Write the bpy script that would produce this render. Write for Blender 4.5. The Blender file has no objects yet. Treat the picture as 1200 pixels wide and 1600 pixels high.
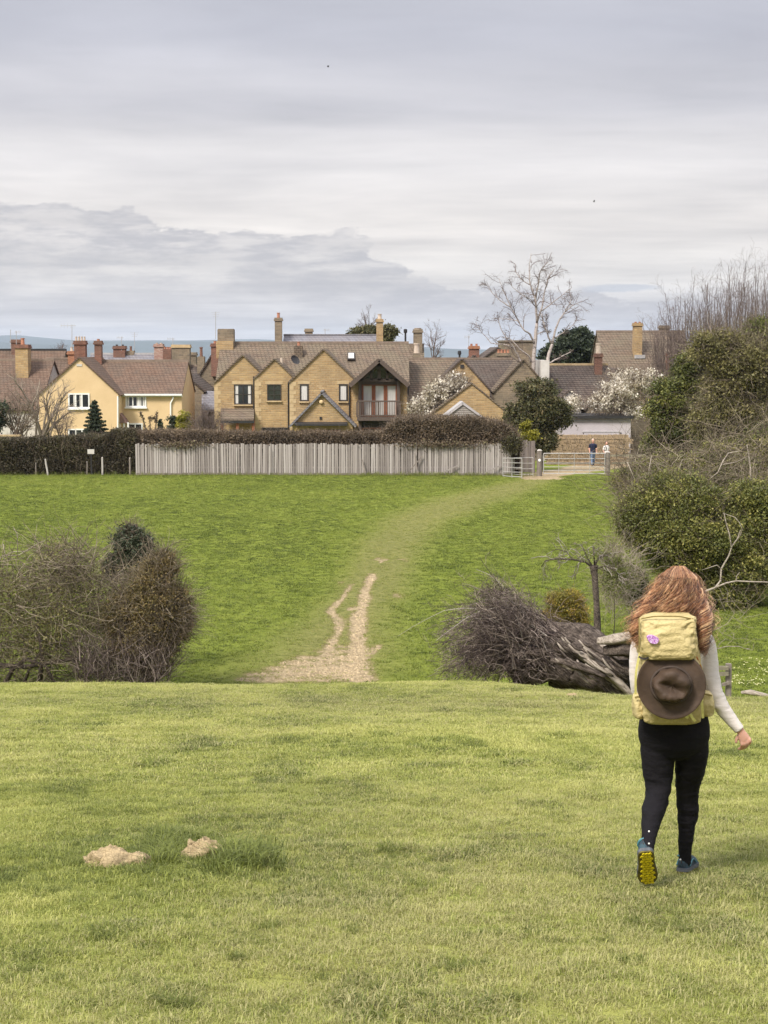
import bpy, bmesh, math, random
import numpy as np
from mathutils import Vector, Matrix
R = math.radians
rng = np.random.default_rng(11)
random.seed(5)
scene = bpy.context.scene
COL = scene.collection

# ------------------------------------------------------------------ camera
CAMZ, F, PITCH = 1.6, 2400.0, math.atan(255 / 2400)      # focal length in photo pixels (1200 x 1600)
cam_data = bpy.data.cameras.new('camera')
cam_data.sensor_fit = 'VERTICAL'
cam_data.sensor_height = 24.0
cam_data.lens = 24.0 * F / 1600.0
cam_data.clip_start = 0.1
cam_data.clip_end = 40000
cam = bpy.data.objects.new('camera', cam_data)
COL.objects.link(cam)
cam.location = (0, 0, CAMZ)
cam.rotation_euler = (R(90) - PITCH, 0, 0)
scene.camera = cam

# ------------------------------------------------------------------ exposure
scene.view_settings.view_transform = 'Standard'
scene.view_settings.look = 'None'
scene.view_settings.gamma = 1
scene.view_settings.use_curve_mapping = False
scene.view_settings.exposure = 0.65
scene.cycles.volume_bounces = 0
scene.cycles.max_bounces = 6
scene.cycles.transparent_max_bounces = 12

# ------------------------------------------------------------------ node helpers
def srgb(r, g, b):
    def f(c):
        c /= 255.0
        return c / 12.92 if c <= 0.04045 else ((c + 0.055) / 1.055) ** 2.4
    return (f(r), f(g), f(b))

class NT:
    def __init__(s, tree):
        s.t = tree
        tree.nodes.clear()
    def n(s, typ, **kw):
        nd = s.t.nodes.new(typ)
        for k, v in kw.items():
            setattr(nd, k, v)
        return nd
    def put(s, sock, v):
        if isinstance(v, bpy.types.NodeSocket):
            s.t.links.new(v, sock)
        elif v is not None:
            if sock.type == 'RGBA' and len(v) == 3:
                v = (*v, 1)
            sock.default_value = v
    def m(s, op, a, b=None, c=None, clamp=False):
        nd = s.n('ShaderNodeMath', operation=op, use_clamp=clamp)
        s.put(nd.inputs[0], a); s.put(nd.inputs[1], b); s.put(nd.inputs[2], c)
        return nd.outputs[0]
    def mix(s, fac, a, b, blend='MIX'):
        nd = s.n('ShaderNodeMix', data_type='RGBA', blend_type=blend)
        s.put(nd.inputs[0], fac); s.put(nd.inputs[6], a); s.put(nd.inputs[7], b)
        return nd.outputs[2]
    def smooth(s, x, lo, hi, a=0.0, b=1.0):
        nd = s.n('ShaderNodeMapRange', interpolation_type='SMOOTHSTEP')
        s.put(nd.inputs[0], x); s.put(nd.inputs[1], lo); s.put(nd.inputs[2], hi)
        s.put(nd.inputs[3], a); s.put(nd.inputs[4], b)
        return nd.outputs[0]
    def comb(s, x, y, z):
        nd = s.n('ShaderNodeCombineXYZ')
        s.put(nd.inputs[0], x); s.put(nd.inputs[1], y); s.put(nd.inputs[2], z)
        return nd.outputs[0]
    def sep(s, v):
        nd = s.n('ShaderNodeSeparateXYZ'); s.put(nd.inputs[0], v)
        return nd.outputs
    def vmul(s, v, k):
        nd = s.n('ShaderNodeVectorMath', operation='MULTIPLY')
        s.put(nd.inputs[0], v); s.put(nd.inputs[1], k)
        return nd.outputs[0]
    def noise(s, v, scale, detail=4.0, rough=0.55, dist=0.0):
        nd = s.n('ShaderNodeTexNoise')
        s.put(nd.inputs['Vector'], v); s.put(nd.inputs['Scale'], scale)
        s.put(nd.inputs['Detail'], detail); s.put(nd.inputs['Roughness'], rough)
        s.put(nd.inputs['Distortion'], dist)
        return nd.outputs['Fac']
    def ramp(s, x, stops, interp='LINEAR'):
        nd = s.n('ShaderNodeValToRGB')
        nd.color_ramp.interpolation = interp
        el = nd.color_ramp.elements
        while len(el) < len(stops):
            el.new(0.5)
        for e, (p, c) in zip(el, stops):
            e.position = p
            e.color = (*c, 1) if len(c) == 3 else c
        s.put(nd.inputs[0], x)
        return nd.outputs[0]
    def attr(s, name, typ='GEOMETRY'):
        nd = s.n('ShaderNodeAttribute', attribute_name=name, attribute_type=typ)
        return nd.outputs
    def bump(s, h, strength=0.5, dist=0.02):
        nd = s.n('ShaderNodeBump')
        s.put(nd.inputs['Strength'], strength); s.put(nd.inputs['Distance'], dist)
        s.put(nd.inputs['Height'], h)
        return nd.outputs[0]

# ------------------------------------------------------------------ sky: high layered overcast with a grey bank low on the left
SUN_EL, SUN_AZ = R(48), math.atan2(-0.62, -0.78)     # the brighter side of the overcast: behind the camera, to the left
world = bpy.data.worlds.new('World')
scene.world = world
world.use_nodes = True
w = NT(world.node_tree)
d = w.n('ShaderNodeTexCoord').outputs['Generated']
dx, dy, dz = w.sep(d)
zz = w.m('MAXIMUM', dz, 0.0)
az = w.m('ARCTAN2', dx, dy)
den = w.m('ADD', zz, 0.035)
plane = w.comb(w.m('DIVIDE', dx, den), w.m('MULTIPLY', w.m('DIVIDE', dy, den), 1.0), 0.0)
n_big = w.noise(plane, 0.42, 5, 0.55, 0.3)
n_fine = w.noise(w.vmul(plane, (0.55, 1.0, 1.0)), 1.5, 6, 0.6, 0.4)
base = w.ramp(w.m('MULTIPLY', zz, 4.0), [
    (0.00, srgb(210, 209, 211)), (0.10, srgb(208, 206, 208)), (0.19, srgb(225, 221, 218)),
    (0.30, srgb(227, 222, 219)), (0.50, srgb(222, 219, 220)), (0.62, srgb(203, 202, 208)),
    (0.80, srgb(188, 189, 199)), (1.00, srgb(192, 193, 201))], 'EASE')
streak = w.m('ADD', w.m('MULTIPLY', w.m('SUBTRACT', n_big, 0.5), 0.95), w.m('MULTIPLY', w.m('SUBTRACT', n_fine, 0.5), 0.34))
cloud = w.mix(1.0, base, w.comb(*[w.m('ADD', 1.0, w.m('MULTIPLY', streak, k)) for k in (1.0, 0.97, 0.88)]), 'MULTIPLY')
# the bank
lump = w.noise(w.comb(w.m('MULTIPLY', az, 1.0), w.m('MULTIPLY', zz, 2.4), 0.3), 19.0, 6, 0.6)
lump2 = w.noise(w.comb(w.m('MULTIPLY', az, 1.0), w.m('MULTIPLY', zz, 5.0), 3.3), 34.0, 4, 0.6)
top = w.ramp(w.m('DIVIDE', w.m('ADD', az, 0.3), 0.6), [
    (0.0, (0.88,) * 3), (0.12, (0.88,) * 3), (0.28, (0.82,) * 3), (0.42, (0.72,) * 3), (0.48, (0.64,) * 3),
    (0.53, (0.50,) * 3), (0.60, (0.43,) * 3), (0.72, (0.36,) * 3), (1.0, (0.2,) * 3)])
topz = w.m('ADD', w.m('MULTIPLY', top, 0.1), w.m('MULTIPLY', w.m('SUBTRACT', lump, 0.5), 0.075))
edge = w.m('SUBTRACT', topz, zz)
bank = w.m('MULTIPLY', w.smooth(edge, -0.001, 0.004), w.smooth(edge, 0.01, 0.075, 1.0, 0.25))
bank = w.m('MULTIPLY', bank, w.smooth(w.m('ADD', w.m('MULTIPLY', lump2, 0.6), w.m('MULTIPLY', lump, 0.4)), 0.40, 0.62, 1.0, 0.35))
cloud = w.mix(w.m('MULTIPLY', bank, 0.85), cloud, srgb(181, 180, 186))
# a thin grey lens low on the right
ex = w.m('DIVIDE', w.m('SUBTRACT', az, 0.152), 0.027)
ez = w.m('DIVIDE', w.m('ADD', w.m('SUBTRACT', zz, 0.0385), w.m('MULTIPLY', w.m('SUBTRACT', lump, 0.5), 0.01)), 0.0032)
lens = w.smooth(w.m('ADD', w.m('MULTIPLY', ex, ex), w.m('MULTIPLY', ez, ez)), 0.3, 1.3, 0.7, 0.0)
cloud = w.mix(lens, cloud, srgb(184, 190, 202))
# an overcast dome brightens evenly towards the zenith
gain = w.m('ADD', 1.0, w.m('MULTIPLY', w.smooth(zz, 0.20, 0.9), 2.0))
cloud = w.mix(1.0, cloud, w.comb(gain, gain, gain), 'MULTIPLY')
sky = w.n('ShaderNodeTexSky', sky_type='NISHITA', sun_disc=False, sun_elevation=SUN_EL, sun_rotation=SUN_AZ % (2 * math.pi))
bg1 = w.n('ShaderNodeBackground'); w.put(bg1.inputs[0], sky.outputs[0]); bg1.inputs[1].default_value = 0.07
bg2 = w.n('ShaderNodeBackground'); w.put(bg2.inputs[0], cloud); bg2.inputs[1].default_value = 0.71
ms = w.n('ShaderNodeMixShader'); ms.inputs[0].default_value = 0.97
w.put(ms.inputs[1], bg1.outputs[0]); w.put(ms.inputs[2], bg2.outputs[0])
w.put(w.n('ShaderNodeOutputWorld').inputs[0], ms.outputs[0])

sun_data = bpy.data.lights.new('sun', 'SUN')
sun_data.energy = 3.3
sun_data.angle = R(16)
sun_data.color = (1.0, 0.94, 0.85)
sun = bpy.data.objects.new('sun', sun_data)
COL.objects.link(sun)
sd = Vector((math.sin(SUN_AZ) * math.cos(SUN_EL), math.cos(SUN_AZ) * math.cos(SUN_EL), math.sin(SUN_EL)))
sun.rotation_euler = sd.to_track_quat('Z', 'Y').to_euler()
sun.location = (-20, -20, 40)

# ------------------------------------------------------------------ pixels of the photograph -> directions
CA, SA = math.cos(PITCH), math.sin(PITCH)
def W(px, py, Y):
    """the point at forward distance Y seen at photo pixel px, py"""
    u, v = (px - 600) / F, (800 - py) / F
    yy = CA + v * SA
    t = Y / yy
    return Vector((u * t, Y, CAMZ + t * (v * CA - SA)))
def X(px, Y, py=700): return W(px, py, Y).x
def Z(py, Y): return W(600, py, Y).z
def MPP(Y): return Y / F          # metres per photo pixel at that distance

# ------------------------------------------------------------------ numpy noise
_perm = np.random.default_rng(3).random((256, 256))
def vnoise(x, y, s=1.0, o=0):
    x = np.asarray(x, float) / s + 37.3 + o * 11.7; y = np.asarray(y, float) / s + 91.1 + o * 5.3
    xi, yi = np.floor(x).astype(int), np.floor(y).astype(int)
    fx, fy = x - xi, y - yi
    fx, fy = fx * fx * (3 - 2 * fx), fy * fy * (3 - 2 * fy)
    g = lambda a, b: _perm[a % 256, b % 256]
    return ((g(xi, yi) * (1 - fx) + g(xi + 1, yi) * fx) * (1 - fy) + (g(xi, yi + 1) * (1 - fx) + g(xi + 1, yi + 1) * fx) * fy)
def fbm(x, y, s=1.0, o=0, n=4):
    r, a, t = 0, 1.0, 0
    for k in range(n):
        r = r + a * vnoise(x, y, s / 2 ** k, o + k * 3); t += a; a *= 0.5
    return r / t
def sm(a, b, x):
    t = np.clip((np.asarray(x, float) - a) / (b - a), 0, 1)
    return t * t * (3 - 2 * t)

# ------------------------------------------------------------------ the lie of the land
def H(x, y, bumps=True):
    x = np.asarray(x, float); y = np.asarray(y, float)
    yc = 26.0 - 3.7 * sm(1.3, 4.2, x) + 0.25 * np.sin(x * 0.9) - 0.4 * sm(0.5, 2.5, -x + 0.2 * y - 4)
    t = np.maximum(y - yc, 0)
    fg = -0.159 * y - 0.10 * t ** 1.5
    far = np.interp(y, [-50, 31, 78, 95, 130, 200, 600, 2000, 6000, 14000],
                    [-5.9, -5.45, -4.8, -5.65, -7.0, -11, -40, -90, -100, -100])
    far = far - 0.35 * np.exp(-((y - yc - 3.6) / 1.3) ** 2) * sm(-1, 3, x)
    k = 0.12
    z = np.maximum(fg, far) + k * np.exp(-np.abs(fg - far) / k) * 0.35
    if bumps:
        fade = sm(160, 90, y)
        z = z + fade * (0.05 * (fbm(x, y, 2.2, 1) - 0.5) + 0.10 * (fbm(x, y, 9, 5, 2) - 0.5) * sm(30, 36, y))
        z = z + sm(30, 22, y) * 0.085 * (fbm(x, y * 1.6, 0.6, 9, 3) - 0.5)
    return z
def h1(x, y): return float(H(x, y))
def G(px, py, y0=4.0, y1=300.0):
    """first ground point beyond y0 along the pixel's direction"""
    ys = np.concatenate([np.arange(y0, 90, 0.03), np.arange(90, y1, 0.3)])
    u, v = (px - 600) / F, (800 - py) / F
    t = ys / (CA + v * SA)
    zz_ = CAMZ + t * (v * CA - SA)
    hit = np.nonzero(zz_ <= H(u * t, ys))[0]
    i = hit[0] if len(hit) else len(ys) - 1
    return Vector((u * t[i], ys[i], h1(u * t[i], ys[i])))

def GN(px, py, y0=4.0):
    """many pixels at once: ground points beyond y0"""
    px, py = np.asarray(px, float), np.asarray(py, float)
    ys_ = np.arange(y0, 90, 0.2)[None, :]
    u, v = ((px - 600) / F)[:, None], ((800 - py) / F)[:, None]
    k = 1 / (CA + v * SA); sl = (v * CA - SA) * k
    dz_ = CAMZ + ys_ * sl - H(u * k * ys_, np.broadcast_to(ys_, (len(px), ys_.shape[1])), False)
    i = np.argmax(dz_ <= 0, axis=1); i = np.where((dz_ <= 0).any(1), np.maximum(i, 1), ys_.shape[1] - 1)
    r_ = np.arange(len(px)); a, b = dz_[r_, i - 1], dz_[r_, i]
    f = np.clip(a / (a - b + 1e-9), 0, 1)
    y = ys_[0, i - 1] + f * 0.2; x = (u * k)[:, 0] * y
    return np.stack([x, y, H(x, y)], -1)

# ------------------------------------------------------------------ object helpers
def tag(o, label=None, cat=None, group=None, kind=None):
    if label: o['label'] = label
    if cat: o['category'] = cat
    if group: o['group'] = group
    if kind: o['kind'] = kind
    return o
def thing(name, loc, label, cat, group=None):
    o = bpy.data.objects.new(name, None)
    COL.objects.link(o)
    o.location = loc
    o.empty_display_size = 0.2
    return tag(o, label, cat, group)
def root_of(o):
    while o.parent: o = o.parent
    return o
def mesh_np(name, V, Fq, mat, parent=None, smooth=False, attrs=None):
    """one mesh object from arrays; Fq is one (n,k) index array or a list of them. World coordinates."""
    V = np.asarray(V, np.float64)
    if parent is not None:
        V = V - np.array(root_of(parent).location)
    if not isinstance(Fq, list): Fq = [Fq]
    Fq = [np.asarray(f, np.int64) for f in Fq if len(f)]
    me = bpy.data.meshes.new(name)
    me.vertices.add(len(V)); me.vertices.foreach_set('co', V.astype(np.float32).ravel())
    idx = np.concatenate([f.ravel() for f in Fq])
    tot = np.concatenate([np.full(len(f), f.shape[1]) for f in Fq])
    st = np.concatenate([[0], np.cumsum(tot)[:-1]])
    me.loops.add(len(idx)); me.loops.foreach_set('vertex_index', idx.astype(np.int32))
    me.polygons.add(len(tot)); me.polygons.foreach_set('loop_start', st.astype(np.int32))
    if smooth: me.polygons.foreach_set('use_smooth', np.ones(len(tot), bool))
    for k, a in (attrs or {}).items():
        at = me.attributes.new(k, 'FLOAT', 'POINT')
        at.data.foreach_set('value', np.asarray(a, np.float32))
    me.update(calc_edges=True)
    me.validate()
    if mat: me.materials.append(mat)
    o = bpy.data.objects.new(name, me)
    COL.objects.link(o)
    if parent is not None: o.parent = parent
    return o

class MB:
    """collects faces in world coordinates; build() links them as one mesh"""
    def __init__(s): s.v, s.f, s.sm = [], [], False
    def add(s, vs, fs):
        b = len(s.v)
        s.v += [tuple(p) for p in vs]; s.f += [tuple(b + i for i in f) for f in fs]
        return s
    def prism(s, poly, vec):
        """poly: points (counter-clockwise seen against vec) pushed along vec"""
        n = len(poly); vec = Vector(vec)
        a = [Vector(p) for p in poly]
        fs = [tuple(range(n))[::-1], tuple(range(n, 2 * n))] + [(i, (i + 1) % n, n + (i + 1) % n, n + i) for i in range(n)]
        return s.add(a + [p + vec for p in a], fs)
    def box(s, lo, hi):
        x0, y0, z0 = lo; x1, y1, z1 = hi
        return s.prism([(x0, y0, z0), (x1, y0, z0), (x1, y1, z0), (x0, y1, z0)], (0, 0, z1 - z0))
    def obox(s, c, size, M):
        a, b, e = [k / 2 for k in size]
        vs = [Vector(c) + M @ Vector((i * a, j * b, k * e)) for k in (-1, 1) for i, j in ((-1, -1), (1, -1), (1, 1), (-1, 1))]
        return s.add(vs, [(3, 2, 1, 0), (4, 5, 6, 7), (0, 1, 5, 4), (1, 2, 6, 5), (2, 3, 7, 6), (3, 0, 4, 7)])
    def bar(s, a, b, wd, th):
        a, b = Vector(a), Vector(b); d_ = (b - a); L = d_.length; d_.normalize()
        up = Vector((0, -1, 0)) if abs(d_.y) < 0.9 else Vector((0, 0, 1))
        x = d_.cross(up).normalized(); y = x.cross(d_)
        M = Matrix((x, y, d_)).transposed()
        return s.obox((a + b) / 2, (wd, th, L), M)
    def tube(s, pts, rad, sides=8, caps=True):
        pts = [Vector(p) for p in pts]; n = len(pts)
        if not hasattr(rad, '__len__'): rad = [rad] * n
        ref = None; vs = []
        for i, p in enumerate(pts):
            t = (pts[min(i + 1, n - 1)] - pts[max(i - 1, 0)]).normalized()
            if ref is None: ref = t.orthogonal().normalized()
            ref = (ref - t * ref.dot(t)).normalized(); o = t.cross(ref)
            for k in range(sides):
                a = 2 * math.pi * k / sides
                vs.append(p + (ref * math.cos(a) + o * math.sin(a)) * rad[i])
        fs = [(i * sides + k, i * sides + (k + 1) % sides, (i + 1) * sides + (k + 1) % sides, (i + 1) * sides + k) for i in range(n - 1) for k in range(sides)]
        if caps: fs += [tuple(range(sides))[::-1], tuple((n - 1) * sides + k for k in range(sides))]
        return s.add(vs, fs)
    def lathe(s, c, prof, axis=(0, 0, 1), sides=14, M=None):
        if M is None:
            q = Vector((0, 0, 1)).rotation_difference(Vector(axis)); M = q.to_matrix()
        vs = []
        for r_, z_ in prof:
            for k in range(sides):
                a = 2 * math.pi * k / sides
                vs.append(Vector(c) + M @ Vector((r_ * math.cos(a), r_ * math.sin(a), z_)))
        n = len(prof)
        fs = [(i * sides + k, i * sides + (k + 1) % sides, (i + 1) * sides + (k + 1) % sides, (i + 1) * sides + k) for i in range(n - 1) for k in range(sides)]
        fs += [tuple(range(sides))[::-1], tuple((n - 1) * sides + k for k in range(sides))]
        return s.add(vs, fs)
    def build(s, name, mat, parent=None, smooth=False):
        off = Vector(root_of(parent).location) if parent is not None else Vector()
        me = bpy.data.meshes.new(name)
        me.from_pydata([tuple(Vector(p) - off) for p in s.v], [], s.f)
        if smooth: me.polygons.foreach_set('use_smooth', [True] * len(me.polygons))
        me.materials.append(mat); me.update()
        o = bpy.data.objects.new(name, me)
        COL.objects.link(o)
        if parent is not None: o.parent = parent
        return o

# ------------------------------------------------------------------ materials
def newmat(name):
    m_ = bpy.data.materials.new(name); m_.use_nodes = True
    return m_, NT(m_.node_tree)
def finish(t, col, rough=0.8, bump=None, spec=0.3, **kw):
    p = t.n('ShaderNodeBsdfPrincipled')
    t.put(p.inputs['Base Color'], col); t.put(p.inputs['Roughness'], rough)
    t.put(p.inputs['Specular IOR Level'], spec)
    for k, v in kw.items(): t.put(p.inputs[k.replace('_', ' ')], v)
    if bump is not None: t.put(p.inputs['Normal'], bump)
    o = t.n('ShaderNodeOutputMaterial'); t.put(o.inputs[0], p.outputs[0])
    return p
def coords(t, sc=(1, 1, 1)):
    return t.vmul(t.n('ShaderNodeTexCoord').outputs['Object'], sc)
def plain(name, c1, c2=None, scale=6.0, rough=0.8, bump=0.0, bscale=None, spec=0.3, stretch=(1, 1, 1), detail=5, **kw):
    m_, t = newmat(name)
    c2 = c2 or tuple(k * 0.7 for k in c1)
    v = coords(t, stretch)
    n_ = t.noise(v, scale, detail, 0.6)
    col = t.mix(t.smooth(n_, 0.3, 0.7), c1, c2)
    b = t.bump(t.noise(v, bscale or scale * 3, 5, 0.65), 1.0, bump) if bump else None
    finish(t, col, rough, b, spec, **kw)
    return m_
def masonry(name, cols, mortar, bw, bh, msize=0.012, bump=0.012, rough=0.9, stain=None, offset=0.5):
    """courses of stone, brick or slate in the plane of any upright or pitched surface"""
    m_, t = newmat(name)
    o_ = t.n('ShaderNodeTexCoord').outputs['Object']
    x, y, z = t.sep(o_)
    wob = t.noise(o_, 2.0, 3)
    v = t.comb(t.m('ADD', x, y), t.m('ADD', z, t.m('MULTIPLY', wob, 0.05)), 0.0)
    b = t.n('ShaderNodeTexBrick', offset=offset)
    t.put(b.inputs['Vector'], v); t.put(b.inputs['Scale'], 1.0)
    b.inputs['Brick Width'].default_value = bw; b.inputs['Row Height'].default_value = bh
    b.inputs['Mortar Size'].default_value = msize; b.inputs['Mortar Smooth'].default_value = 0.4
    t.put(b.inputs['Color1'], (0, 0, 0)); t.put(b.inputs['Color2'], (1, 1, 1)); t.put(b.inputs['Mortar'], (0.5, 0.5, 0.5))
    fac = b.outputs['Fac']
    rnd = t.n('ShaderNodeTexWhiteNoise', noise_dimensions='2D')
    row = t.m('FLOOR', t.m('DIVIDE', t.sep(v)[1], bh))
    colm = t.m('FLOOR', t.m('ADD', t.m('DIVIDE', t.sep(v)[0], bw), t.m('MULTIPLY', t.m('MODULO', row, 2.0), offset)))
    t.put(rnd.inputs['Vector'], t.comb(colm, row, 0.0))
    col = t.ramp(rnd.outputs['Value'], [(i / max(1, len(cols) - 1), c) for i, c in enumerate(cols)])
    big = t.noise(o_, 0.9, 5, 0.65)
    col = t.mix(t.smooth(big, 0.36, 0.68, 0.0, 0.75), col, stain or tuple(k * 0.55 for k in cols[0]))
    col = t.mix(t.m('MULTIPLY', fac, 0.8), col, mortar)
    col = t.mix(t.m('MULTIPLY', t.noise(o_, 14.0, 4, 0.7), 0.5), col, tuple(k * 0.55 for k in cols[-1]))
    hgt = t.m('ADD', t.m('SUBTRACT', 1.0, fac), t.m('MULTIPLY', rnd.outputs['Value'], 0.6))
    finish(t, col, rough, t.bump(hgt, 1.0, bump), 0.2)
    return m_
def leafmat(name, stops, trans=0.35, rough=0.55):
    """foliage: per-leaf tone from the mesh"""
    m_, t = newmat(name)
    col = t.ramp(t.attr('tone')[2], stops)
    p = t.n('ShaderNodeBsdfPrincipled'); t.put(p.inputs['Base Color'], col)
    p.inputs['Roughness'].default_value = rough; p.inputs['Specular IOR Level'].default_value = 0.35
    tr = t.n('ShaderNodeBsdfTranslucent'); t.put(tr.inputs[0], col)
    mx = t.n('ShaderNodeMixShader'); mx.inputs[0].default_value = trans
    t.put(mx.inputs[1], p.outputs[0]); t.put(mx.inputs[2], tr.outputs[0])
    t.put(t.n('ShaderNodeOutputMaterial').inputs[0], mx.outputs[0])
    return m_
def twigmat(name, c1, c2, c3=None):
    m_, t = newmat(name)
    st = [(0, c1), (1, c2)] if c3 is None else [(0, c1), (0.6, c2), (1, c3)]
    finish(t, t.ramp(t.attr('tone')[2], st), 0.85, None, 0.2)
    return m_

# ------------------------------------------------------------------ vegetation helpers
def unit(a): return a / (np.linalg.norm(a, axis=-1, keepdims=True) + 1e-9)
def tubes_np(P, Rr, sides=3):
    """P (n,k,3) polylines, Rr (n,k) radii -> vertices, quads"""
    n, k, _ = P.shape
    T = np.empty_like(P)
    T[:, 1:-1] = P[:, 2:] - P[:, :-2]; T[:, 0] = P[:, 1] - P[:, 0]; T[:, -1] = P[:, -1] - P[:, -2]
    T = unit(T)
    ref = np.where(np.abs(T[..., 2:3]) < 0.8, np.array([0, 0, 1.0]), np.array([1.0, 0, 0]))
    A = unit(np.cross(T, ref)); B = np.cross(T, A)
    ang = 2 * np.pi * np.arange(sides) / sides
    V = P[:, :, None, :] + Rr[:, :, None, None] * (A[:, :, None, :] * np.cos(ang)[:, None] + B[:, :, None, :] * np.sin(ang)[:, None])
    idx = np.arange(n * k * sides).reshape(n, k, sides)
    nx = np.roll(idx, -1, axis=2)
    Fq = np.stack([idx[:, :-1], nx[:, :-1], nx[:, 1:], idx[:, 1:]], -1).reshape(-1, 4)
    return V.reshape(-1, 3), Fq
def tubes_obj(name, P, Rr, mat, parent, sides=3, tone=None, smooth=True):
    V, Fq = tubes_np(P, Rr, sides)
    n, k = Rr.shape
    if tone is None: tone = rng.random(n)
    o = mesh_np(name, V, Fq, mat, parent, smooth, {'tone': np.repeat(tone, k * sides)})
    if parent is not None and n > 30: o['kind'] = 'stuff'
    return o
def leaves_obj(name, C, size, mat, parent, tone=None, flat=0.0, aspect=0.55, jit=0.4):
    """one small folded leaf quad per centre"""
    n = len(C)
    a = unit(rng.normal(size=(n, 3))); 
    nrm = unit(rng.normal(size=(n, 3)) + np.array([0, 0, flat]))
    a = unit(np.cross(nrm, a)); b = np.cross(nrm, a)
    s = (size * (1 + jit * rng.uniform(-1, 1, n)))[:, None]
    V = np.stack([C - a * s, C + b * s * aspect + nrm * s * 0.15, C + a * s, C - b * s * aspect + nrm * s * 0.15], 1).reshape(-1, 3)
    Fq = np.arange(4 * n).reshape(n, 4)
    if tone is None: tone = rng.random(n)
    o = mesh_np(name, V, Fq, mat, parent, False, {'tone': np.repeat(np.clip(tone, 0, 1), 4)})
    if parent is not None: o['kind'] = 'stuff'
    return o
def wander(starts, dirs, lens, k=6, curl=0.35, lift=0.0):
    """n bent polylines"""
    n = len(starts)
    P = np.empty((n, k, 3)); P[:, 0] = starts
    d_ = unit(dirs)
    st = (lens / (k - 1))[:, None]
    for i in range(1, k):
        d_ = unit(d_ + curl * rng.normal(size=(n, 3)) + np.array([0, 0, lift]))
        P[:, i] = P[:, i - 1] + d_ * st
    return P
def taper(r0, k, end=0.25):
    return np.asarray(r0)[:, None] * np.linspace(1, end, k)[None, :]
def offshoots(P, Rr, per, ang=0.8, frac=0.5, k=6, curl=0.3, lift=0.05, lo=0.25, rfrac=0.55, end=0.3):
    """side branches grown from existing polylines"""
    n, kk, _ = P.shape
    L = np.linalg.norm(P[:, 1:] - P[:, :-1], axis=2).sum(1)
    i = np.repeat(np.arange(n), per); m = len(i)
    t = rng.uniform(lo, 1.0, m) * (kk - 1.001)
    a = t.astype(int); f = (t - a)[:, None]
    S = P[i, a] * (1 - f) + P[i, a + 1] * f
    T = unit(P[i, a + 1] - P[i, a])
    D = unit(T + ang * unit(rng.normal(size=(m, 3))))
    r_ = (Rr[i, a] * (1 - f[:, 0]) + Rr[i, a + 1] * f[:, 0]) * rfrac
    ln = L[i] * frac * rng.uniform(0.5, 1.1, m) * (1.15 - 0.5 * t / kk)
    return wander(S, D, ln, k, curl, lift), taper(r_, k, end)
def blob_pts(c, r, n, shell=0.55):
    """points through an ellipsoid, more of them near its surface"""
    u = unit(rng.normal(size=(n, 3)))
    q = shell + (1 - shell) * rng.random(n) ** 0.7
    return np.asarray(c) + u * q[:, None] * np.asarray(r)
def clumpy(c, r, clumps, per, spread, shell=0.6):
    """leaf centres in clumps spread through an ellipsoid crown"""
    cc = blob_pts(c, r, clumps, shell)
    i = np.repeat(np.arange(clumps), per)
    sp = spread * rng.uniform(0.6, 1.4, clumps)
    pts = cc[i] + rng.normal(size=(clumps * per, 3)) * sp[i][:, None] * np.array([1, 1, 0.7])
    tone = rng.random(clumps)[i] * 0.6 + rng.random(len(i)) * 0.4
    return pts, tone
# ================================================================== GROUND
def polyline_dist(x, y, pts):
    """distance to a ground polyline and the width interpolated along it"""
    best = np.full(np.shape(x), 1e9); wid = np.ones(np.shape(x))
    for (x0, y0, w0), (x1, y1, w1) in zip(pts[:-1], pts[1:]):
        dx_, dy_ = x1 - x0, y1 - y0
        t = np.clip(((x - x0) * dx_ + (y - y0) * dy_) / (dx_ * dx_ + dy_ * dy_ + 1e-9), 0, 1)
        dd = np.hypot(x - x0 - t * dx_, y - y0 - t * dy_)
        m_ = dd < best
        best = np.where(m_, dd, best); wid = np.where(m_, w0 + t * (w1 - w0), wid)
    return best, wid
def trace(pts, y0=28.5):
    out = []
    for px, py, wpx in pts:
        g = G(px, py, y0)
        out.append((g.x, g.y, wpx / 2 * MPP(g.y)))
    return out
TRACK_R = trace([(548, 1058, 60), (556, 1030, 34), (557, 1003, 24), (562, 970, 21), (567, 945, 18), (572, 920, 14), (582, 896, 10)])
TRACK_L = trace([(505, 1045, 60), (515, 1010, 18), (526, 990, 13), (530, 970, 14), (516, 955, 11), (524, 945, 9), (537, 932, 6), (550, 912, 5)])
APRON = [trace([(x0, py, wd * 0.6), ((x0 + x1) / 2, py, wd), (x1, py, wd * 0.8)]) for x0, x1, py, wd in
         ((388, 552, 1061, 46), (402, 556, 1053, 52), (428, 560, 1044, 52), (452, 564, 1035, 50), (476, 566, 1026, 44), (500, 564, 1017, 36), (520, 562, 1009, 26))] + \
        [trace([(575, 1022, 14), (592, 1008, 12)])]
WORN = trace([(470, 1055, 330), (530, 1000, 240), (565, 940, 170), (590, 890, 140), (615, 845, 140), (655, 812, 150), (720, 785, 150), (790, 765, 110), (838, 750, 80), (850, 745, 60)])
LANE = [(X(843, 78), 77.0, 1.1), (X(850, 80), 80, 1.5), (X(905, 88), 88, 1.5), (X(935, 96), 96, 1.8), (X(985, 106), 106, 2.0), (X(1000, 120), 120, 2.0)]
MOUNDS_PX = ((182, 1341, 50, 0.10), (318, 1334, 27, 0.10))
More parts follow.
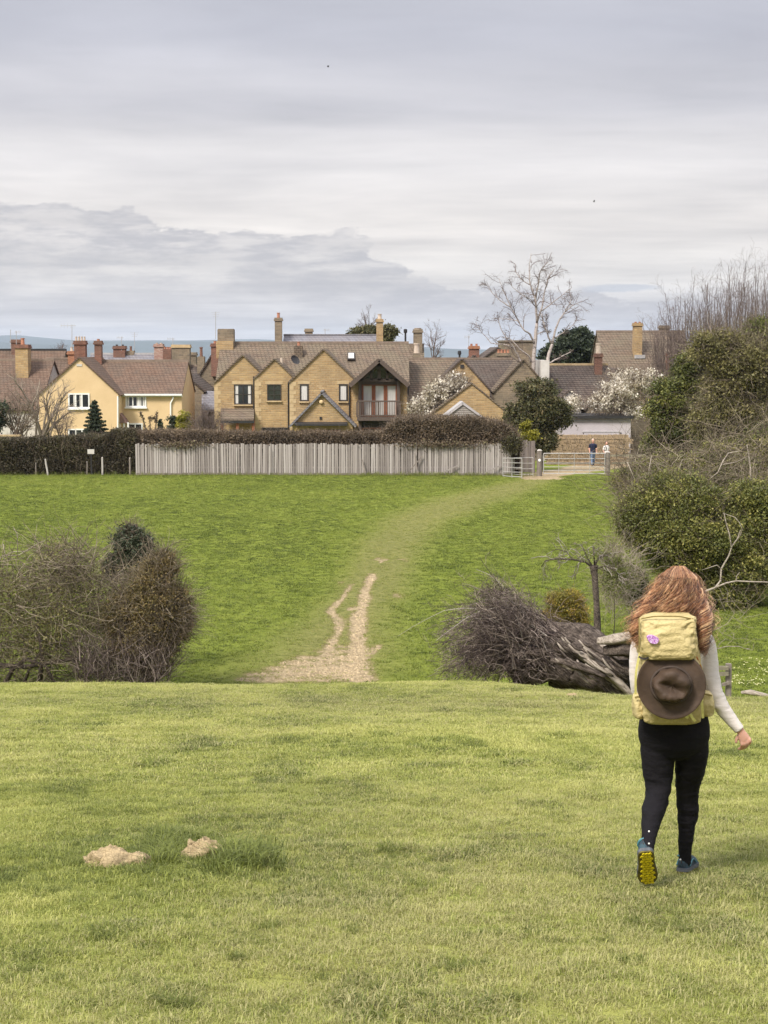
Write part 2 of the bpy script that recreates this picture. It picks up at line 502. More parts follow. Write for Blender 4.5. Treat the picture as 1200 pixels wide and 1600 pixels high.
def dirtmask(x, y):
    d_ = np.zeros(np.shape(x))
    nz = (fbm(x, y * 0.5, 0.5, 2) - 0.5)
    for pts, soft in [(TRACK_R, 0.85), (TRACK_L, 0.70)] + [(a_, 0.66) for a_ in APRON]:
        dd, wd = polyline_dist(x, y, pts)
        d_ = np.maximum(d_, soft * sm(1.7, 0.3, dd / (wd + 0.02) + nz * 1.4))
    dd, wd = polyline_dist(x, y, LANE)
    d_ = np.maximum(d_, sm(1.2, 0.7, dd / wd + nz))
    # scattered bare scrapes beside the worn line
    dd, wd = polyline_dist(x, y, WORN)
    sc = sm(0.70, 0.78, fbm(x, y * 0.45, 0.8, 7)) * sm(1.0, 0.3, dd / wd) * sm(60, 48, y)
    return np.maximum(d_, 0.8 * sc)
def wornmask(x, y):
    dd, wd = polyline_dist(x, y, WORN)
    far = sm(1.3, 0.15, dd / wd + 0.5 * (fbm(x, y, 2.5, 8) - 0.5))
    return far * sm(28, 29.5, y)
ys = np.concatenate([np.arange(-14, 3, 0.6), np.arange(3, 28, 0.11), np.arange(28, 82, 0.16), np.arange(82, 130, 0.8),
                     130 * (14000 / 130) ** np.linspace(0, 1, 40)])
us = np.linspace(-1, 1, 321)
us = np.sign(us) * (0.55 * np.abs(us) + 0.45 * np.abs(us) ** 2.2)
YY, UU = np.meshgrid(ys, us, indexing='ij')
XX = UU * (7 + 0.48 * np.abs(YY) + 0.0 * YY)
ZZ = H(XX, YY)
dm = dirtmask(XX, YY) * (YY > 27) ; wm = wornmask(XX, YY)
ZZ = ZZ - 0.05 * dm
nr, nc = XX.shape
idx = np.arange(nr * nc).reshape(nr, nc)
FQ = np.stack([idx[:-1, :-1], idx[:-1, 1:], idx[1:, 1:], idx[1:, :-1]], -1).reshape(-1, 4)

m_ground, t = newmat('grass_turf')
o_ = coords(t)
x_, y_, z_ = t.sep(o_)
big = t.noise(o_, 0.16, 3); mid = t.noise(o_, 0.9, 5, 0.6); fin = t.noise(t.vmul(o_, (1.0, 0.7, 1.0)), 9.0, 5, 0.7)
tus = t.noise(t.vmul(o_, (1.0, 1.5, 1.0)), 4.6, 6, 0.75)
near = t.smooth(y_, 27.0, 30.0)
c_near = t.mix(t.smooth(mid, 0.35, 0.68), (0.300, 0.305, 0.085), (0.215, 0.240, 0.056))
c_far = t.mix(t.smooth(mid, 0.3, 0.7), (0.200, 0.235, 0.037), (0.148, 0.186, 0.026))
col = t.mix(near, c_near, c_far)
col = t.mix(t.smooth(tus, 0.50, 0.75, 0.0, 0.65), col, t.mix(near, (0.135, 0.150, 0.036), (0.088, 0.112, 0.016)))
col = t.mix(t.smooth(fin, 0.55, 0.75, 0.0, 0.5), col, (0.27, 0.25, 0.09))
wr = t.attr('worn')[2]; dr = t.attr('dirt')[2]
col = t.mix(t.m('MULTIPLY', wr, 0.85), col, t.mix(t.smooth(tus, 0.35, 0.65), (0.255, 0.235, 0.085), (0.13, 0.135, 0.042)))
col = t.mix(t.smooth(t.m('ADD', dr, t.m('MULTIPLY', t.m('SUBTRACT', tus, 0.5), 0.5)), 0.02, 0.40, 0.0, 0.75), col, t.mix(fin, (0.26, 0.205, 0.095), (0.17, 0.15, 0.06)))
soil = t.mix(t.smooth(t.noise(o_, 5.0, 6, 0.75), 0.35, 0.65), (0.45, 0.35, 0.215), (0.26, 0.20, 0.118))
dedge = t.smooth(t.m('ADD', dr, t.m('MULTIPLY', t.m('SUBTRACT', t.noise(t.vmul(o_, (1, 0.5, 1)), 11.0, 6, 0.85), 0.5), 2.0)), 0.36, 0.66)
col = t.mix(dedge, col, soil)
hg = t.m('ADD', t.m('MULTIPLY', tus, -1.2), t.m('MULTIPLY', fin, 0.6))
finish(t, col, 0.95, t.bump(hg, 0.9, 0.10), 0.1)
ground = mesh_np('ground', np.stack([XX, YY, ZZ], -1).reshape(-1, 3), FQ, m_ground, None, True,
                 {'dirt': dm.ravel(), 'worn': wm.ravel()})
tag(ground, kind='structure')

# ------------------------------------------------------------------ far blue hills beyond the valley
def hills(name, Y, pts, mat):
    xs = np.linspace(-0.62 * Y, 0.62 * Y, 240)
    pxs = xs / Y * F + 600
    pyt = np.interp(pxs, [p[0] for p in pts], [p[1] for p in pts])
    topz = np.array([Z(p, Y) for p in pyt]) + (fbm(xs, xs * 0, 900, 2) - 0.5) * Y * 0.0016
    rows = []
    for s_, k in ((-0.13, 0.0), (-0.08, 0.35), (-0.04, 0.75), (0.0, 1.0), (0.05, 0.6), (0.09, 0.0)):
        rows.append(np.stack([xs, np.full_like(xs, Y * (1 + s_)), -101 + (topz + 101) * k], -1))
    V = np.stack(rows); a, b, _ = V.shape
    ii = np.arange(a * b).reshape(a, b)
    f_ = np.stack([ii[:-1, :-1], ii[:-1, 1:], ii[1:, 1:], ii[1:, :-1]], -1).reshape(-1, 4)
    return tag(mesh_np(name, V.reshape(-1, 3), f_, mat, None, True), kind='structure')
m_hill = plain('hill_fields', (0.055, 0.080, 0.075), (0.032, 0.050, 0.048), 0.002, 0.95)
hills('hills', 9000, [(-900, 545), (-300, 530), (0, 524), (30, 523), (60, 526), (120, 531), (200, 531), (300, 532), (400, 531), (560, 538), (700, 545), (730, 546), (900, 545), (1300, 535), (2000, 530)], m_hill)
hills('hills', 7000, [(-900, 538), (0, 534), (100, 538), (180, 533), (260, 534), (340, 535), (420, 533), (640, 546), (690, 545), (760, 547), (1000, 546), (2000, 540)], m_hill)

# ------------------------------------------------------------------ grass: tufts on every part of the field in view
def blade_mat(name, stops, straw0, straw1):
    m_, t = newmat(name)
    tone = t.attr('tone', 'INSTANCER')[2]; dry = t.attr('dry', 'INSTANCER')[2]
    bl = t.attr('blade')[2]
    green = t.ramp(tone, stops)
    straw = t.mix(bl, straw0, straw1)
    isdry = t.smooth(t.m('ADD', t.m('MULTIPLY', bl, 0.75), t.m('MULTIPLY', dry, 0.8)), 0.80, 1.0)
    col = t.mix(t.m('MULTIPLY', isdry, 0.8), t.mix(t.m('MULTIPLY', bl, 0.35), green, t.mix(1.0, green, (1.25, 1.2, 1.0), 'MULTIPLY')), straw)
    p = t.n('ShaderNodeBsdfPrincipled'); t.put(p.inputs['Base Color'], col)
    p.inputs['Roughness'].default_value = 0.5; p.inputs['Specular IOR Level'].default_value = 0.35
    tr = t.n('ShaderNodeBsdfTranslucent'); t.put(tr.inputs[0], col)
    mx = t.n('ShaderNodeMixShader'); mx.inputs[0].default_value = 0.35
    t.put(mx.inputs[1], p.outputs[0]); t.put(mx.inputs[2], tr.outputs[0])
    t.put(t.n('ShaderNodeOutputMaterial').inputs[0], mx.outputs[0])
    return m_
m_blade = blade_mat('grass_blade', [(0.0, (0.105, 0.130, 0.026)), (0.35, (0.235, 0.268, 0.054)), (0.7, (0.350, 0.366, 0.094)), (1.0, (0.46, 0.455, 0.15))], (0.27, 0.245, 0.10), (0.46, 0.42, 0.20))
m_bladefar = blade_mat('meadow_blade', [(0.0, (0.070, 0.095, 0.014)), (0.35, (0.160, 0.202, 0.027)), (0.7, (0.240, 0.275, 0.046)), (1.0, (0.34, 0.34, 0.09))], (0.26, 0.23, 0.09), (0.42, 0.37, 0.17))

def tuft_coll(name, nvar, nb, rad, h0, h1_, wd, lean, mat=None):
    c = bpy.data.collections.new(name)
    for v_ in range(nvar):
        n = nb
        r_ = rad * np.sqrt(rng.random(n)); a = rng.uniform(0, 2 * np.pi, n)
        b = np.stack([r_ * np.cos(a), r_ * np.sin(a), np.full(n, -0.006)], -1)
        hh = rng.uniform(h0, h1_, n)
        la = rng.uniform(0, 2 * np.pi, n); ll = rng.uniform(0.15, 1.0, n) * lean * hh
        ld = np.stack([np.cos(la), np.sin(la), np.zeros(n)], -1)
        sd_ = np.stack([-np.sin(la + rng.normal(size=n) * 0.8), np.cos(la + rng.normal(size=n) * 0.8), np.zeros(n)], -1)
        ww = wd * rng.uniform(0.6, 1.3, n)
        up = np.array([0, 0, 1.0])
        mid = b + ld * (ll * 0.35)[:, None] + up * (hh * 0.6)[:, None]
        tip = b + ld * ll[:, None] + up * (hh * (1 - 0.25 * lean))[:, None]
        s1 = sd_ * (ww / 2)[:, None]
        V = np.stack([b - s1, b + s1, mid + s1 * 0.8, mid - s1 * 0.8, tip], 1).reshape(-1, 3)
        k = np.arange(n)[:, None] * 5
        o = mesh_np(name, V, [k + np.array([[0, 1, 2, 3]]), k + np.array([[3, 2, 4]])], mat or m_blade, None, True,
                    {'blade': np.repeat(rng.random(n), 5)})
        COL.objects.unlink(o); c.objects.link(o)
    return c
def scatter(name, P, rotz, scl, tone_, dry_, coll, label):
    n = len(P)
    me = bpy.data.meshes.new(name)
    me.vertices.add(n); me.vertices.foreach_set('co', P.astype(np.float32).ravel())
    for k, a in (('tone', tone_), ('dry', dry_), ('scl', scl), ('rotz', rotz)):
        at = me.attributes.new(k, 'FLOAT', 'POINT'); at.data.foreach_set('value', np.asarray(a, np.float32))
    me.update()
    o = bpy.data.objects.new(name, me); COL.objects.link(o)
    ng = bpy.data.node_groups.new(name, 'GeometryNodeTree')
    ng.interface.new_socket('Geometry', in_out='INPUT', socket_type='NodeSocketGeometry')
    ng.interface.new_socket('Geometry', in_out='OUTPUT', socket_type='NodeSocketGeometry')
    N = ng.nodes.new; L = ng.links.new
    gi, go = N('NodeGroupInput'), N('NodeGroupOutput')
    ip = N('GeometryNodeInstanceOnPoints'); ci = N('GeometryNodeCollectionInfo')
    ci.inputs['Collection'].default_value = coll
    ci.inputs['Separate Children'].default_value = True; ci.inputs['Reset Children'].default_value = True
    ip.inputs['Pick Instance'].default_value = True
    L(gi.outputs[0], ip.inputs['Points']); L(ci.outputs[0], ip.inputs['Instance'])
    def na(nm):
        q = N('GeometryNodeInputNamedAttribute'); q.data_type = 'FLOAT'; q.inputs[0].default_value = nm
        return q.outputs[0]
    cx = N('ShaderNodeCombineXYZ'); L(na('rotz'), cx.inputs[2]); L(cx.outputs[0], ip.inputs['Rotation'])
    L(na('scl'), ip.inputs['Scale'])
    L(ip.outputs[0], go.inputs[0])
    md = o.modifiers.new('scatter', 'NODES'); md.node_group = ng
    me.materials.append(m_blade)
    return tag(o, label, 'grass', kind='stuff')
def fan_points(y0, y1, dens, margin=1.25, half=0.25):
    n = int(dens * half * (y1 ** 2 - y0 ** 2) * margin)
    y = np.sqrt(rng.uniform(y0 ** 2, y1 ** 2, n)); x = rng.uniform(-1, 1, n) * half * margin * y
    return x, y
def turf_state(x, y):
    """tone (dark green .. pale) and dryness of the turf, from patches of several sizes"""
    p1 = fbm(x, y * 0.6, 2.6, 3); p2 = fbm(x, y * 0.7, 0.55, 6, 3)
    to = 0.52 + 1.3 * (p1 - 0.5) + 1.0 * (p2 - 0.5)
    spot = sm(0.62, 0.80, fbm(x, y * 0.6, 0.42, 14, 3))
    to = to - 0.32 * spot
    dr_ = 0.42 + 1.5 * (fbm(x, y * 0.6, 3.4, 21) - 0.5)
    return to, dr_, spot
TX, TY = G(325, 1350).x, G(325, 1350).y
x, y = fan_points(4.2, 12.5, 900, 1.7)
to, dr_, spot = turf_state(x, y)
near_t = np.exp(-(((x - TX) / 0.55) ** 2 + ((y - TY + 0.25) / 0.45) ** 2))
to = to - 0.18 * near_t; dr_ = dr_ - 0.4 * near_t - 0.12 * sm(-0.2, -1.6, x) 
scatter('grass', np.stack([x, y, H(x, y)], -1), rng.uniform(0, 6.28, len(x)), rng.uniform(0.5, 1.4, len(x)) * (0.9 + 0.35 * spot + 0.4 * near_t),
        to + rng.normal(size=len(x)) * 0.22, dr_ + rng.normal(size=len(x)) * 0.2, tuft_coll('near_tuft', 8, 26, 0.045, 0.016, 0.042, 0.0030, 1.3),
        'short grazed grass of the foreground slope around the walker')
x, y = fan_points(12.3, 28.0, 330, 1.5)
to, dr_, spot = turf_state(x, y)
scatter('grass', np.stack([x, y, H(x, y)], -1), rng.uniform(0, 6.28, len(x)), rng.uniform(0.65, 1.3, len(x)) * (0.9 + 0.3 * spot),
        to + 0.06 + rng.normal(size=len(x)) * 0.22, dr_ + 0.05 + rng.normal(size=len(x)) * 0.2, tuft_coll('mid_tuft', 6, 24, 0.075, 0.015, 0.045, 0.006, 1.4),
        'short pale grass running up to the brow of the near slope')
x, y = fan_points(28.3, 79.5, 85, 1.4)
dmk, wmk = dirtmask(x, y), wornmask(x, y)
keep = (rng.random(len(x)) > dmk * 1.1) & (rng.random(len(x)) > 0.35 * wmk) & (y < 77.6 + 2 * (x < X(800, 78)))
x, y, wmk = x[keep], y[keep], wmk[keep]
to, dr_, spot = turf_state(x, y)
to = 0.34 + 0.34 * (to - 0.5) + 0.30 * wmk + 0.10 * sm(55, 75, y)
dr_ = -0.05 + 0.35 * (dr_ - 0.4) + 0.55 * wmk
scatter('grass', np.stack([x, y, H(x, y)], -1), rng.uniform(0, 6.28, len(x)), rng.uniform(0.6, 1.3, len(x)) * (0.9 + 0.35 * spot) * (1 - 0.3 * wmk),
        to + rng.normal(size=len(x)) * 0.2, dr_ + rng.normal(size=len(x)) * 0.15, tuft_coll('field_tuft', 6, 22, 0.11, 0.02, 0.06, 0.011, 1.2, m_bladefar),
        'bright green meadow grass on the far side of the dip')
# ================================================================== MATERIALS OF THE VILLAGE
m_stone = masonry('ochre_limestone', [(0.45, 0.290, 0.135), (0.55, 0.380, 0.185), (0.37, 0.235, 0.110), (0.51, 0.365, 0.20)], (0.46, 0.36, 0.23), 0.34, 0.145, 0.016, 0.02, stain=(0.27, 0.185, 0.10))
m_stone2 = masonry('grey_brown_limestone', [(0.27, 0.20, 0.135), (0.35, 0.27, 0.18), (0.21, 0.165, 0.12)], (0.30, 0.25, 0.18), 0.32, 0.14, 0.016, 0.02, stain=(0.15, 0.13, 0.10))
m_quoin = plain('dressed_stone', (0.50, 0.38, 0.22), (0.40, 0.29, 0.16), 3.0, 0.9, 0.01)
m_roof = masonry('stone_slates', [(0.185, 0.130, 0.092), (0.24, 0.175, 0.125), (0.145, 0.105, 0.078), (0.21, 0.165, 0.125)], (0.055, 0.042, 0.034), 0.26, 0.135, 0.020, 0.05, stain=(0.22, 0.185, 0.125))
m_roof2 = masonry('brown_roof_tiles', [(0.185, 0.115, 0.080), (0.215, 0.145, 0.105), (0.15, 0.095, 0.068)], (0.065, 0.045, 0.036), 0.24, 0.11, 0.014, 0.03, stain=(0.14, 0.11, 0.085))
m_roofd = masonry('dark_stone_slates', [(0.115, 0.085, 0.070), (0.15, 0.115, 0.095), (0.09, 0.068, 0.058)], (0.035, 0.028, 0.025), 0.26, 0.135, 0.018, 0.04, stain=(0.15, 0.13, 0.11))
m_slate = masonry('blue_grey_slate', [(0.20, 0.195, 0.215), (0.26, 0.25, 0.27), (0.16, 0.155, 0.175)], (0.09, 0.085, 0.095), 0.28, 0.16, 0.012, 0.02, 0.6, stain=(0.24, 0.21, 0.20))
m_brick = masonry('red_brick', [(0.25, 0.10, 0.065), (0.32, 0.14, 0.09), (0.18, 0.075, 0.055)], (0.30, 0.25, 0.20), 0.22, 0.075, 0.010, 0.01, stain=(0.13, 0.075, 0.055))
m_brickp = masonry('patchy_brick', [(0.42, 0.20, 0.15), (0.55, 0.42, 0.33), (0.32, 0.13, 0.10)], (0.45, 0.38, 0.33), 0.22, 0.075, 0.010, 0.01)
m_bricko = masonry('orange_brick', [(0.46, 0.20, 0.10), (0.40, 0.16, 0.08)], (0.42, 0.33, 0.25), 0.22, 0.075, 0.010, 0.01)
m_cream = plain('cream_render', (0.645, 0.475, 0.275), (0.58, 0.42, 0.235), 0.8, 0.9, 0.004, 60)
m_white = plain('white_paint', (0.80, 0.79, 0.76), (0.72, 0.71, 0.68), 3.0, 0.5)
m_whitewall = plain('whitewash', (0.56, 0.53, 0.49), (0.44, 0.41, 0.37), 2.0, 0.9, 0.006)
m_lead = plain('lead_flashing', (0.42, 0.40, 0.39), (0.30, 0.29, 0.29), 4.0, 0.6)
m_darkframe = plain('dark_window_frame', (0.030, 0.026, 0.024), (0.05, 0.04, 0.035), 5, 0.5)
m_oak = plain('weathered_oak', (0.115, 0.085, 0.07), (0.075, 0.056, 0.047), 9, 0.85, 0.004, stretch=(4, 4, 0.6))
m_redwood = plain('stained_joinery', (0.29, 0.105, 0.052), (0.22, 0.075, 0.038), 8, 0.55, 0.002)
m_gutter = plain('black_ironwork', (0.022, 0.021, 0.022), (0.035, 0.033, 0.033), 6, 0.5)
m_glass = plain('window_glass', (0.018, 0.021, 0.024), (0.03, 0.034, 0.038), 1.2, 0.06, spec=0.6)
m_curtain = plain('net_curtain', (0.62, 0.60, 0.56), (0.45, 0.43, 0.41), 5, 0.9, 0.01, 8, stretch=(6, 6, 0.2))
m_pot = plain('clay_pot', (0.42, 0.20, 0.125), (0.34, 0.15, 0.09), 6, 0.85)
m_potp = plain('pale_clay_pot', (0.55, 0.46, 0.37), (0.45, 0.36, 0.28), 6, 0.85)
m_ridge = plain('ridge_tile', (0.25, 0.19, 0.145), (0.17, 0.13, 0.10), 3, 0.9, 0.01)
m_redridge = plain('red_ridge_tile', (0.33, 0.15, 0.09), (0.24, 0.12, 0.08), 3, 0.9, 0.01)
m_lilac = plain('pale_rendered_panel', (0.46, 0.42, 0.43), (0.41, 0.375, 0.385), 1.5, 0.85, 0.003)
m_timbergrey = plain('silvered_timber', (0.335, 0.30, 0.275), (0.235, 0.205, 0.185), 5, 0.9, 0.006, 30, stretch=(5, 5, 0.5))
m_pink = plain('pinkish_porch_tile', (0.24, 0.15, 0.125), (0.19, 0.12, 0.10), 5, 0.9, 0.01)

def gz(px, Y): return h1(X(px, Y), Y) - 0.25

# ------------------------------------------------------------------ building helpers
def slab(mb, a, b, back, th):
    """pitched roof slab under the line a-b (up the slope) running back along +Y"""
    a, b = Vector(a), Vector(b)
    s_ = (b - a).normalized(); n_ = Vector((-s_.z, 0, s_.x))
    if n_.z < 0: n_ = -n_
    q = [a, b, b + n_ * th, a + n_ * th]
    if (q[1] - q[0]).cross(q[2] - q[1]).y > 0: q = q[::-1]
    return mb.prism(q, (0, back, 0))
def gable(root, pts, Y, depth, mw, mr, over=0.12, ext=0.22, th=0.10, wall='wall', roof='roof', yover=None, cap=None):
    """a gable end facing the camera: pts = base-left, eave-left, apex, eave-right, base-right in photo pixels"""
    P = [W(px, py, Y) for px, py in pts]
    P[0].z = P[-1].z = min(gz(pts[0][0], Y), gz(pts[-1][0], Y + depth * 0.5))
    wl = MB().prism(P[::-1], (0, depth, 0)).build(wall, mw, root)
    yo = over if yover is None else yover
    rf = MB()
    el, ap, er = P[1], P[2], P[3]
    for e in (el, er):
        dn = (e - ap).normalized() * ext
        a = e + dn + Vector((0, -yo, 0.002)); b = ap + Vector((0, -yo, 0.002))
        slab(rf, a, b, depth + yo, th)
    r_ = rf.build(roof, mr, root)
    if cap:
        t_ = MB().box((ap.x - 0.10, Y - yo - 0.02, ap.z + th * 0.9), (ap.x + 0.10, Y + depth, ap.z + th * 0.9 + 0.10)).build('ridge', cap, r_)
    return wl, r_
def rangeb(root, px0, px1, pyr, pye, Y, run, mw, mr, th=0.10, over=0.18, xover=0.10, cap=m_ridge, wall='wall', roof='roof', base=None, back=True):
    """a block whose ridge runs across the view: front wall, two gable ends, two roof slopes"""
    x0, x1 = X(px0, Y), X(px1, Y)
    ze, zr = Z(pye, Y), Z(pyr, Y + run)
    zb = base if base is not None else gz((px0 + px1) / 2, Y)
    prof = [(Y, zb), (Y, ze), (Y + run, zr), (Y + 2 * run, ze), (Y + 2 * run, zb)]
    wl = MB().prism([(x0, a, b) for a, b in prof][::-1], (x1 - x0, 0, 0)).build(wall, mw, root)
    rf = MB()
    sl = Vector((0, run, zr - ze)).normalized(); n_ = Vector((0, -sl.z, sl.y))
    a = Vector((x0 - xover, Y, ze)) - sl * over + n_ * 0.004; b = Vector((x0 - xover, Y + run, zr)) + n_ * 0.004
    rf.prism([a, b, b + n_ * th, a + n_ * th], (x1 - x0 + 2 * xover, 0, 0))
    if back:
        m2 = lambda p_: Vector((p_.x, 2 * (Y + run) - p_.y, p_.z))
        rf.prism([m2(a), m2(a + n_ * th), m2(b + n_ * th), m2(b)], (x1 - x0 + 2 * xover, 0, 0))
    r_ = rf.build(roof, mr, root)
    if cap:
        MB().box((x0 - xover - 0.01, Y + run - 0.13, zr + 0.05), (x1 + xover + 0.01, Y + run + 0.13, zr + th + 0.10)).build('ridge', cap, r_)
    return wl, r_
def window(root, px0, py0, px1, py1, Y, cols=2, rows=1, fm=m_white, glass=m_glass, sill=True, fw=0.06, curtain=False, lintel=None, parent=None):
    a, b = W(px0, py1, Y), W(px1, py0, Y)
    x0, x1, z0, z1 = a.x, b.x, a.z, b.z
    fr = MB(); D = 0.06
    fr.box((x0, Y - D, z0), (x0 + fw, Y + 0.02, z1)); fr.box((x1 - fw, Y - D, z0), (x1, Y + 0.02, z1))
    fr.box((x0 + fw, Y - D, z1 - fw), (x1 - fw, Y + 0.02, z1)); fr.box((x0 + fw, Y - D, z0), (x1 - fw, Y + 0.02, z0 + fw))
    wo = fr.build('window', fm, root)
    cw = (x1 - x0 - 2 * fw) / cols; ch = (z1 - z0 - 2 * fw) / rows
    bars = fw * 0.8
    for i in range(1, cols):
        xc = x0 + fw + i * cw
        MB().box((xc - bars / 2, Y - D + 0.006, z0 + fw), (xc + bars / 2, Y + 0.015, z1 - fw)).build('mullion', fm, wo)
    for j in range(1, rows):
        zc = z0 + fw + j * ch
        MB().box((x0 + fw, Y - D + 0.012, zc - bars / 2.6), (x1 - fw, Y + 0.012, zc + bars / 2.6)).build('glazing_bar', fm, wo)
    for i in range(cols):
        for j in range(rows):
            MB().box((x0 + fw + i * cw, Y - 0.018, z0 + fw + j * ch), (x0 + fw + (i + 1) * cw, Y - 0.010, z0 + fw + (j + 1) * ch)).build('pane', glass, wo)
    if curtain:
        wd = cw * 0.34
        for i, side in curtain:
            xa = x0 + fw + i * cw + (0.02 if side < 0 else cw - wd - 0.02)
            MB().box((xa, Y - 0.024, z0 + fw), (xa + wd, Y - 0.019, z1 - fw)).build('curtain', m_curtain, wo)
    if sill:
        MB().box((x0 - 0.05, Y - 0.13, z0 - 0.09), (x1 + 0.05, Y + 0.01, z0 - 0.002)).build('sill', fm if fm is m_white else m_quoin, wo)
    if lintel:
        MB().box((x0 - 0.12, Y - 0.02, z1 + 0.003), (x1 + 0.12, Y + 0.02, z1 + 0.20)).build('lintel', lintel, wo)
    return wo
def chimney(root, px0, px1, py0, py1, Y, mat, pots=1, dep=0.75, potm=m_pot, cap=True, poth=0.32, capm=None, parent=None, potr=0.11):
    a, b = W(px0, py1, Y), W(px1, py0, Y)
    mb = MB().box((a.x, Y, a.z - 0.6), (b.x, Y + dep, b.z))
    if not cap: mb.box((a.x + 0.03, Y + 0.03, b.z), (b.x - 0.03, Y + dep - 0.03, b.z + 0.05))
    c = mb.build('chimney', mat, parent or root)
    if cap:
        MB().box((a.x - 0.07, Y - 0.07, b.z - 0.22), (b.x + 0.07, Y + dep + 0.07, b.z - 0.10)).box((a.x - 0.03, Y - 0.03, b.z - 0.10), (b.x + 0.03, Y + dep + 0.03, b.z + 0.03)).build('chimney_cap', capm or mat, c if not parent else c)
    for i in range(pots):
        xx = a.x + (b.x - a.x) * (i + 0.5) / pots
        MB().lathe((xx, Y + dep / 2, b.z), [(potr, 0), (potr * 0.9, poth * 0.25), (potr * 0.78, poth * 0.85), (potr * 1.0, poth * 0.88), (potr * 1.0, poth), (potr * 0.7, poth)], sides=10).build('chimney_pot', potm, c)
    return c
def pipe(root, px, py0, py1, Y, mat, r_=0.045, crank=0):
    p0, p1 = W(px, py0, Y - 0.09), W(px, py1, Y - 0.09)
    pts = [p0, p1]
    if crank: pts = [p0 + Vector((crank, 0, 0)), p0 + Vector((crank, 0, -0.15)), p0 + Vector((0, 0, -0.45)), p1]
    return MB().tube(pts, r_, 6).build('downpipe', mat, root)
def gutter(root, px0, px1, py, Y, mat):
    a, b = W(px0, py, Y), W(px1, py, Y)
    return MB().box((a.x, Y - 0.26, a.z - 0.06), (b.x, Y - 0.16, a.z + 0.05)).build('gutter', mat, root)
def skylight(root, roof, px0, py0, px1, py1, Y0, Y1, fm, glass):
    """a roof window lying on the slope between forward distances Y0 (bottom) and Y1 (top)"""
    q = [W(px0, py1, Y0), W(px1, py1, Y0), W(px1, py0, Y1), W(px0, py0, Y1)]
    n_ = (q[1] - q[0]).cross(q[3] - q[0]).normalized()
    if n_.z < 0: n_ = -n_
    f = MB().prism(q if (q[1]-q[0]).cross(q[3]-q[0]).dot(n_) > 0 else q[::-1], n_ * 0.14).build('skylight', fm, root)
    c = sum(q, Vector()) / 4
    q2 = [c + (p_ - c) * 0.74 + n_ * 0.142 for p_ in q]
    MB().prism(q2, n_ * 0.012).build('pane', glass, f)
    return f
def aerial(px, py0, py1, Y, label, w_=0.5, kind=0, dirx=-1):
    a, b = W(px, py1, Y), W(px, py0, Y)
    r_ = thing('television_aerial', a, label, 'aerial', 'aerials above the roofs')
    MB().tube([a, b], 0.022, 5).build('mast', m_lead, r_)
    top = b - Vector((0, 0, 0.08))
    if kind == 0:
        bo = MB().tube([top + Vector((dirx * w_, 0, 0)), top - Vector((dirx * w_ * 0.35, 0, 0))], 0.016, 5).build('boom', m_lead, r_)
        for i in range(5):
            c = top + Vector((dirx * w_ * (0.95 - i * 0.28), 0, 0))
            MB().tube([c - Vector((0, 0.05, 0.13)), c + Vector((0, 0.05, 0.13))], 0.009, 4).build('element', m_lead, bo)
    else:
        for k in range(3):
            c = b - Vector((0, 0, 0.06 + 0.14 * k))
            MB().tube([c - Vector((w_ * (0.5 - 0.1 * k), 0, 0)), c + Vector((w_ * (0.5 - 0.1 * k), 0, 0))], 0.011, 4).build('element', m_lead, r_)

# ================================================================== THE STONE HOUSE WITH FRONT GABLES
Y0 = 100.0
hs = thing('stone_house', (X(480, Y0), Y0, gz(480, Y0)), 'long ochre stone house with several front gables and a glazed timber balcony bay', 'house')
BPY = 722
rangeb(hs, 341, 636, 538, 602, Y0 + 2.2, 3.6, m_stone, m_roof, xover=0.15, cap=m_ridge)
gable(hs, [(336, BPY), (336, 598), (379.5, 556), (423, 598), (423, BPY)], Y0 + 0.5, 4.8, m_stone, m_roof, over=0.10, ext=0.12)
gable(hs, [(399, BPY), (399, 591), (429, 562), (459, 591), (459, BPY)], Y0 + 0.15, 5.2, m_stone, m_roof, over=0.10, ext=0.10)
gable(hs, [(453, BPY), (453, 597), (505.5, 547), (558, 597), (547, BPY)], Y0 - 0.3, 5.8, m_stone, m_roof, over=0.10, ext=0.10)
yA, yB, yC = Y0 + 0.5, Y0 + 0.15, Y0 - 0.3
# dressed quoins at the corners, alternating long and short
def quoins(px, Y, py0, py1, side):
    z1, z0 = Z(py0, Y), Z(py1, Y); x_ = X(px, Y); z_ = z0; i = 0
    while z_ < z1 - 0.1:
        wq = 0.42 if i % 2 else 0.26
        a = x_ - 0.012 if side > 0 else x_ - wq
        MB().box((a, Y - 0.016, z_), (a + wq + 0.012, Y + 0.10, z_ + 0.26)).build('quoin', m_quoin, hs)
        z_ += 0.275; i += 1
quoins(336, yA, 599, 676, 1); quoins(399, yB, 592, 676, 1); quoins(453.2, yC, 598, 676, 1)
window(hs, 366, 600.5, 394, 632, yA, 2, 2, m_darkframe, m_glass, True, 0.07, [(0, -1), (1, 1)], m_quoin)
window(hs, 417.5, 600.5, 439, 626, yB, 2, 3, m_darkframe, m_glass, True, 0.06, False, m_quoin)
for a_ in ((468.5, 482), (529.5, 543)):
    window(hs, a_[0], 600, a_[1], 627, yC, 1, 1, m_darkframe, m_curtain, True, 0.09, False, m_quoin)
pipe(hs, 396.5, 588, 680, yA, m_gutter); pipe(hs, 450.5, 598, 680, yB, m_gutter); pipe(hs, 546, 598, 682, yC, m_gutter); pipe(hs, 638, 598, 690, Y0 + 1.6, m_gutter)
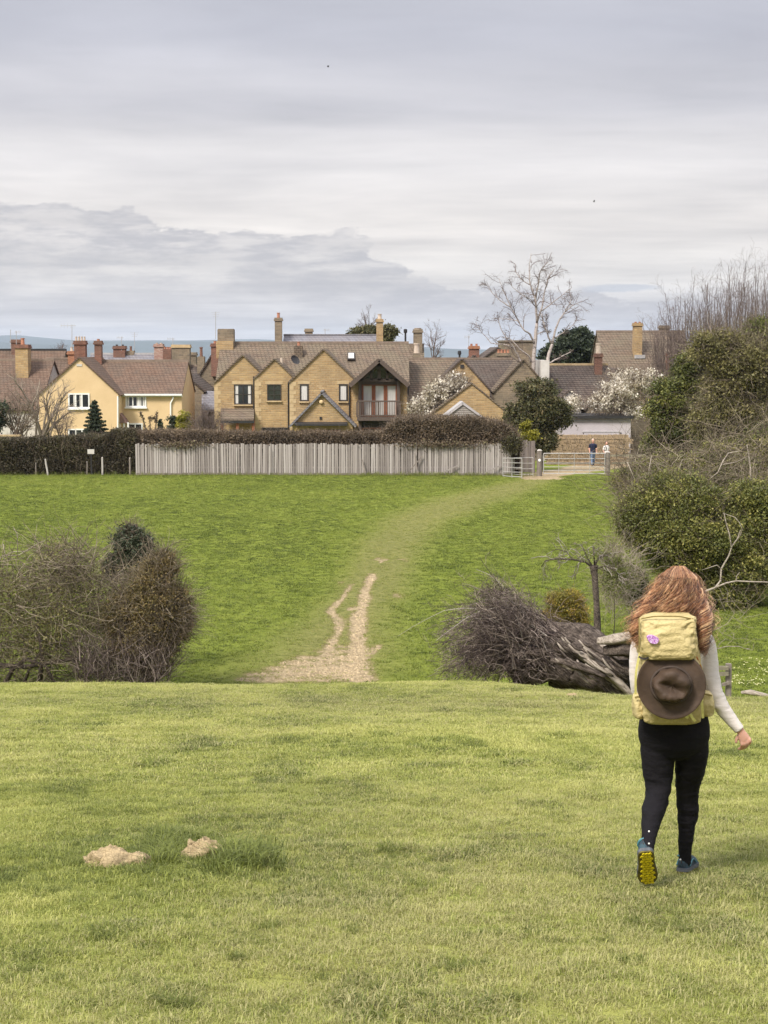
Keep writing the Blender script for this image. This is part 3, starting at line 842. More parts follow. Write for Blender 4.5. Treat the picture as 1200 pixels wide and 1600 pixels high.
# lean-to on the left
q0, q1 = W(345, 658, Y0 - 1.6), W(397, 658, Y0 - 1.6); q2, q3 = W(397, 641, Y0 + 0.48), W(345, 641, Y0 + 0.48)
lt = MB().prism([q0, q1, q2, q3], (0, 0, 0.12)).build('lean_to_roof', m_roof, hs)
MB().box((q0.x - 0.02, q0.y - 0.10, q0.z - 0.13), (q1.x + 0.02, q0.y - 0.02, q0.z + 0.02)).build('gutter', m_gutter, lt)
for px in (347, 371, 396):
    c = W(px, 662, Y0 - 1.45); MB().box((c.x - 0.09, c.y - 0.09, gz(px, Y0)), (c.x + 0.09, c.y + 0.09, c.z + 0.2)).build('post', m_redwood, lt)
window(hs, 409, 668, 449, 690, yB, 3, 1, m_darkframe, m_glass, False, 0.06)
# porch with slate-edged gable
yP = Y0 - 2.6
gable(hs, [(457, BPY + 6), (457, 664), (503, 616), (551, 664), (551, BPY + 6)], yP, 2.25, m_stone, m_slate, over=0.22, ext=0.22, th=0.12, wall='porch_wall', roof='porch_roof', cap=m_slate)
a, b = W(461, 664, yP), W(543, 664, yP)
cn = MB().prism([(a.x, yP - 0.75, a.z - 0.02), (b.x, yP - 0.75, a.z - 0.02), (b.x, yP + 0.02, a.z + 0.10), (a.x, yP + 0.02, a.z + 0.10)], (0, 0, 0.10)).build('door_canopy', m_gutter, hs)
window(hs, 471, 672, 533, 700, yP, 5, 1, m_redwood, m_glass, False, 0.10)
c = W(502, 628, yP - 0.05); lp = MB().lathe(c, [(0.05, 0), (0.12, 0.02), (0.13, 0.06), (0.08, 0.11), (0.02, 0.12)], (0, -1, 0), 12).build('wall_lamp', m_cream, hs)
c = W(501, 653, yP - 0.03); MB().box((c.x - 0.07, c.y - 0.03, c.z - 0.08), (c.x + 0.07, c.y + 0.03, c.z + 0.08)).build('wall_vent', m_gutter, hs)
# glazed timber bay
yB2 = Y0 - 0.9
bw0, bw1 = W(556, 700, yB2), W(636, 700, yB2)
zb = gz(600, yB2); ze = W(600, 596, yB2).z
MB().box((X(551, yB2), yB2, zb), (X(562.5, yB2), yB2 + 4.5, ze)).box((X(625, yB2), yB2, zb), (X(636, yB2), yB2 + 4.5, ze)).build('bay_pier', m_stone, hs)
ap = W(592.5, 562, yB2)
rf = MB()
for px in (546, 639):
    e = W(px, 602, yB2); slab(rf, e + Vector((0, -1.0, 0)), ap + Vector((0, -1.0, 0)), 6.4, 0.12)
bay = rf.build('bay_roof', m_roof, hs)
for px in (546.5, 638.5):
    e = W(px, 602, yB2 - 1.02); tp = W(592.5, 561.5, yB2 - 1.02)
    MB().bar(e - Vector((0, 0, 0.05)), tp - Vector((0, 0, 0.05)), 0.24, 0.10).build('barge_board', m_oak, bay)
# truss: tie beam, principals, king post and two struts with glass between
yT = yB2 - 0.25
te = W(564, 592, yT).z
gl = [W(566, 591, yT + 0.10), W(592.5, 567, yT + 0.10), W(621, 591, yT + 0.10)]
MB().prism(gl[::-1], (0, 0.05, 0)).build('gable_glazing', m_glass, bay)
for a_, b_, wd in (((562, 594), (624, 594), 0.20), ((560, 597), (592.5, 568), 0.22), ((625, 597), (592.5, 568), 0.22), ((592.5, 594), (592.5, 570), 0.20), ((580, 594), (580, 580), 0.16), ((605, 594), (605, 580), 0.16)):
    MB().bar(W(*a_, yT), W(*b_, yT), wd, 0.16).build('truss_timber', m_oak, bay)
bd = MB().prism([W(563, 601, yT + 0.12), W(623, 601, yT + 0.12), W(623, 595, yT + 0.12), W(563, 595, yT + 0.12)], (0, 0.1, 0)).build('bay_beam', m_oak, hs)
for px in (562.5, 622.5):
    c0, c1 = W(px, 688, yT), W(px, 594, yT)
    MB().bar(c0, c1, 0.20, 0.20).build('bay_post', m_oak, hs)
# red-framed french windows behind the balcony
for i in range(3):
    window(hs, 565.5 + i * 18.6, 600, 583.5 + i * 18.6, 652, yB2 + 0.12, 1, 1, m_redwood, m_curtain, False, 0.11)
MB().box((X(563, yB2), yB2 + 0.13, W(600, 654, yB2).z), (X(623, yB2), yB2 + 0.30, W(600, 598, yB2).z)).build('bay_back', m_redwood, hs)
# balcony
yK = yB2 - 0.75
f0, f1 = W(558, 652, yK), W(625, 652, yK)
bal = MB().box((f0.x, yK - 0.05, f0.z - 0.22), (f1.x, yB2 + 0.1, f0.z)).build('balcony', m_oak, hs)
zt = W(600, 627, yK).z
MB().box((f0.x, yK - 0.06, zt - 0.04), (f1.x, yK + 0.06, zt + 0.05)).build('handrail', m_oak, bal)
MB().box((f0.x, yK - 0.04, f0.z + 0.08), (f1.x, yK + 0.04, f0.z + 0.15)).build('bottom_rail', m_oak, bal)
for k in range(25):
    xx = f0.x + (f1.x - f0.x) * k / 24
    wd = 0.055 if k % 12 == 0 else 0.022
    MB().box((xx - wd, yK - 0.03, f0.z), (xx + wd, yK + 0.03, zt - 0.04)).build('baluster', m_oak, bal)
window(hs, 566, 668, 596, 700, yB2 + 0.2, 3, 1, m_redwood, m_glass, False, 0.10); window(hs, 598, 668, 622, 700, yB2 + 0.2, 2, 1, m_redwood, m_glass, False, 0.10)
MB().box((X(562, yB2), yB2 + 0.21, zb), (X(625, yB2), yB2 + 0.4, W(600, 655, yB2).z)).build('bay_lower_wall', m_darkframe, hs)
# roof details
chimney(hs, 340, 365, 515, 545, Y0 + 5.2, m_stone2, 0, 0.9, cap=False); 
MB().box((X(339.5, Y0 + 5.15), Y0 + 5.15, Z(560, Y0 + 5.2)), (X(366, Y0 + 5.15), Y0 + 6.2, Z(533, Y0 + 5.2))).build('chimney_base', m_stone, hs)
chimney(hs, 460, 473, 541, 560, Y0 + 4.4, m_roof, 1, 0.5, m_pot, cap=False, poth=0.3)
skylight(hs, None, 543, 553, 554.5, 564, Y0 + 4.05, Y0 + 4.85, m_darkframe, m_curtain)
MB().tube([W(440, 572, Y0 + 1.5), W(440, 559, Y0 + 1.5)], 0.10, 10).build('vent_pipe', m_potp, hs)
dish = MB().lathe(W(460, 563.5, Y0 + 2.2), [(0.02, 0), (0.20, 0.03), (0.34, 0.11), (0.345, 0.12), (0.2, 0.045), (0.02, 0.015)], (0.55, -0.6, 0.5), 16).build('satellite_dish', m_gutter, hs)

# ================================================================== THE CREAM HOUSE
Yc = 96.0
hc = thing('cream_house', (X(170, Yc), Yc, gz(170, Yc)), 'cream rendered house with white windows and a brown tiled roof', 'house')
BP = 716
gable(hc, [(61, BP), (61, 617), (124, 560), (185, 616), (185, BP)], Yc, 7.5, m_cream, m_roof2, over=0.10, ext=0.16, th=0.09)
rangeb(hc, 150, 285, 566.5, 616, Yc + 1.4, 3.3, m_cream, m_roof2, over=0.16, xover=0.06)
window(hc, 107, 614.5, 140, 638, Yc, 3, 1, m_white, m_glass, True, 0.085, [(0, 1), (1, 1)])
window(hc, 107, 670, 140, 690, Yc, 3, 1, m_white, m_glass, False, 0.08)
yW = Yc + 1.4
window(hc, 196.5, 618.5, 228.5, 636, yW, 3, 1, m_white, m_glass, True, 0.075, [(0, -1), (1, 1), (2, -1), (2, 1)])
window(hc, 200, 661, 223, 676, yW, 2, 1, m_white, m_glass, False, 0.09)
a, b = W(186, 617.5, yW), W(285, 617.5, yW)
MB().box((a.x, yW - 0.05, a.z - 0.10), (b.x, yW - 0.003, a.z + 0.14)).build('fascia', m_white, hc)
gutter(hc, 186, 285, 616.5, yW - 0.02, m_white)
pipe(hc, 184, 619, 690, Yc + 0.05, m_white, 0.055); pipe(hc, 266.5, 619, 690, yW, m_white, 0.055, crank=0.16)
c = W(124, 570.5, Yc); MB().box((c.x - 0.17, Yc - 0.03, c.z - 0.07), (c.x + 0.17, Yc + 0.02, c.z + 0.07)).build('wall_vent', m_whitewall, hc)
chimney(hc, 116, 133, 533, 562, Yc + 5.6, m_brick, 4, 0.6, m_potp, poth=0.30, potr=0.075)
chimney(hc, 148, 158, 533, 575, Yc + 4.2, m_brick, 1, 0.5, m_pot, poth=0.14)
MB().box((X(146.5, Yc + 4.1), Yc + 4.1, Z(578, Yc + 4.1)), (X(159.5, Yc + 4.1), Yc + 4.75, Z(573, Yc + 4.1))).build('flashing', m_white, hc)
# porch roof in the corner
q = [W(186, 660, yW - 0.02), W(202, 660, yW - 0.02), W(199, 655, yW - 0.02), W(187, 640, yW - 0.02)]
MB().prism(q[::-1], (0, -1.0, 0)).build('porch_roof', m_pink, hc)
for px in (187, 194, 200):
    c = W(px, 660, yW - 0.9); MB().box((c.x - 0.05, c.y - 0.05, gz(px, yW)), (c.x + 0.05, c.y + 0.05, c.z)).build('porch_post', m_white, hc)

# ================================================================== HOUSES AT THE FAR LEFT
hl = thing('tiled_house', (X(20, 99), 99, gz(20, 99)), 'dark brown tiled house at the left edge with a broad stone chimney', 'house')
rangeb(hl, -70, 62, 565, 640, 98, 4.6, m_whitewall, m_roof2, cap=m_ridge)
chimney(hl, 24.5, 43, 539, 590, 100.8, m_stone, 1, 0.9, m_pot, poth=0.45, potr=0.14, capm=m_brick)
hl2 = thing('tiled_house', (X(90, 103), 103, gz(90, 103)), 'brown tiled house behind the cream gable with a pale roof window', 'house')
rangeb(hl2, 58, 135, 563, 640, 103, 4.0, m_stone2, m_roof2)
skylight(hl2, None, 61, 567, 69, 577, 105.4, 106.3, m_lead, m_lilac)
chimney(hl2, 106, 116, 549, 566, 106.5, m_bricko, 1, 0.6, m_potp, poth=0.3)
hl3 = thing('tiled_house', (X(30, 112), 112, gz(30, 112)), 'long maroon roofed house rising behind the stone chimney on the left', 'house')
rangeb(hl3, -80, 85, 549, 620, 112, 4.5, m_stone2, m_roof2, cap=m_gutter)
chimney(hl3, 17.5, 32, 531, 550, 116, m_brick, 0, 0.8)

# ================================================================== ROOFS BEHIND THE CREAM HOUSE
hr = thing('slate_terrace', (X(200, 122), 122, gz(200, 122)), 'terrace with a pale lilac slate roof behind the cream house', 'house')
rangeb(hr, 130, 262, 555, 610, 122, 4.5, m_stone2, m_slate, cap=m_lead)
chimney(hr, 177, 195, 541, 556, 126, m_brick, 2, 0.8, m_gutter, poth=0.14); chimney(hr, 197.5, 209, 549, 556, 126.3, m_stone2, 1, 0.8, m_brick, poth=0.42, cap=False)
chimney(hr, 241, 254, 538, 566, 124.5, m_brickp, 2, 0.8, m_potp, poth=0.12)
hr2 = thing('stone_cottage', (X(283, 117), 117, gz(283, 117)), 'stone cottage with a broad flat topped chimney stack right of the cream roof', 'house')
rangeb(hr2, 250, 312, 574, 640, 117, 3.5, m_stone2, m_roofd)
chimney(hr2, 268.5, 296, 539, 576, 120, m_stone2, 0, 0.9, capm=m_quoin)
chimney(hr2, 255, 267, 546, 576, 122, m_brick, 3, 0.8, m_pot, poth=0.2, cap=False)
chimney(hr2, 297, 306, 551, 577, 123, m_stone2, 0, 0.8)
hr3 = thing('stone_cottage', (X(292, 107), 107, gz(292, 107)), 'small brown stone gabled cottage with a white four pane window', 'house')
gable(hr3, [(272, 712), (272, 604), (291, 588), (318, 611), (318, 712)], 106, 8, m_stone2, m_roofd, ext=0.15)
window(hr3, 286.5, 600.5, 299, 614, 106, 2, 2, m_white, m_glass, True, 0.07)
q = [W(315, 642, 104), W(337, 642, 104), W(337, 613, 106.5), W(315, 613, 106.5)]
MB().prism(q, (0, 0, 0.1)).build('lean_to_roof', m_slate, hr3)
MB().box((X(315.5, 104.2), 104.2, gz(320, 104)), (X(336.5, 104.2), 105.9, Z(643.5, 104.2))).build('lean_to_wall', m_stone2, hr3)
hr4 = thing('brick_house', (X(328, 112), 112, gz(328, 112)), 'steep brick gabled house squeezed beside the long stone house', 'house')
gable(hr4, [(304, 712), (304, 600), (331, 556), (352, 590), (352, 712)], 112, 8, m_stone2, m_roofd, ext=0.1)
chimney(hr4, 330, 340, 537, 575, 111.5, m_brick, 1, 0.8, m_pot, poth=0.2)
chimney(hr4, 308.5, 319, 558, 600, 116, m_stone2, 1, 0.8, m_brick, poth=0.75, potr=0.13, cap=False)

# ================================================================== SLATE-ROOFED HOUSE BEHIND
hg = thing('slate_house', (X(520, 118), 118, gz(520, 118)), 'tall house with a blue grey slate roof behind the stone gables', 'house')
rangeb(hg, 440, 596, 526, 585, 116, 5.0, m_stone2, m_slate, cap=m_slate)
chimney(hg, 429.5, 440, 497, 540, 119.5, m_stone2, 1, 0.7, m_pot, poth=0.42, potr=0.13)
chimney(hg, 476.5, 488, 514, 530, 121, m_stone2, 0, 0.8)
chimney(hg, 588, 598.5, 499, 540, 119, m_stone, 1, 0.8, m_potp, poth=0.42, potr=0.17)

# ================================================================== STONE ROOFS RIGHT OF THE BAY
hk = thing('stone_cottage', (X(630, 110), 110, gz(630, 110)), 'stone slated cottage with two tall chimneys right of the timber bay', 'house')
rangeb(hk, 594, 662, 541, 600, 109, 4.0, m_stone2, m_roof)
chimney(hk, 646, 660, 515, 560, 112, m_stone2, 1, 0.8, m_potp, poth=0.12, potr=0.3); chimney(hk, 645.5, 657, 553, 572, 108.8, m_stone2, 1, 0.6, m_potp, poth=0.75, potr=0.22, cap=False)
hb = thing('stone_barn', (X(690, 104), 104, gz(690, 104)), 'stone barn with a mossy slate roof behind the white magnolia', 'barn')
rangeb(hb, 634, 726, 563, 630, 103.5, 4.2, m_stone, m_roof)
gable(hb, [(676, 712), (676, 606), (722, 562), (765, 610), (765, 712)], 103, 6.0, m_stone, m_roofd, ext=0.1)
c = W(722, 573, 102.97); MB().box((c.x - 0.12, 102.94, c.z - 0.10), (c.x + 0.12, 103.01, c.z + 0.14)).build('owl_hole', m_gutter, hb)
hb2 = thing('stone_barn', (X(775, 109), 109, gz(775, 109)), 'dark roofed stone barn forming a deep valley left of the birch', 'barn')
rangeb(hb2, 726, 805, 563, 640, 107.5, 4.5, m_stone2, m_roofd)
gable(hb2, [(772, 712), (772, 612), (818, 563), (846, 596), (846, 712)], 106.5, 7.0, m_stone2, m_roof, ext=0.1)
MB().box((X(843.5, 106.3), 106.3, gz(850, 106)), (X(857, 106.3), 111, Z(563, 106.3))).build('whitewashed_end_wall', m_whitewall, hb2)
ho = thing('brick_house', (X(745, 124), 124, gz(745, 124)), 'house with an orange capped brick chimney left of the birch crown', 'house')
gable(ho, [(726, 690), (726, 575), (741, 556), (756, 575), (756, 690)], 124, 6, m_stone2, m_roofd)
chimney(ho, 733, 749, 541, 560, 125, m_brick, 2, 0.9, m_pot, poth=0.2, capm=m_bricko)
hp = thing('stone_cottage', (X(780, 121), 121, gz(780, 121)), 'cottage with a low pitched dark roof and clay pots behind the birch', 'house')
gable(hp, [(742, 690), (742, 569), (778, 544), (812, 569), (812, 690)], 121, 8, m_stone2, m_roofd)
chimney(hp, 777, 797, 552, 575, 119.5, m_stone2, 4, 0.8, m_pot, poth=0.3, potr=0.11)
ht = thing('stone_house', (X(810, 128), 128, gz(810, 128)), 'tall flat topped stone building seen through the birch branches', 'house')
MB().box((X(788, 128), 128, gz(810, 128)), (X(832, 128), 136, Z(534, 128))).build('wall', m_stone2, ht)
MB().box((X(787, 128), 127.9, Z(534, 128) + 0.003), (X(833, 128), 136.1, Z(531.5, 128))).build('parapet', m_stone2, ht)

# ------------------------------------------------------------------ stone garage with a boarded gable in front
hgar = thing('stone_garage', (X(735, 95), 95, gz(735, 95)), 'low ochre stone garage gable behind the tall hedge', 'garage')
gable(hgar, [(662, 700), (662, 656), (737, 600), (792, 645), (792, 700)], 95, 6.5, m_stone, m_roof, over=0.08, ext=0.15, th=0.08)
sh = thing('timber_shed', (X(724, 91.5), 91.5, gz(724, 91)), 'grey boarded shed gable peeping over the tall hedge', 'shed')
yS = 91.5
gable(sh, [(691, 700), (691, 654), (723, 629), (757, 654), (757, 700)], yS, 2.2, m_timbergrey, m_lead, over=0.05, ext=0.06, th=0.05)
e0, e1, ap = W(692, 653.5, yS), W(756, 653.5, yS), W(723, 630, yS)
for a_, b_ in ((e0, ap), (e1, ap)):
    MB().bar(a_ + Vector((0, -0.10, -0.02)), b_ + Vector((0, -0.10, -0.02)), 0.09, 0.04).build('barge_board', m_lilac, sh)
zs = np.linspace(e0.z, ap.z - 0.08, 8)
for i in range(7):
    k0 = (zs[i] - e0.z) / (ap.z - e0.z); k1 = (zs[i + 1] - e0.z) / (ap.z - e0.z)
    xa, xb = e0.x + (ap.x - e0.x) * k0, e1.x + (ap.x - e1.x) * k0
    xc, xd = e0.x + (ap.x - e0.x) * k1, e1.x + (ap.x - e1.x) * k1
    MB().prism([(xa, yS - 0.05, zs[i]), (xb, yS - 0.05, zs[i]), (xd, yS - 0.02, zs[i + 1] - 0.012), (xc, yS - 0.02, zs[i + 1] - 0.012)], (0, 0.015, 0)).build('board', m_timbergrey, sh)

# ------------------------------------------------------------------ right: cottage with the finial chimney, tall roof behind, flat garage
hx = thing('stone_cottage', (X(900, 108), 108, gz(900, 108)), 'rubble stone cottage with a dark slate roof and finial chimney right of the birch', 'house')
rangeb(hx, 857, 960, 572, 648, 106, 4.5, m_stone2, m_roofd, cap=m_quoin)
gable(hx, [(915, 712), (915, 640), (968, 577), (1022, 640), (1022, 712)], 105, 6, m_stone2, m_roofd, ext=0.1)
gable(hx, [(872, 712), (872, 628), (890, 611), (905, 628), (905, 712)], 104.8, 4, m_whitewall, m_roofd, ext=0.1)
chimney(hx, 929.5, 941.5, 553, 585, 109.5, m_brick, 1, 0.6, m_potp, poth=0.75, potr=0.2)
hm = thing('tall_stone_house', (X(1000, 122), 122, gz(1000, 122)), 'tall reddish stone slated house with a chimney on its front slope', 'house')
rangeb(hm, 946, 1085, 520, 600, 120, 5.5, m_stone2, m_roof, cap=m_ridge)
chimney(hm, 990.5, 1004, 505, 556, 122.5, m_stone, 2, 0.9, m_pot, poth=0.12)
chimney(hm, 1032, 1046, 509, 524, 126, m_stone2, 0, 0.9)
MB().box((X(989, 122.4), 122.4, Z(560, 122.4)), (X(1005.5, 122.4), 123.6, Z(554.5, 122.4))).build('flashing', m_lead, hm)
chimney(hm, 1042, 1050, 552, 566, 119.6, m_brick, 1, 0.6, m_potp, poth=0.4)
fg_ = thing('flat_roofed_garage', (X(930, 100.5), 100.5, gz(930, 100)), 'pale lilac rendered flat roofed garage behind the gate', 'garage')
MB().box((X(878, 100.5), 100.5, gz(930, 100)), (X(985, 100.5), 104.3, Z(654, 100.5))).build('wall', m_lilac, fg_)
MB().box((X(874, 100.3), 100.25, Z(654, 100.5) + 0.003), (X(989, 100.3), 104.5, Z(649.5, 100.5))).build('roof', m_gutter, fg_)
MB().box((X(890, 100.4), 100.42, Z(658.5, 100.5)), (X(984, 100.4), 100.497, Z(657, 100.5))).build('trim_board', m_lead, fg_)
MB().box((X(912, 100.4), 100.40, gz(930, 100)), (X(968, 100.4), 100.496, Z(675, 100.5))).build('garage_door', m_lilac, fg_)
MB().box((X(910, 100.4), 100.38, Z(675.5, 100.5)), (X(970, 100.4), 100.5, Z(674, 100.5))).build('door_trim', m_lead, fg_)

# ------------------------------------------------------------------ dry stone wall behind the gate
m_dry = plain('dry_stone', (0.36, 0.265, 0.165), (0.24, 0.18, 0.12), 3.5, 0.95, 0.012, 9)
yD = 98.4
dw = thing('stone_wall', (X(910, yD), yD, gz(910, yD)), 'brown dry stone wall behind the field gate', 'wall')
x0, x1 = X(855, yD), X(982, yD)
MB().box((x0, yD + 0.10, gz(910, yD)), (x1, yD + 0.42, Z(686, yD))).build('core', m_dry, dw)
ston = MB(); z_ = gz(910, yD) + 0.2
while z_ < Z(685, yD):
    hh = random.uniform(0.07, 0.13); x_ = x0 + random.uniform(-0.2, 0)
    while x_ < x1:
        ww = random.uniform(0.12, 0.36)
        p_ = random.uniform(0, 0.05)
        ston.box((x_ + 0.008, yD - p_ + 0.02, z_ + 0.006), (x_ + ww - 0.008, yD + 0.2, z_ + hh - 0.004 - random.uniform(0, 0.02)))
        x_ += ww
    z_ += hh
so = ston.build('stones', m_dry, dw); so['kind'] = 'stuff'
x_ = x0
while x_ < x1 - 0.1:
    ww = random.uniform(0.07, 0.14)
    M_ = Matrix.Rotation(random.uniform(-0.15, 0.15), 3, 'Y')
    MB().obox((x_ + ww / 2, yD + 0.2, Z(685, yD) + 0.10), (ww * 0.85, 0.34, random.uniform(0.2, 0.3)), M_).build('cope_stone', m_dry, dw)
    x_ += ww
# pale low wall behind the left hedge
lw = thing('garden_wall', (X(12, 88), 88, gz(12, 88)), 'pale low garden wall behind the hedge at the left edge', 'wall')
MB().box((X(-60, 88), 88, gz(0, 88)), (X(31, 88), 88.3, Z(682, 88))).build('wall', m_stone2, lw)
MB().box((X(-60, 88), 87.93, Z(682, 88) + 0.003), (X(31.5, 88), 88.37, Z(679.5, 88))).build('coping', m_quoin, lw)

aerial(112.5, 507, 545, 101, 'aerial on a tall mast above the cream house gable', 0.75, 0, -1)
aerial(25.5, 517, 545, 113, 'bent topped aerial beside the stone chimney at the left', 0.35, 0, 1)
aerial(16.5, 515, 545, 113.4, 'bare thin aerial mast at the far left of the roofs', 0.08, 1)
aerial(190, 526, 548, 126, 'small aerial on the dark chimney of the lilac slate terrace', 0.4, 0, -1)
aerial(210, 519, 556, 127, 'cross shaped aerial standing above the lilac slate roof', 0.7, 1)
aerial(337, 487, 530, 108, 'tall thin aerial left of the square stone chimney', 0.6, 1)
aerial(270, 528, 545, 124, 'faint aerial above the broad flat topped stack', 0.45, 0, -1)
aerial(508, 514, 530, 122, 'pair of prongs aerial on the blue grey slate ridge', 0.4, 0, 1)
aerial(732.5, 525, 545, 125, 'thin aerial above the orange capped chimney', 0.35, 0, -1)
for px, lab in ((633.5, 'dark flue pipe rising left of the tall stone chimney'), (718, 'dark flue pipe on the ridge above the magnolia')):
    y_ = 110 if px < 700 else 108
    c0, c1 = W(px, 548 if px < 700 else 566, y_), W(px, 515 if px < 700 else 549, y_)
    fl = thing('flue_pipe', c0, lab, 'flue', 'metal flues')
    MB().tube([c0, c1], 0.07, 8).build('pipe', m_gutter, fl); MB().lathe(c1, [(0.07, -0.25), (0.13, -0.2), (0.13, 0.0), (0.07, 0.05)], sides=8).build('cowl', m_gutter, fl)
# ================================================================== FENCES, GATES, STAKES
def objrandmat(name, stops, stretch=(6, 6, 0.5), rough=0.9, bump=0.006):
    """weathered boards: each board its own tint"""
    m_, t = newmat(name)
    r_ = t.n('ShaderNodeObjectInfo').outputs['Random']
    v = coords(t, stretch)
    off = t.n('ShaderNodeVectorMath', operation='ADD'); t.put(off.inputs[0], v); t.put(off.inputs[1], t.comb(t.m('MULTIPLY', r_, 50.0), 0.0, t.m('MULTIPLY', r_, 9.0)))
    g = t.noise(off.outputs[0], 4.0, 6, 0.65)
    col = t.ramp(t.m('ADD', t.m('MULTIPLY', r_, 0.6), t.m('MULTIPLY', g, 0.5)), stops)
    finish(t, col, rough, t.bump(t.noise(off.outputs[0], 9.0, 4, 0.7), 1.0, bump), 0.2)
    return m_
m_paling = objrandmat('silver_grey_paling', [(0.1, (0.125, 0.108, 0.098)), (0.4, (0.265, 0.232, 0.212)), (0.7, (0.37, 0.33, 0.305)), (1.0, (0.48, 0.44, 0.41))])
m_palingd = objrandmat('dark_paling', [(0.0, (0.12, 0.10, 0.09)), (1.0, (0.24, 0.20, 0.18))])
m_post = plain('weathered_post', (0.24, 0.205, 0.175), (0.15, 0.125, 0.105), 6, 0.95, 0.01, 25, stretch=(3, 3, 0.5))
m_postpale = plain('pale_stake', (0.50, 0.46, 0.42), (0.36, 0.33, 0.30), 6, 0.95, 0.006, 25, stretch=(3, 3, 0.5))
m_galv = plain('galvanised_tube', (0.50, 0.48, 0.45), (0.40, 0.38, 0.36), 5, 0.45, Metallic=0.3)
m_rail = plain('mossy_rail', (0.27, 0.24, 0.17), (0.17, 0.155, 0.11), 5, 0.95, 0.01, 20)
Yf = 78.0
def paling_mesh(i, w_, hh, th=0.022):
    mb = MB(); k = random.uniform(-0.012, 0.012)
    mb.prism([(-w_ / 2, 0, 0), (w_ / 2, 0, 0), (w_ / 2, 0, hh + k), (-w_ / 2, 0, hh - k)][::1], (0, th, 0))
    me = bpy.data.meshes.new('paling'); me.from_pydata(mb.v, [], [f[::-1] for f in mb.f]); me.update()
    return me
def palings(root, x0, x1, Y, top, mat, meshes, pitch, zf=None):
    x_ = x0; k = 0
    while x_ < x1:
        me = random.choice(meshes)
        o = bpy.data.objects.new('paling', me); COL.objects.link(o); o.parent = root
        zb = h1(x_, Y) - 0.04 + random.uniform(0, 0.03)
        o.location = Vector((x_, Y - (k % 2) * 0.012 + random.uniform(-0.006, 0.006), zb)) - Vector(root.location)
        o.rotation_euler = (random.uniform(-0.008, 0.008), random.uniform(-0.016, 0.016), 0)
        o.scale = (1, 1, (top(x_) - zb) / 1.6 * random.uniform(0.975, 1.02))
        x_ += pitch * random.uniform(0.92, 1.08); k += 1
xa, xb = X(213, Yf), X(800, Yf)
fe = thing('timber_fence', (X(500, Yf), Yf, h1(X(500, Yf), Yf)), 'long silver grey close boarded timber fence across the top of the field', 'fence')
pm = []
for i in range(6):
    me = paling_mesh(i, 0.092 + 0.007 * (i % 3), 1.6); me.materials.append(m_paling); pm.append(me)
zl = Z(693.5, Yf)
palings(fe, xa, xb, Yf, lambda x: zl + 0.02 * math.sin(x * 1.3) - 0.05 * max(0, (x - X(770, Yf)) / 1.0), m_paling, pm, 0.118)
for rz in (0.35, 1.35):
    MB().box((xa, Yf + 0.03, h1(0, Yf) + rz), (xb, Yf + 0.07, h1(0, Yf) + rz + 0.08)).build('rail', m_post, fe)
px = 213
while px < 800:
    x_ = X(px, Yf); MB().box((x_ - 0.05, Yf + 0.072, h1(x_, Yf) - 0.2), (x_ + 0.05, Yf + 0.17, zl - 0.02)).build('post', m_post, fe); px += 56
for i in range(8):
    x0 = xa + (xb - xa) * i / 8; x1 = xa + (xb - xa) * (i + 1) / 8 - 0.02; zg = h1((x0 + x1) / 2, Yf)
    MB().box((x0, Yf - 0.055, zg - 0.10), (x1, Yf - 0.03, zg + 0.10)).build('gravel_board', m_post, fe)
# side panel turned back behind the small gate
fe2 = thing('timber_fence', (X(822, 83), 83, h1(X(822, 83), 83)), 'short darker boarded fence panel behind the small gate', 'fence')
pm2 = []
for i in range(3):
    me = paling_mesh(i, 0.125, 1.6); me.materials.append(m_palingd); pm2.append(me)
palings(fe2, X(797, 83), X(838, 83), 83, lambda x: Z(688, 83), m_palingd, pm2, 0.13)
MB().box((X(797, 83), 83.03, h1(X(822, 83), 83) + 1.2), (X(838, 83), 83.07, h1(X(822, 83), 83) + 1.28)).build('rail', m_post, fe2)
# loose boards and sticks against the fence
def plank(pa, pb, label, ya=77.7, yb=77.88, wd=0.065, mat=m_timbergrey):
    a, b = W(*pa, ya), W(*pb, yb)
    a.z = max(a.z, h1(a.x, a.y) + 0.02)
    r_ = thing('loose_board', a, label, 'board', 'boards and sticks leaning on the fence')
    MB().bar(a, b, wd, 0.03).build('board', mat, r_)
    MB().bar(a + Vector((0, -0.018, 0.0)), a + (b - a) * 0.12 + Vector((0, -0.018, 0)), wd * 1.15, 0.012).build('splintered_end', m_post, r_)
plank((686, 741), (716, 727), 'pale board leaning low on the fence below the garage gable')
plank((753, 741), (783, 727), 'pale board leaning low on the fence near the small gate')
plank((571, 741), (566, 718), 'thin dark stick leaning upright on the fence below the balcony', wd=0.05, mat=m_post)
plank((636, 741), (660, 712), 'long bent stick leaning on the fence left of the garage', wd=0.05, mat=m_post)
plank((653, 741), (648, 708), 'thin weathered stick standing against the fence under the tall hedge', wd=0.05, mat=m_post)
def stake(px, py0, py1, Y, label, r_=0.05, mat=m_postpale, lean=0.0, name='fence_stake', cat='stake', group='stakes in the hedge'):
    b = W(px, py1, Y); b.z = min(b.z, h1(b.x, Y)) - 0.05; t_ = W(px + lean, py0, Y)
    r0 = thing(name, b, label, cat, group)
    pts = [b.lerp(t_, k) + Vector((random.uniform(-1, 1) * 0.01, 0, 0)) for k in (0, 0.35, 0.7, 1)]
    MB().tube(pts, [r_, r_ * 0.95, r_ * 0.98, r_ * 0.85], 8).build('shaft', mat, r0)
    MB().tube([t_, t_ + Vector((0.006, 0, 0.03))], [r_ * 0.85, r_ * 0.55], 8).build('cut_top', m_postpale, r0)
stake(75, 718, 742, 77.9, 'pale slanting stake at the left end of the hedge', lean=-4)
stake(160, 715, 743, 77.9, 'thick pale stake before the dark hedge near the fence')
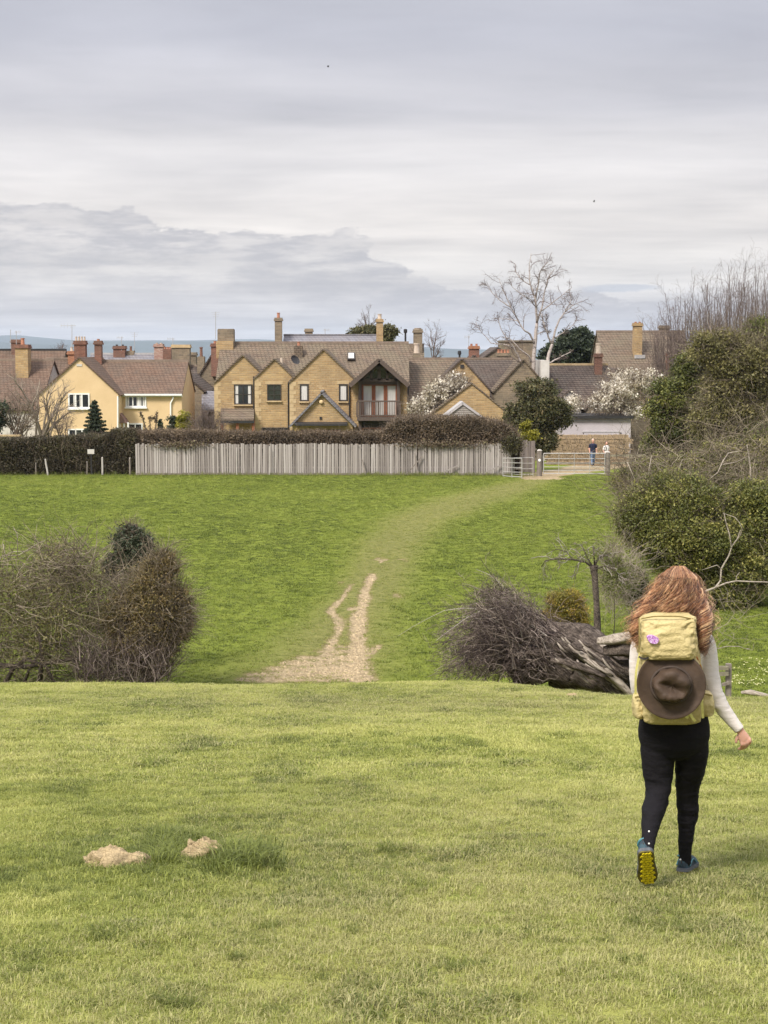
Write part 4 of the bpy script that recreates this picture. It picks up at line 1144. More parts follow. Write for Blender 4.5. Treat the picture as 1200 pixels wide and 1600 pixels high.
stake(136, 722, 742, 78.0, 'thin stake in the hedge left of the thick pale one', 0.035, m_post)
stake(56, 724, 740, 78.1, 'small thin stake deep in the left hedge', 0.03, m_post)
stake(203, 716, 743, 77.95, 'dark stake where the hedge meets the fence end', 0.05, m_post)
stake(370, 700, 744, 77.8, 'slim post in front of the middle of the fence', 0.03)
stake(421, 698, 744, 77.8, 'second slim post in front of the fence, below the porch', 0.03)
sg = thing('notice_board', W(142, 707, 77.95), 'small pale notice fixed in the dark hedge', 'sign')
c = W(142, 706, 77.95)
MB().box((c.x - 0.17, c.y - 0.01, c.z - 0.11), (c.x + 0.17, c.y + 0.01, c.z + 0.13)).build('plate', m_whitewall, sg); MB().box((c.x - 0.03, c.y + 0.012, h1(c.x, c.y) - 0.1), (c.x + 0.03, c.y + 0.05, c.z + 0.1)).build('post', m_gutter, sg)

# ------------------------------------------------------------------ field gate
Yg = 78.2
def gpost(px0, px1, py0, label):
    x0, x1 = X(px0, Yg), X(px1, Yg); xc = (x0 + x1) / 2; r_ = (x1 - x0) / 2
    zb = h1(xc, Yg) - 0.1
    g = thing('gate_post', (xc, Yg, zb), label, 'post', 'gate posts')
    MB().tube([(xc, Yg, zb), (xc + 0.01, Yg, zb + 0.6), (xc, Yg, Z(py0, Yg))], [r_ * 1.02, r_, r_ * 0.97], 10).build('shaft', m_post, g)
    MB().tube([(xc, Yg, Z(py0, Yg)), (xc, Yg, Z(py0, Yg) + 0.06)], [r_ * 0.97, r_ * 0.5], 10).build('weathered_top', m_postpale, g)
    return g
gp = gpost(838.5, 847.5, 704, 'stout round timber post between the small gate and the field gate')
c = W(843, 719, Yg - 0.16); MB().lathe(c, [(0.01, 0), (0.07, 0), (0.07, 0.012), (0.01, 0.014)], (0, -1, 0), 14).build('waymark_disc', m_white, gp)
gpost(946.5, 954, 707, 'stout timber post at the right end of the field gate')
gt = thing('field_gate', (X(848, Yg), Yg, h1(X(897, Yg), Yg)), 'galvanised five bar metal field gate', 'gate')
g0, g1 = X(849.5, Yg), X(945.5, Yg); zt, zb = Z(708.5, Yg), Z(740, Yg)
for i, k in enumerate((0, 0.16, 0.33, 0.52, 0.74, 1.0)):
    z_ = zb + (zt - zb) * k; r_ = 0.026 if i in (0, 5) else 0.017
    MB().tube([(g0, Yg, z_), (g1, Yg, z_)], r_, 6).build('bar', m_galv, gt)
for k in (0, 0.25, 0.5, 0.75, 1.0):
    x_ = g0 + (g1 - g0) * k; r_ = 0.026 if k in (0, 1.0) else 0.014
    MB().tube([(x_, Yg - 0.001, zb), (x_, Yg - 0.001, zt)], r_, 6).build('upright', m_galv, gt)
MB().tube([(g0 - 0.06, Yg, zt - 0.1), (g0 + 0.05, Yg, zt - 0.1)], 0.02, 6).build('hinge', m_gutter, gt); MB().tube([(g0 - 0.06, Yg, zb + 0.12), (g0 + 0.05, Yg, zb + 0.12)], 0.02, 6).build('hinge', m_gutter, gt)
# ------------------------------------------------------------------ small kissing gate on its left
kg = thing('kissing_gate', (X(815, 77.6), 77.6, h1(X(815, 77.6), 77.6)), 'small galvanised kissing gate between fence end and timber post', 'gate')
def hurdle(parent, pa, pb, ya, yb, py0, py1, nb):
    a0, b0 = W(pa, py1, ya), W(pb, py1, yb); a1, b1 = W(pa, py0, ya), W(pb, py0, yb)
    a0.z = h1(a0.x, a0.y) + 0.05; b0.z = h1(b0.x, b0.y) + 0.05
    for p_, q_ in ((a0, a1), (b0, b1)): MB().tube([p_ - Vector((0, 0, 0.1)), q_], 0.022, 6).build('upright', m_galv, parent)
    for k in range(nb):
        f = k / (nb - 1)
        MB().tube([a0.lerp(a1, f), b0.lerp(b1, f)], 0.014 if 0 < k < nb - 1 else 0.019, 6).build('bar', m_galv, parent)
hurdle(kg, 786, 800, 77.3, 76.9, 716, 741, 5); hurdle(kg, 800, 815.5, 76.9, 76.7, 716, 743, 5); hurdle(kg, 803, 833, 78.3, 78.2, 715, 739, 4)
# ------------------------------------------------------------------ rail fence running to the right
rf_ = thing('rail_fence', (X(1000, 77), 77, h1(X(1000, 77), 77)), 'mossy two rail fence right of the field gate', 'fence')
for pa, pb in (((954, 712), (1010, 711.5)), ((1010, 711.5), (1072, 709)), ((956, 724), (1010, 722)), ((1010, 722), (1072, 720))):
    MB().bar(W(*pa, 77.6), W(*pb, 77.2), 0.10, 0.05).build('rail', m_rail, rf_)
for px in (985, 1013, 1045):
    c = W(px, 709, 77.46); MB().box((c.x - 0.06, c.y, h1(c.x, c.y) - 0.1), (c.x + 0.06, c.y + 0.1, c.z)).build('post', m_rail, rf_)
# ------------------------------------------------------------------ broken post and rails beside the walker, low log
Yq = 26.6
bp = thing('broken_fence', (X(1138, Yq, 1080), Yq, h1(X(1138, Yq, 1080), Yq)), 'broken old fence post with two rail stubs behind the walker', 'fence')
c0, c1 = W(1139, 1085, Yq), W(1138.5, 1037, Yq); c0.z = h1(c0.x, Yq) - 0.1
MB().bar(c0, c1, 0.09, 0.09).build('post', m_post, bp)
MB().bar(W(1100, 1043, Yq - 0.08), W(1138, 1044, Yq - 0.08), 0.07, 0.05).build('rail', m_rail, bp); MB().bar(W(1100, 1054, Yq - 0.08), W(1138, 1052.5, Yq - 0.08), 0.07, 0.05).build('rail', m_rail, bp)
MB().bar(W(1128, 1070, Yq - 0.08), W(1139, 1067, Yq - 0.08), 0.05, 0.05).build('rail', m_post, bp)
# ================================================================== TREES, SHRUBS, HEDGES
L_yew = leafmat('yew_leaves', [(0, (0.028, 0.032, 0.014)), (0.5, (0.080, 0.080, 0.030)), (0.85, (0.15, 0.128, 0.052)), (1, (0.21, 0.155, 0.07))], 0.2)
L_dark = leafmat('dark_evergreen_leaves', [(0, (0.014, 0.022, 0.013)), (0.6, (0.038, 0.052, 0.026)), (1, (0.085, 0.098, 0.050))], 0.15)
L_olive = leafmat('olive_ivy_leaves', [(0, (0.039, 0.047, 0.013)), (0.4, (0.127, 0.140, 0.034)), (0.75, (0.247, 0.237, 0.060)), (1, (0.390, 0.338, 0.104))], 0.25)
L_brownolive = leafmat('brown_olive_leaves', [(0, (0.081, 0.076, 0.030)), (0.5, (0.178, 0.163, 0.057)), (1, (0.299, 0.253, 0.103))], 0.25)
L_hedge = leafmat('brown_hedge_leaves', [(0, (0.061, 0.046, 0.030)), (0.45, (0.149, 0.108, 0.068)), (0.8, (0.230, 0.169, 0.108)), (1, (0.216, 0.203, 0.088))], 0.2)
L_hedgeg = leafmat('green_hedge_leaves', [(0, (0.024, 0.022, 0.012)), (0.5, (0.068, 0.056, 0.028)), (0.8, (0.10, 0.094, 0.038)), (1, (0.16, 0.16, 0.055))], 0.2)
L_gold = leafmat('golden_leaves', [(0, (0.10, 0.10, 0.012)), (0.5, (0.26, 0.24, 0.025)), (1, (0.42, 0.37, 0.05))], 0.3)
L_amber = leafmat('amber_leaves', [(0, (0.080, 0.085, 0.018)), (0.5, (0.24, 0.20, 0.032)), (0.85, (0.40, 0.29, 0.045)), (1, (0.50, 0.30, 0.06))], 0.3)
L_russet = leafmat('russet_leaves', [(0, (0.080, 0.074, 0.028)), (0.4, (0.17, 0.135, 0.052)), (0.75, (0.27, 0.19, 0.080)), (1, (0.24, 0.225, 0.065))], 0.3)
L_petal = leafmat('cream_petals', [(0, (0.24, 0.195, 0.13)), (0.35, (0.50, 0.44, 0.32)), (0.7, (0.72, 0.66, 0.55)), (1, (0.84, 0.79, 0.71))], 0.3)
L_spring = leafmat('fresh_leaves', [(0, (0.07, 0.09, 0.02)), (1, (0.24, 0.26, 0.06))], 0.35)
T_brown = twigmat('brown_twigs', (0.075, 0.055, 0.042), (0.19, 0.145, 0.108), (0.31, 0.245, 0.185))
T_bramble = twigmat('bramble_twigs', (0.060, 0.046, 0.034), (0.165, 0.132, 0.092), (0.36, 0.30, 0.22))
T_pale = twigmat('pale_twigs', (0.17, 0.135, 0.105), (0.36, 0.30, 0.235))
T_grey = twigmat('grey_dead_wood', (0.23, 0.20, 0.175), (0.43, 0.385, 0.33))
T_mauve = twigmat('mauve_twigs', (0.085, 0.062, 0.055), (0.22, 0.17, 0.148))
T_purple = twigmat('purple_brown_twigs', (0.040, 0.029, 0.027), (0.115, 0.085, 0.074), (0.38, 0.31, 0.26))
m_bark = plain('dark_bark', (0.085, 0.065, 0.052), (0.045, 0.035, 0.03), 8, 0.95, 0.02, 20, stretch=(3, 3, 0.7))
# birch bark: white with dark flecks
m_birch, t = newmat('birch_bark')
o_ = coords(t)
fl = t.noise(t.vmul(o_, (2.0, 2.0, 6.0)), 2.2, 5, 0.7)
finish(t, t.mix(t.smooth(fl, 0.52, 0.62), (0.42, 0.365, 0.335), (0.11, 0.088, 0.078)), 0.8, t.bump(fl, 0.6, 0.02), 0.2)

def trunk(root, pts, rad, mat, sides=10, name='trunk', parent=None):
    return MB().tube(pts, rad, sides).build(name, mat, parent or root, True)
def crown(name, label, cat, blobs, Y, leafmat_, leaf=0.07, clumps=60, per=120, spread=0.28, trunkpx=None, depth=0.8, group=None, tw=None, ntw=0, twr=0.006, twl=0.6, barkm=None, ybase=None, flat=0.2, zsc=1.0, part='crown', toneb=0.0, tr=1.0):
    """leafy thing from ellipsoid masses given in photo pixels (px, py, half width, half height, share)"""
    mpp = MPP(Y)
    b0 = blobs[0]; bx = X(trunkpx if trunkpx else b0[0], Y); by = Y
    base = Vector((bx, by, h1(bx, by)))
    r_ = thing(name, base, label, cat, group)
    P, T = [], []
    for px, py, hw, hh, sh in blobs:
        c = W(px, py, Y); rr = np.array([hw * mpp, hw * mpp * depth, hh * mpp * zsc])
        p_, t_ = clumpy(c, rr * 0.9, max(3, int(clumps * sh)), per, spread * min(1, hw * mpp), 0.35)
        P.append(p_); T.append(t_)
    P = np.concatenate(P); T = np.concatenate(T)
    P[:, 2] = np.maximum(P[:, 2], H(P[:, 0], P[:, 1]) + 0.02)
    cr = leaves_obj(part, P, leaf, leafmat_, r_, T + toneb, flat)
    c = W(b0[0], b0[1], Y)
    top = base.lerp(c, 0.9)
    trunk(r_, [base - Vector((0, 0, 0.2)), base.lerp(top, 0.5) + Vector((0.05, 0, 0)), top], [tr * (0.06 * b0[2] * mpp + 0.05), tr * (0.05 * b0[2] * mpp + 0.035), 0.02 * tr], barkm or m_bark, 8)
    if ntw:
        S = []
        for px, py, hw, hh, sh in blobs:
            S.append(blob_pts(W(px, py, Y), np.array([hw * mpp, hw * mpp * depth, hh * mpp]) * 0.9, int(ntw * sh), 0.6))
        S = np.concatenate(S); cc = np.array(c)
        D = unit(S - cc) + 0.6 * rng.normal(size=S.shape) + np.array([0, 0, 0.25])
        tubes_obj('twigs', wander(S, D, twl * rng.uniform(0.4, 1.3, len(S)), 6, 0.3, 0.0), taper(twr * rng.uniform(0.6, 1.4, len(S)), 6, 0.3), tw or T_brown, r_)
    return r_
def hedge(name, label, px0, px1, top, Y, dep, leafm, nleaf, ntw, leaf=0.05, twm=T_brown, botpy=None, rough=0.10):
    """clipped hedge: top = [(px, py)...] outline in photo pixels"""
    x0, x1 = X(px0, Y), X(px1, Y); xc = (x0 + x1) / 2
    r_ = thing(name, (xc, Y + dep / 2, h1(xc, Y + dep / 2)), label, 'hedge', 'hedges along the top of the field')
    tp = lambda x: np.interp(x, [X(a, Y) for a, b in top], [Z(b, Y) for a, b in top])
    n = nleaf; x = rng.uniform(x0, x1, n)
    face = rng.random(n)
    zb = H(x, np.full(n, Y)) if botpy is None else np.full(n, Z(botpy, Y))
    zt = tp(x)
    bump = rough * (fbm(x, x * 0, 0.5, 4) - 0.5) * 3
    y = np.where(face < 0.62, Y + np.abs(rng.normal(size=n)) * 0.16 + bump * 0.6, Y + rng.uniform(0, dep, n))
    z = np.where(face < 0.62, zb + (zt - zb) * rng.random(n) ** 0.85, zt + rng.normal(size=n) * 0.05)
    z = z + np.where(face < 0.62, 0, bump * 0.7 + np.abs(rng.normal(size=n)) * 0.04)
    patch = fbm(x, z * 1.3, 0.7, 31)
    tone_ = 0.45 * rng.random(n) + 0.75 * (patch - 0.2)
    keep = rng.random(n) < 0.35 + 1.2 * fbm(x, z, 0.35, 40)
    leaves_obj('foliage', np.stack([x, y, z], -1)[keep], leaf, leafm, r_, tone_[keep])
    n = ntw; x = rng.uniform(x0, x1, n); y = Y + rng.uniform(0.02, dep, n) ** 1.3
    zb = H(x, y); zt = tp(x)
    up = rng.random(n) < 0.4
    S = np.stack([x, y, np.where(up, zt - rng.uniform(0.1, 0.6, n), zb + (zt - zb) * rng.uniform(0.0, 0.9, n))], -1)
    D = np.stack([rng.normal(size=n) * 0.5, -0.4 + rng.normal(size=n) * 0.4, rng.uniform(0.4, 1.2, n)], -1)
    tubes_obj('stems', wander(S, D, rng.uniform(0.25, 0.75, n), 5, 0.3, 0.1), taper(rng.uniform(0.004, 0.011, n), 5, 0.35), twm, r_)
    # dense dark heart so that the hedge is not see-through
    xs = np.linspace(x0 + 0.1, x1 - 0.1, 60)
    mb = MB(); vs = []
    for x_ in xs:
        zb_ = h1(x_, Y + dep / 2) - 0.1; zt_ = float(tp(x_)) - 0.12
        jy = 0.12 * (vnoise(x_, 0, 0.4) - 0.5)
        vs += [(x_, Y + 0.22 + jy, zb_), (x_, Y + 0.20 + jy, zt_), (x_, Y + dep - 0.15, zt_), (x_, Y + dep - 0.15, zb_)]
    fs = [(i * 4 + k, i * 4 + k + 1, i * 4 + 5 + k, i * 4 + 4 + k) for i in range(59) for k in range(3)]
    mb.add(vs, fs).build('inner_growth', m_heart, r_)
    return r_
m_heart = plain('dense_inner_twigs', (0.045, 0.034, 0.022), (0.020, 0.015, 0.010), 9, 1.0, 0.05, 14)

hedge('hedge', 'dark clipped hedge left of the timber fence', -60, 212, [(-60, 690), (0, 689), (110, 686), (165, 683), (176, 676), (205, 675), (213, 678)], 78.3, 1.6, L_hedgeg, 26000, 4200, 0.05)
hedge('hedge', 'low brown hedge showing above the left part of the fence', 200, 604, [(200, 677), (230, 676), (420, 678), (560, 679), (604, 677)], 78.6, 1.3, L_hedge, 30000, 7000, 0.042, botpy=702)
hg2 = hedge('hedge', 'tall rounded brown hedge bulging above the right part of the fence', 596, 816, [(596, 681), (606, 668), (622, 657), (680, 654), (740, 656), (780, 662), (803, 672), (813, 685), (816, 700)], 78.5, 2.2, L_hedge, 26000, 6500, 0.045, botpy=706)
# growth spilling over the fence
for (px, py, hw, hh, n_, mt, lab) in ((280, 694, 45, 5, 900, L_hedge, None), (800, 693, 16, 14, 1500, L_hedgeg, None), (690, 694, 70, 5, 1500, L_hedge, None)):
    c = W(px, py, 77.95); m2 = MPP(78)
    u_ = rng.normal(size=(n_, 3)) * np.array([hw * m2 * 0.55, 0.07, hh * m2 * 0.6]); 
    leaves_obj('overhang', np.array(c) + u_ - np.array([0, 0.05, 0]), 0.045, mt, hg2)

# ------------------------------------------------------------------ right of the gate and behind
crown('yew_tree', 'bushy dark olive yew beside the field gate below the birch', 'tree', [(838, 645, 46, 40, 1.0), (812, 662, 26, 28, 0.35), (866, 648, 25, 28, 0.35), (845, 690, 26, 22, 0.3), (838, 612, 32, 18, 0.3)], 88, L_yew, 0.075, 130, 170, 0.20, trunkpx=846, ntw=500, tw=T_brown, twr=0.008, twl=0.5)
crown('shrub', 'yellow green shrub at the foot of the yew', 'shrub', [(828, 680, 16, 8, 1.0), (822, 664, 8, 9, 0.5)], 84.5, L_gold, 0.06, 24, 90, 0.22)
crown('evergreen_tree', 'big dark evergreen dome behind the roofs right of the birch', 'tree', [(898, 548, 38, 34, 1.0), (862, 560, 20, 22, 0.35), (928, 560, 20, 24, 0.3), (903, 530, 25, 18, 0.4)], 138, L_dark, 0.13, 160, 160, 0.22, trunkpx=900)
crown('evergreen_tree', 'narrow dark evergreen against the left end of the tall roof', 'tree', [(941, 548, 7, 28, 1.0)], 130, L_dark, 0.11, 30, 120, 0.3)
r_ = crown('evergreen_tree', 'olive evergreen tree with bare top twigs behind the slate roof', 'tree', [(575, 522, 28, 13, 1.0), (606, 522, 16, 14, 0.5), (556, 524, 12, 8, 0.3)], 136, L_yew, 0.12, 60, 130, 0.22)
def bare(name, label, basepx, basepy, Y, tips, stems, twm, r0=0.03, per1=9, per2=6, curl=0.16, cat='tree', group=None, fr1=0.45, fr2=0.45, sides=4, root=None, lift=0.10, spread=0.15, r2=0.5, part='branches'):
    """leafless growth: stems fan from the base to random points between tip pixels (px, py)"""
    b = W(basepx, basepy, Y) if basepy else Vector((X(basepx, Y), Y, h1(X(basepx, Y), Y)))
    if root is None:
        b.z = min(b.z, h1(b.x, b.y)) if basepy is None else b.z
        root = thing(name, (b.x, b.y, h1(b.x, b.y)), label, cat, group)
    tips = np.array([list(W(px, py, Y)) for px, py in tips])
    n = stems
    i = rng.integers(0, len(tips), n) if n > len(tips) else np.arange(n)
    k_ = rng.uniform(0.75, 1.0, n)[:, None]
    tgt = tips[i] + rng.normal(size=(n, 3)) * np.array([spread, spread * 2, spread])
    S = np.array(b) + rng.normal(size=(n, 3)) * np.array([spread * 0.5, spread * 0.5, 0])
    K = 9; t_ = np.linspace(0, 1, K)[None, :, None]
    d_ = (tgt - S)[:, None, :]
    mid = np.array([0, 0, 1.0]) * (np.linalg.norm(d_, axis=2, keepdims=True) * lift)
    P = S[:, None, :] + d_ * t_ * k_[:, None] + mid * np.sin(np.pi * t_) + np.cumsum(rng.normal(size=(n, K, 3)) * np.linalg.norm(d_, axis=2, keepdims=True) * curl * 0.10, axis=1) * t_
    Rr = taper(r0 * rng.uniform(0.7, 1.3, n), K, 0.25)
    P1, R1 = offshoots(P, Rr, per1, 0.75, fr1, 7, 0.2, 0.06, 0.25, 0.6, 0.3)
    parts = [tubes_obj(part, P, Rr, twm, root, sides + 1, rng.random(n) * 0.7), tubes_obj('side_branches', P1, R1, twm, root, sides, None)]
    if per2:
        P2, R2 = offshoots(P1, R1, per2, 0.8, fr2, 6, 0.25, 0.03, 0.2, r2, 0.45)
        tubes_obj('twigs', P2, np.maximum(R2, 0.0025 * Y / 60), twm, root, 3)
    return root
bare(None, None, 575, 530, 136, [(565, 488), (573, 483), (581, 486), (588, 492), (560, 500)], 7, T_mauve, 0.05, 7, 5, root=r_)
bare('bare_tree', 'small bare tree right of the twin stone chimneys', 675, 566, 126, [(662, 520), (670, 512), (680, 518), (690, 535), (695, 548)], 8, T_mauve, 0.05, 9, 6, spread=0.3)
bare('bare_tree', 'wispy bare twigs rising behind the roofs at the left', 95, 566, 118, [(84, 540), (92, 534), (100, 536), (108, 541)], 9, T_mauve, 0.035, 6, 4, spread=0.25)

# birch: limbs traced, finer wood grown from them
Yb = 107.0
bt = thing('birch_tree', (X(842, Yb), Yb, h1(X(842, Yb), Yb)), 'tall bare white barked birch rising behind the yew', 'tree')
zb_ = 700
limbs = [([(832, zb_), (832, 640), (831, 602), (833, 580), (835, 547), (837, 522), (839, 505)], 9.5, 5.0),
         ([(839, 505), (837.5, 480), (836.7, 467), (828, 443), (826.7, 422), (830, 396)], 6.5, 1.3),
         ([(837, 470), (843, 427), (848, 418), (857, 409)], 4, 1.0),
         ([(839, 505), (847, 480), (851, 455), (857, 433), (867, 420)], 5, 1.2),
         ([(846, 486), (867, 470), (880, 460), (893, 450)], 3, 0.9),
         ([(853, zb_), (853, 640), (853, 600), (855, 572), (858, 552), (863, 538)], 9.2, 5),
         ([(863, 538), (857, 527), (851, 510), (848, 500), (846, 490)], 5, 2),
         ([(863, 538), (867, 518), (873, 502), (883, 487), (893, 478), (910, 470)], 6, 1.2),
         ([(883, 487), (892, 470), (890, 455)], 2.5, 0.8),
         ([(857, 568), (873, 560), (892, 550)], 5, 1.4), ([(867, 528), (880, 520), (895, 508), (902, 498)], 3, 0.8),
         ([(836, 540), (828, 522), (820, 517), (810, 503), (798, 480), (785, 452), (780, 435)], 5.5, 1.0),
         ([(798, 480), (782, 470), (767, 455), (760, 445)], 3.2, 0.8), ([(828, 445), (815, 437), (806, 425), (805, 412)], 3, 0.9), ([(836, 478), (828, 467), (815, 460), (800, 448), (797, 440)], 3, 0.9),
         ([(833, 588), (823, 577), (812, 562), (803, 543), (792, 530), (782, 512), (778, 497)], 6, 1.2),
         ([(830, 566), (827, 557), (812, 545), (798, 530), (786, 527)], 5, 1.3), ([(812, 503), (797, 499), (775, 497)], 2.5, 0.8),
         ([(803, 543), (785, 538), (767, 536), (753, 520), (743, 503)], 3.5, 0.8), ([(837, 525), (845, 519), (860, 518)], 2.5, 0.9), ([(857, 520), (853, 505), (853, 493)], 2.5, 0.8)]
mp = MPP(Yb); allP, allR = [], []
for pts, a_, b_ in limbs:
    yo = random.uniform(-1.2, 1.2)
    q = [W(px, py, Yb + yo * (0 if a_ > 9 else min(1, i / 2))) for i, (px, py) in enumerate(pts)]
    n = len(q); rr = [0.5 * mp * (a_ + (b_ - a_) * i / (n - 1)) * (0.9 if a_ > 9 else 0.6) for i in range(n)]
    q2, r2 = [], []
    for i in range(n - 1):
        for s_ in (0, 0.33, 0.66):
            q2.append(q[i].lerp(q[i + 1], s_) + Vector((random.uniform(-1, 1), 0, random.uniform(-1, 1))) * 0.03 * (1 if s_ else 0)); r2.append(rr[i] + (rr[i + 1] - rr[i]) * s_)
    q2.append(q[-1]); r2.append(rr[-1])
    MB().tube(q2, r2, 8).build('trunk' if a_ > 9 else 'limb', m_birch, bt, True)
    if a_ < 9:
        arr = np.array([list(p_) for p_ in q2]); tt = np.linspace(0, len(arr) - 1, 8); i0 = np.minimum(tt.astype(int), len(arr) - 2); ff = (tt - i0)[:, None]
        allP.append(arr[i0] * (1 - ff) + arr[i0 + 1] * ff); allR.append(np.interp(tt, np.arange(len(r2)), r2))
P, Rr = np.stack(allP), np.stack(allR)
P1, R1 = offshoots(P, Rr, 13, 0.9, 0.36, 7, 0.25, 0.04, 0.2, 0.5, 0.3); R1 = np.maximum(R1, 0.012)
P2, R2 = offshoots(P1, R1, 9, 0.9, 0.65, 7, 0.25, -0.12, 0.2, 0.5, 0.5); R2 = np.maximum(R2, 0.005)
tubes_obj('branches', P1, R1, T_mauve, bt, 4); tubes_obj('twigs', P2, R2, T_mauve, bt, 3)

# magnolias in flower
def magnolia(label, blobs, Y, tpx, n):
    r_ = crown('magnolia_tree', label, 'tree', blobs, Y, L_petal, 0.085, n, 26, 0.16, trunkpx=tpx, ntw=700, tw=T_brown, twr=0.012, twl=0.9, part='blossom', group='magnolias in flower', toneb=0.18)
magnolia('creamy white magnolia in full flower beside the timber bay', [(660, 640, 24, 22, 0.6), (686, 618, 27, 26, 0.8), (708, 602, 26, 20, 0.6), (716, 626, 18, 20, 0.4), (690, 646, 40, 10, 0.4)], 96.5, 688, 150)
magnolia('creamy white magnolia in full flower right of the gate above the pale garage', [(975, 606, 40, 34, 0.9), (948, 628, 30, 18, 0.5), (1008, 595, 26, 22, 0.5), (990, 640, 30, 14, 0.3)], 101.5, 980, 150)
crown('magnolia_tree', 'small pale flowering tree against the whitewashed gable', 'tree', [(893, 632, 20, 16, 1.0)], 102.5, L_petal, 0.08, 40, 24, 0.2, ntw=200, tw=T_brown, twr=0.01, group='magnolias in flower', part='blossom', toneb=0.18)

# hedgerow climbing the right edge
crown('evergreen_bush', 'dark green rounded bush at the right end of the rail fence', 'bush', [(1062, 640, 56, 62, 1.0), (1050, 690, 50, 40, 0.5), (1085, 580, 32, 36, 0.4), (1100, 680, 50, 45, 0.5)], 68, L_olive, 0.058, 210, 250, 0.16, trunkpx=1070, ntw=900, tw=T_brown, twr=0.007, twl=0.7, toneb=-0.18)
crown('olive_tree', 'brownish olive tree at the right edge above the dark bush', 'tree', [(1165, 590, 60, 70, 1.0), (1135, 650, 55, 55, 0.7), (1200, 660, 50, 70, 0.6), (1120, 545, 40, 30, 0.25), (1265, 640, 60, 90, 0.4)], 63, L_brownolive, 0.058, 240, 190, 0.19, trunkpx=1160, ntw=1900, tw=T_bramble, twr=0.008, twl=1.1)
crown('spring_tree', 'fresh yellow green tree top at the right skyline', 'tree', [(1185, 520, 28, 24, 1.0), (1150, 540, 22, 16, 0.4)], 66, L_spring, 0.055, 50, 90, 0.22, trunkpx=1190, ntw=900, tw=T_bramble, twr=0.007, twl=0.8)
crown('ivy_bush', 'broad olive green ivy bush behind the walker on the right', 'bush', [(1075, 835, 92, 70, 1.0), (1010, 805, 46, 50, 0.45), (1150, 880, 62, 62, 0.6), (1060, 780, 70, 38, 0.4), (1185, 800, 50, 60, 0.4), (1125, 920, 60, 40, 0.35), (1250, 850, 60, 80, 0.35)], 41, L_olive, 0.034, 420, 360, 0.165, trunkpx=1090, ntw=1300, tw=T_bramble, twr=0.005, twl=0.8, toneb=0.0)
crown('bramble_bush', 'brown olive bush between the rail fence and the broad ivy bush', 'bush', [(1050, 742, 70, 30, 0.6), (1130, 735, 70, 48, 0.9), (1195, 725, 45, 60, 0.5), (995, 752, 36, 22, 0.3)], 53, L_olive, 0.042, 200, 260, 0.17, trunkpx=1120, ntw=900, tw=T_bramble, twr=0.007, twl=1.0, toneb=0.05)
crown('ivy_bush', 'small dark ivy clump left of the walker head', 'bush', [(985, 908, 28, 26, 1.0), (1000, 935, 24, 18, 0.5)], 37, L_olive, 0.035, 50, 120, 0.2, trunkpx=990, ntw=180, tw=T_pale, twr=0.004, twl=0.5, toneb=-0.1, tr=0.3)
# tangle of bare bramble above and around the ivy bush
def tangle(name, label, boxes, Y, n, twm, ln=1.2, r0=0.006, curl=0.28, cat='bramble', dep=1.5, lift=-0.02, up=0.5, k=8, root=None, part='stems', side=0.0):
    S = []
    for x0, x1, y0, y1, sh in boxes:
        m2 = int(n * sh)
        px, py = rng.uniform(x0, x1, m2), rng.uniform(y0, y1, m2)
        Yr = Y + rng.uniform(-dep, dep, m2)
        S.append(np.array([list(W(a, b, c)) for a, b, c in zip(px, py, Yr)]))
    S = np.concatenate(S)
    S[:, 2] = np.maximum(S[:, 2], H(S[:, 0], S[:, 1]))
    if root is None:
        c = S.mean(0); root = thing(name, (c[0], c[1], h1(c[0], c[1])), label, cat)
    D = rng.normal(size=S.shape) * np.array([1, 0.7, 0.6]) + np.array([side, 0, up])
    L_ = ln * rng.uniform(0.35, 1.3, len(S))
    tubes_obj(part, wander(S, D, L_, k, curl, lift), taper(r0 * rng.uniform(0.5, 1.5, len(S)), k, 0.35), twm, root, 3)
    return root
tangle('bramble_thicket', 'tangled pale bramble stems on top of the ivy bush', [(965, 1215, 700, 770, 0.55), (1120, 1215, 660, 760, 0.25), (955, 1020, 740, 860, 0.2)], 47, 1000, T_bramble, 1.5, 0.008)
tangle('bramble_thicket', 'pale arching bramble whips around the ivy clump left of the walker', [(945, 1000, 860, 960, 0.7), (1000, 1180, 930, 1010, 0.3)], 36, 420, T_pale, 0.9, 0.005)
crown('spring_bush', 'sparse fresh leaved bush between the dead hawthorn and the ivy bush', 'bush', [(960, 905, 26, 34, 1.0), (955, 870, 18, 18, 0.3)], 34.5, L_spring, 0.024, 34, 60, 0.3, ntw=300, tw=T_pale, twr=0.0035, twl=0.6, tr=0.2)
# bleached dead branch hanging before the ivy bush
def limb_thing(name, label, cat, paths, Y, mat, basepy=None):
    p0 = W(*paths[0][0][0], Y); r_ = thing(name, (p0.x, p0.y, h1(p0.x, p0.y)), label, cat)
    for pts, a_, b_ in paths:
        q = [W(px, py, Y + 0.12 * math.sin(px)) for px, py in pts]; n = len(q)
        MB().tube(q, [0.5 * MPP(Y) * (a_ + (b_ - a_) * i / (n - 1)) for i in range(n)], 6).build('branch', mat, r_, True)
    return r_
m_deadwood, t = newmat('bleached_dead_wood')
o_ = coords(t)
ax = t.comb(t.m('ADD', t.m('MULTIPLY', t.sep(o_)[0], 0.8), t.m('MULTIPLY', t.sep(o_)[2], -0.5)), t.m('MULTIPLY', t.sep(o_)[1], 9.0), t.m('ADD', t.m('MULTIPLY', t.sep(o_)[2], 9.0), t.m('MULTIPLY', t.sep(o_)[0], 4.0)))
g = t.noise(ax, 3.0, 6, 0.7, 0.2)
finish(t, t.ramp(g, [(0.32, (0.10, 0.078, 0.06)), (0.45, (0.28, 0.235, 0.19)), (0.6, (0.42, 0.365, 0.30)), (0.8, (0.52, 0.46, 0.39))]), 0.92, t.bump(g, 1.0, 0.03), 0.15)
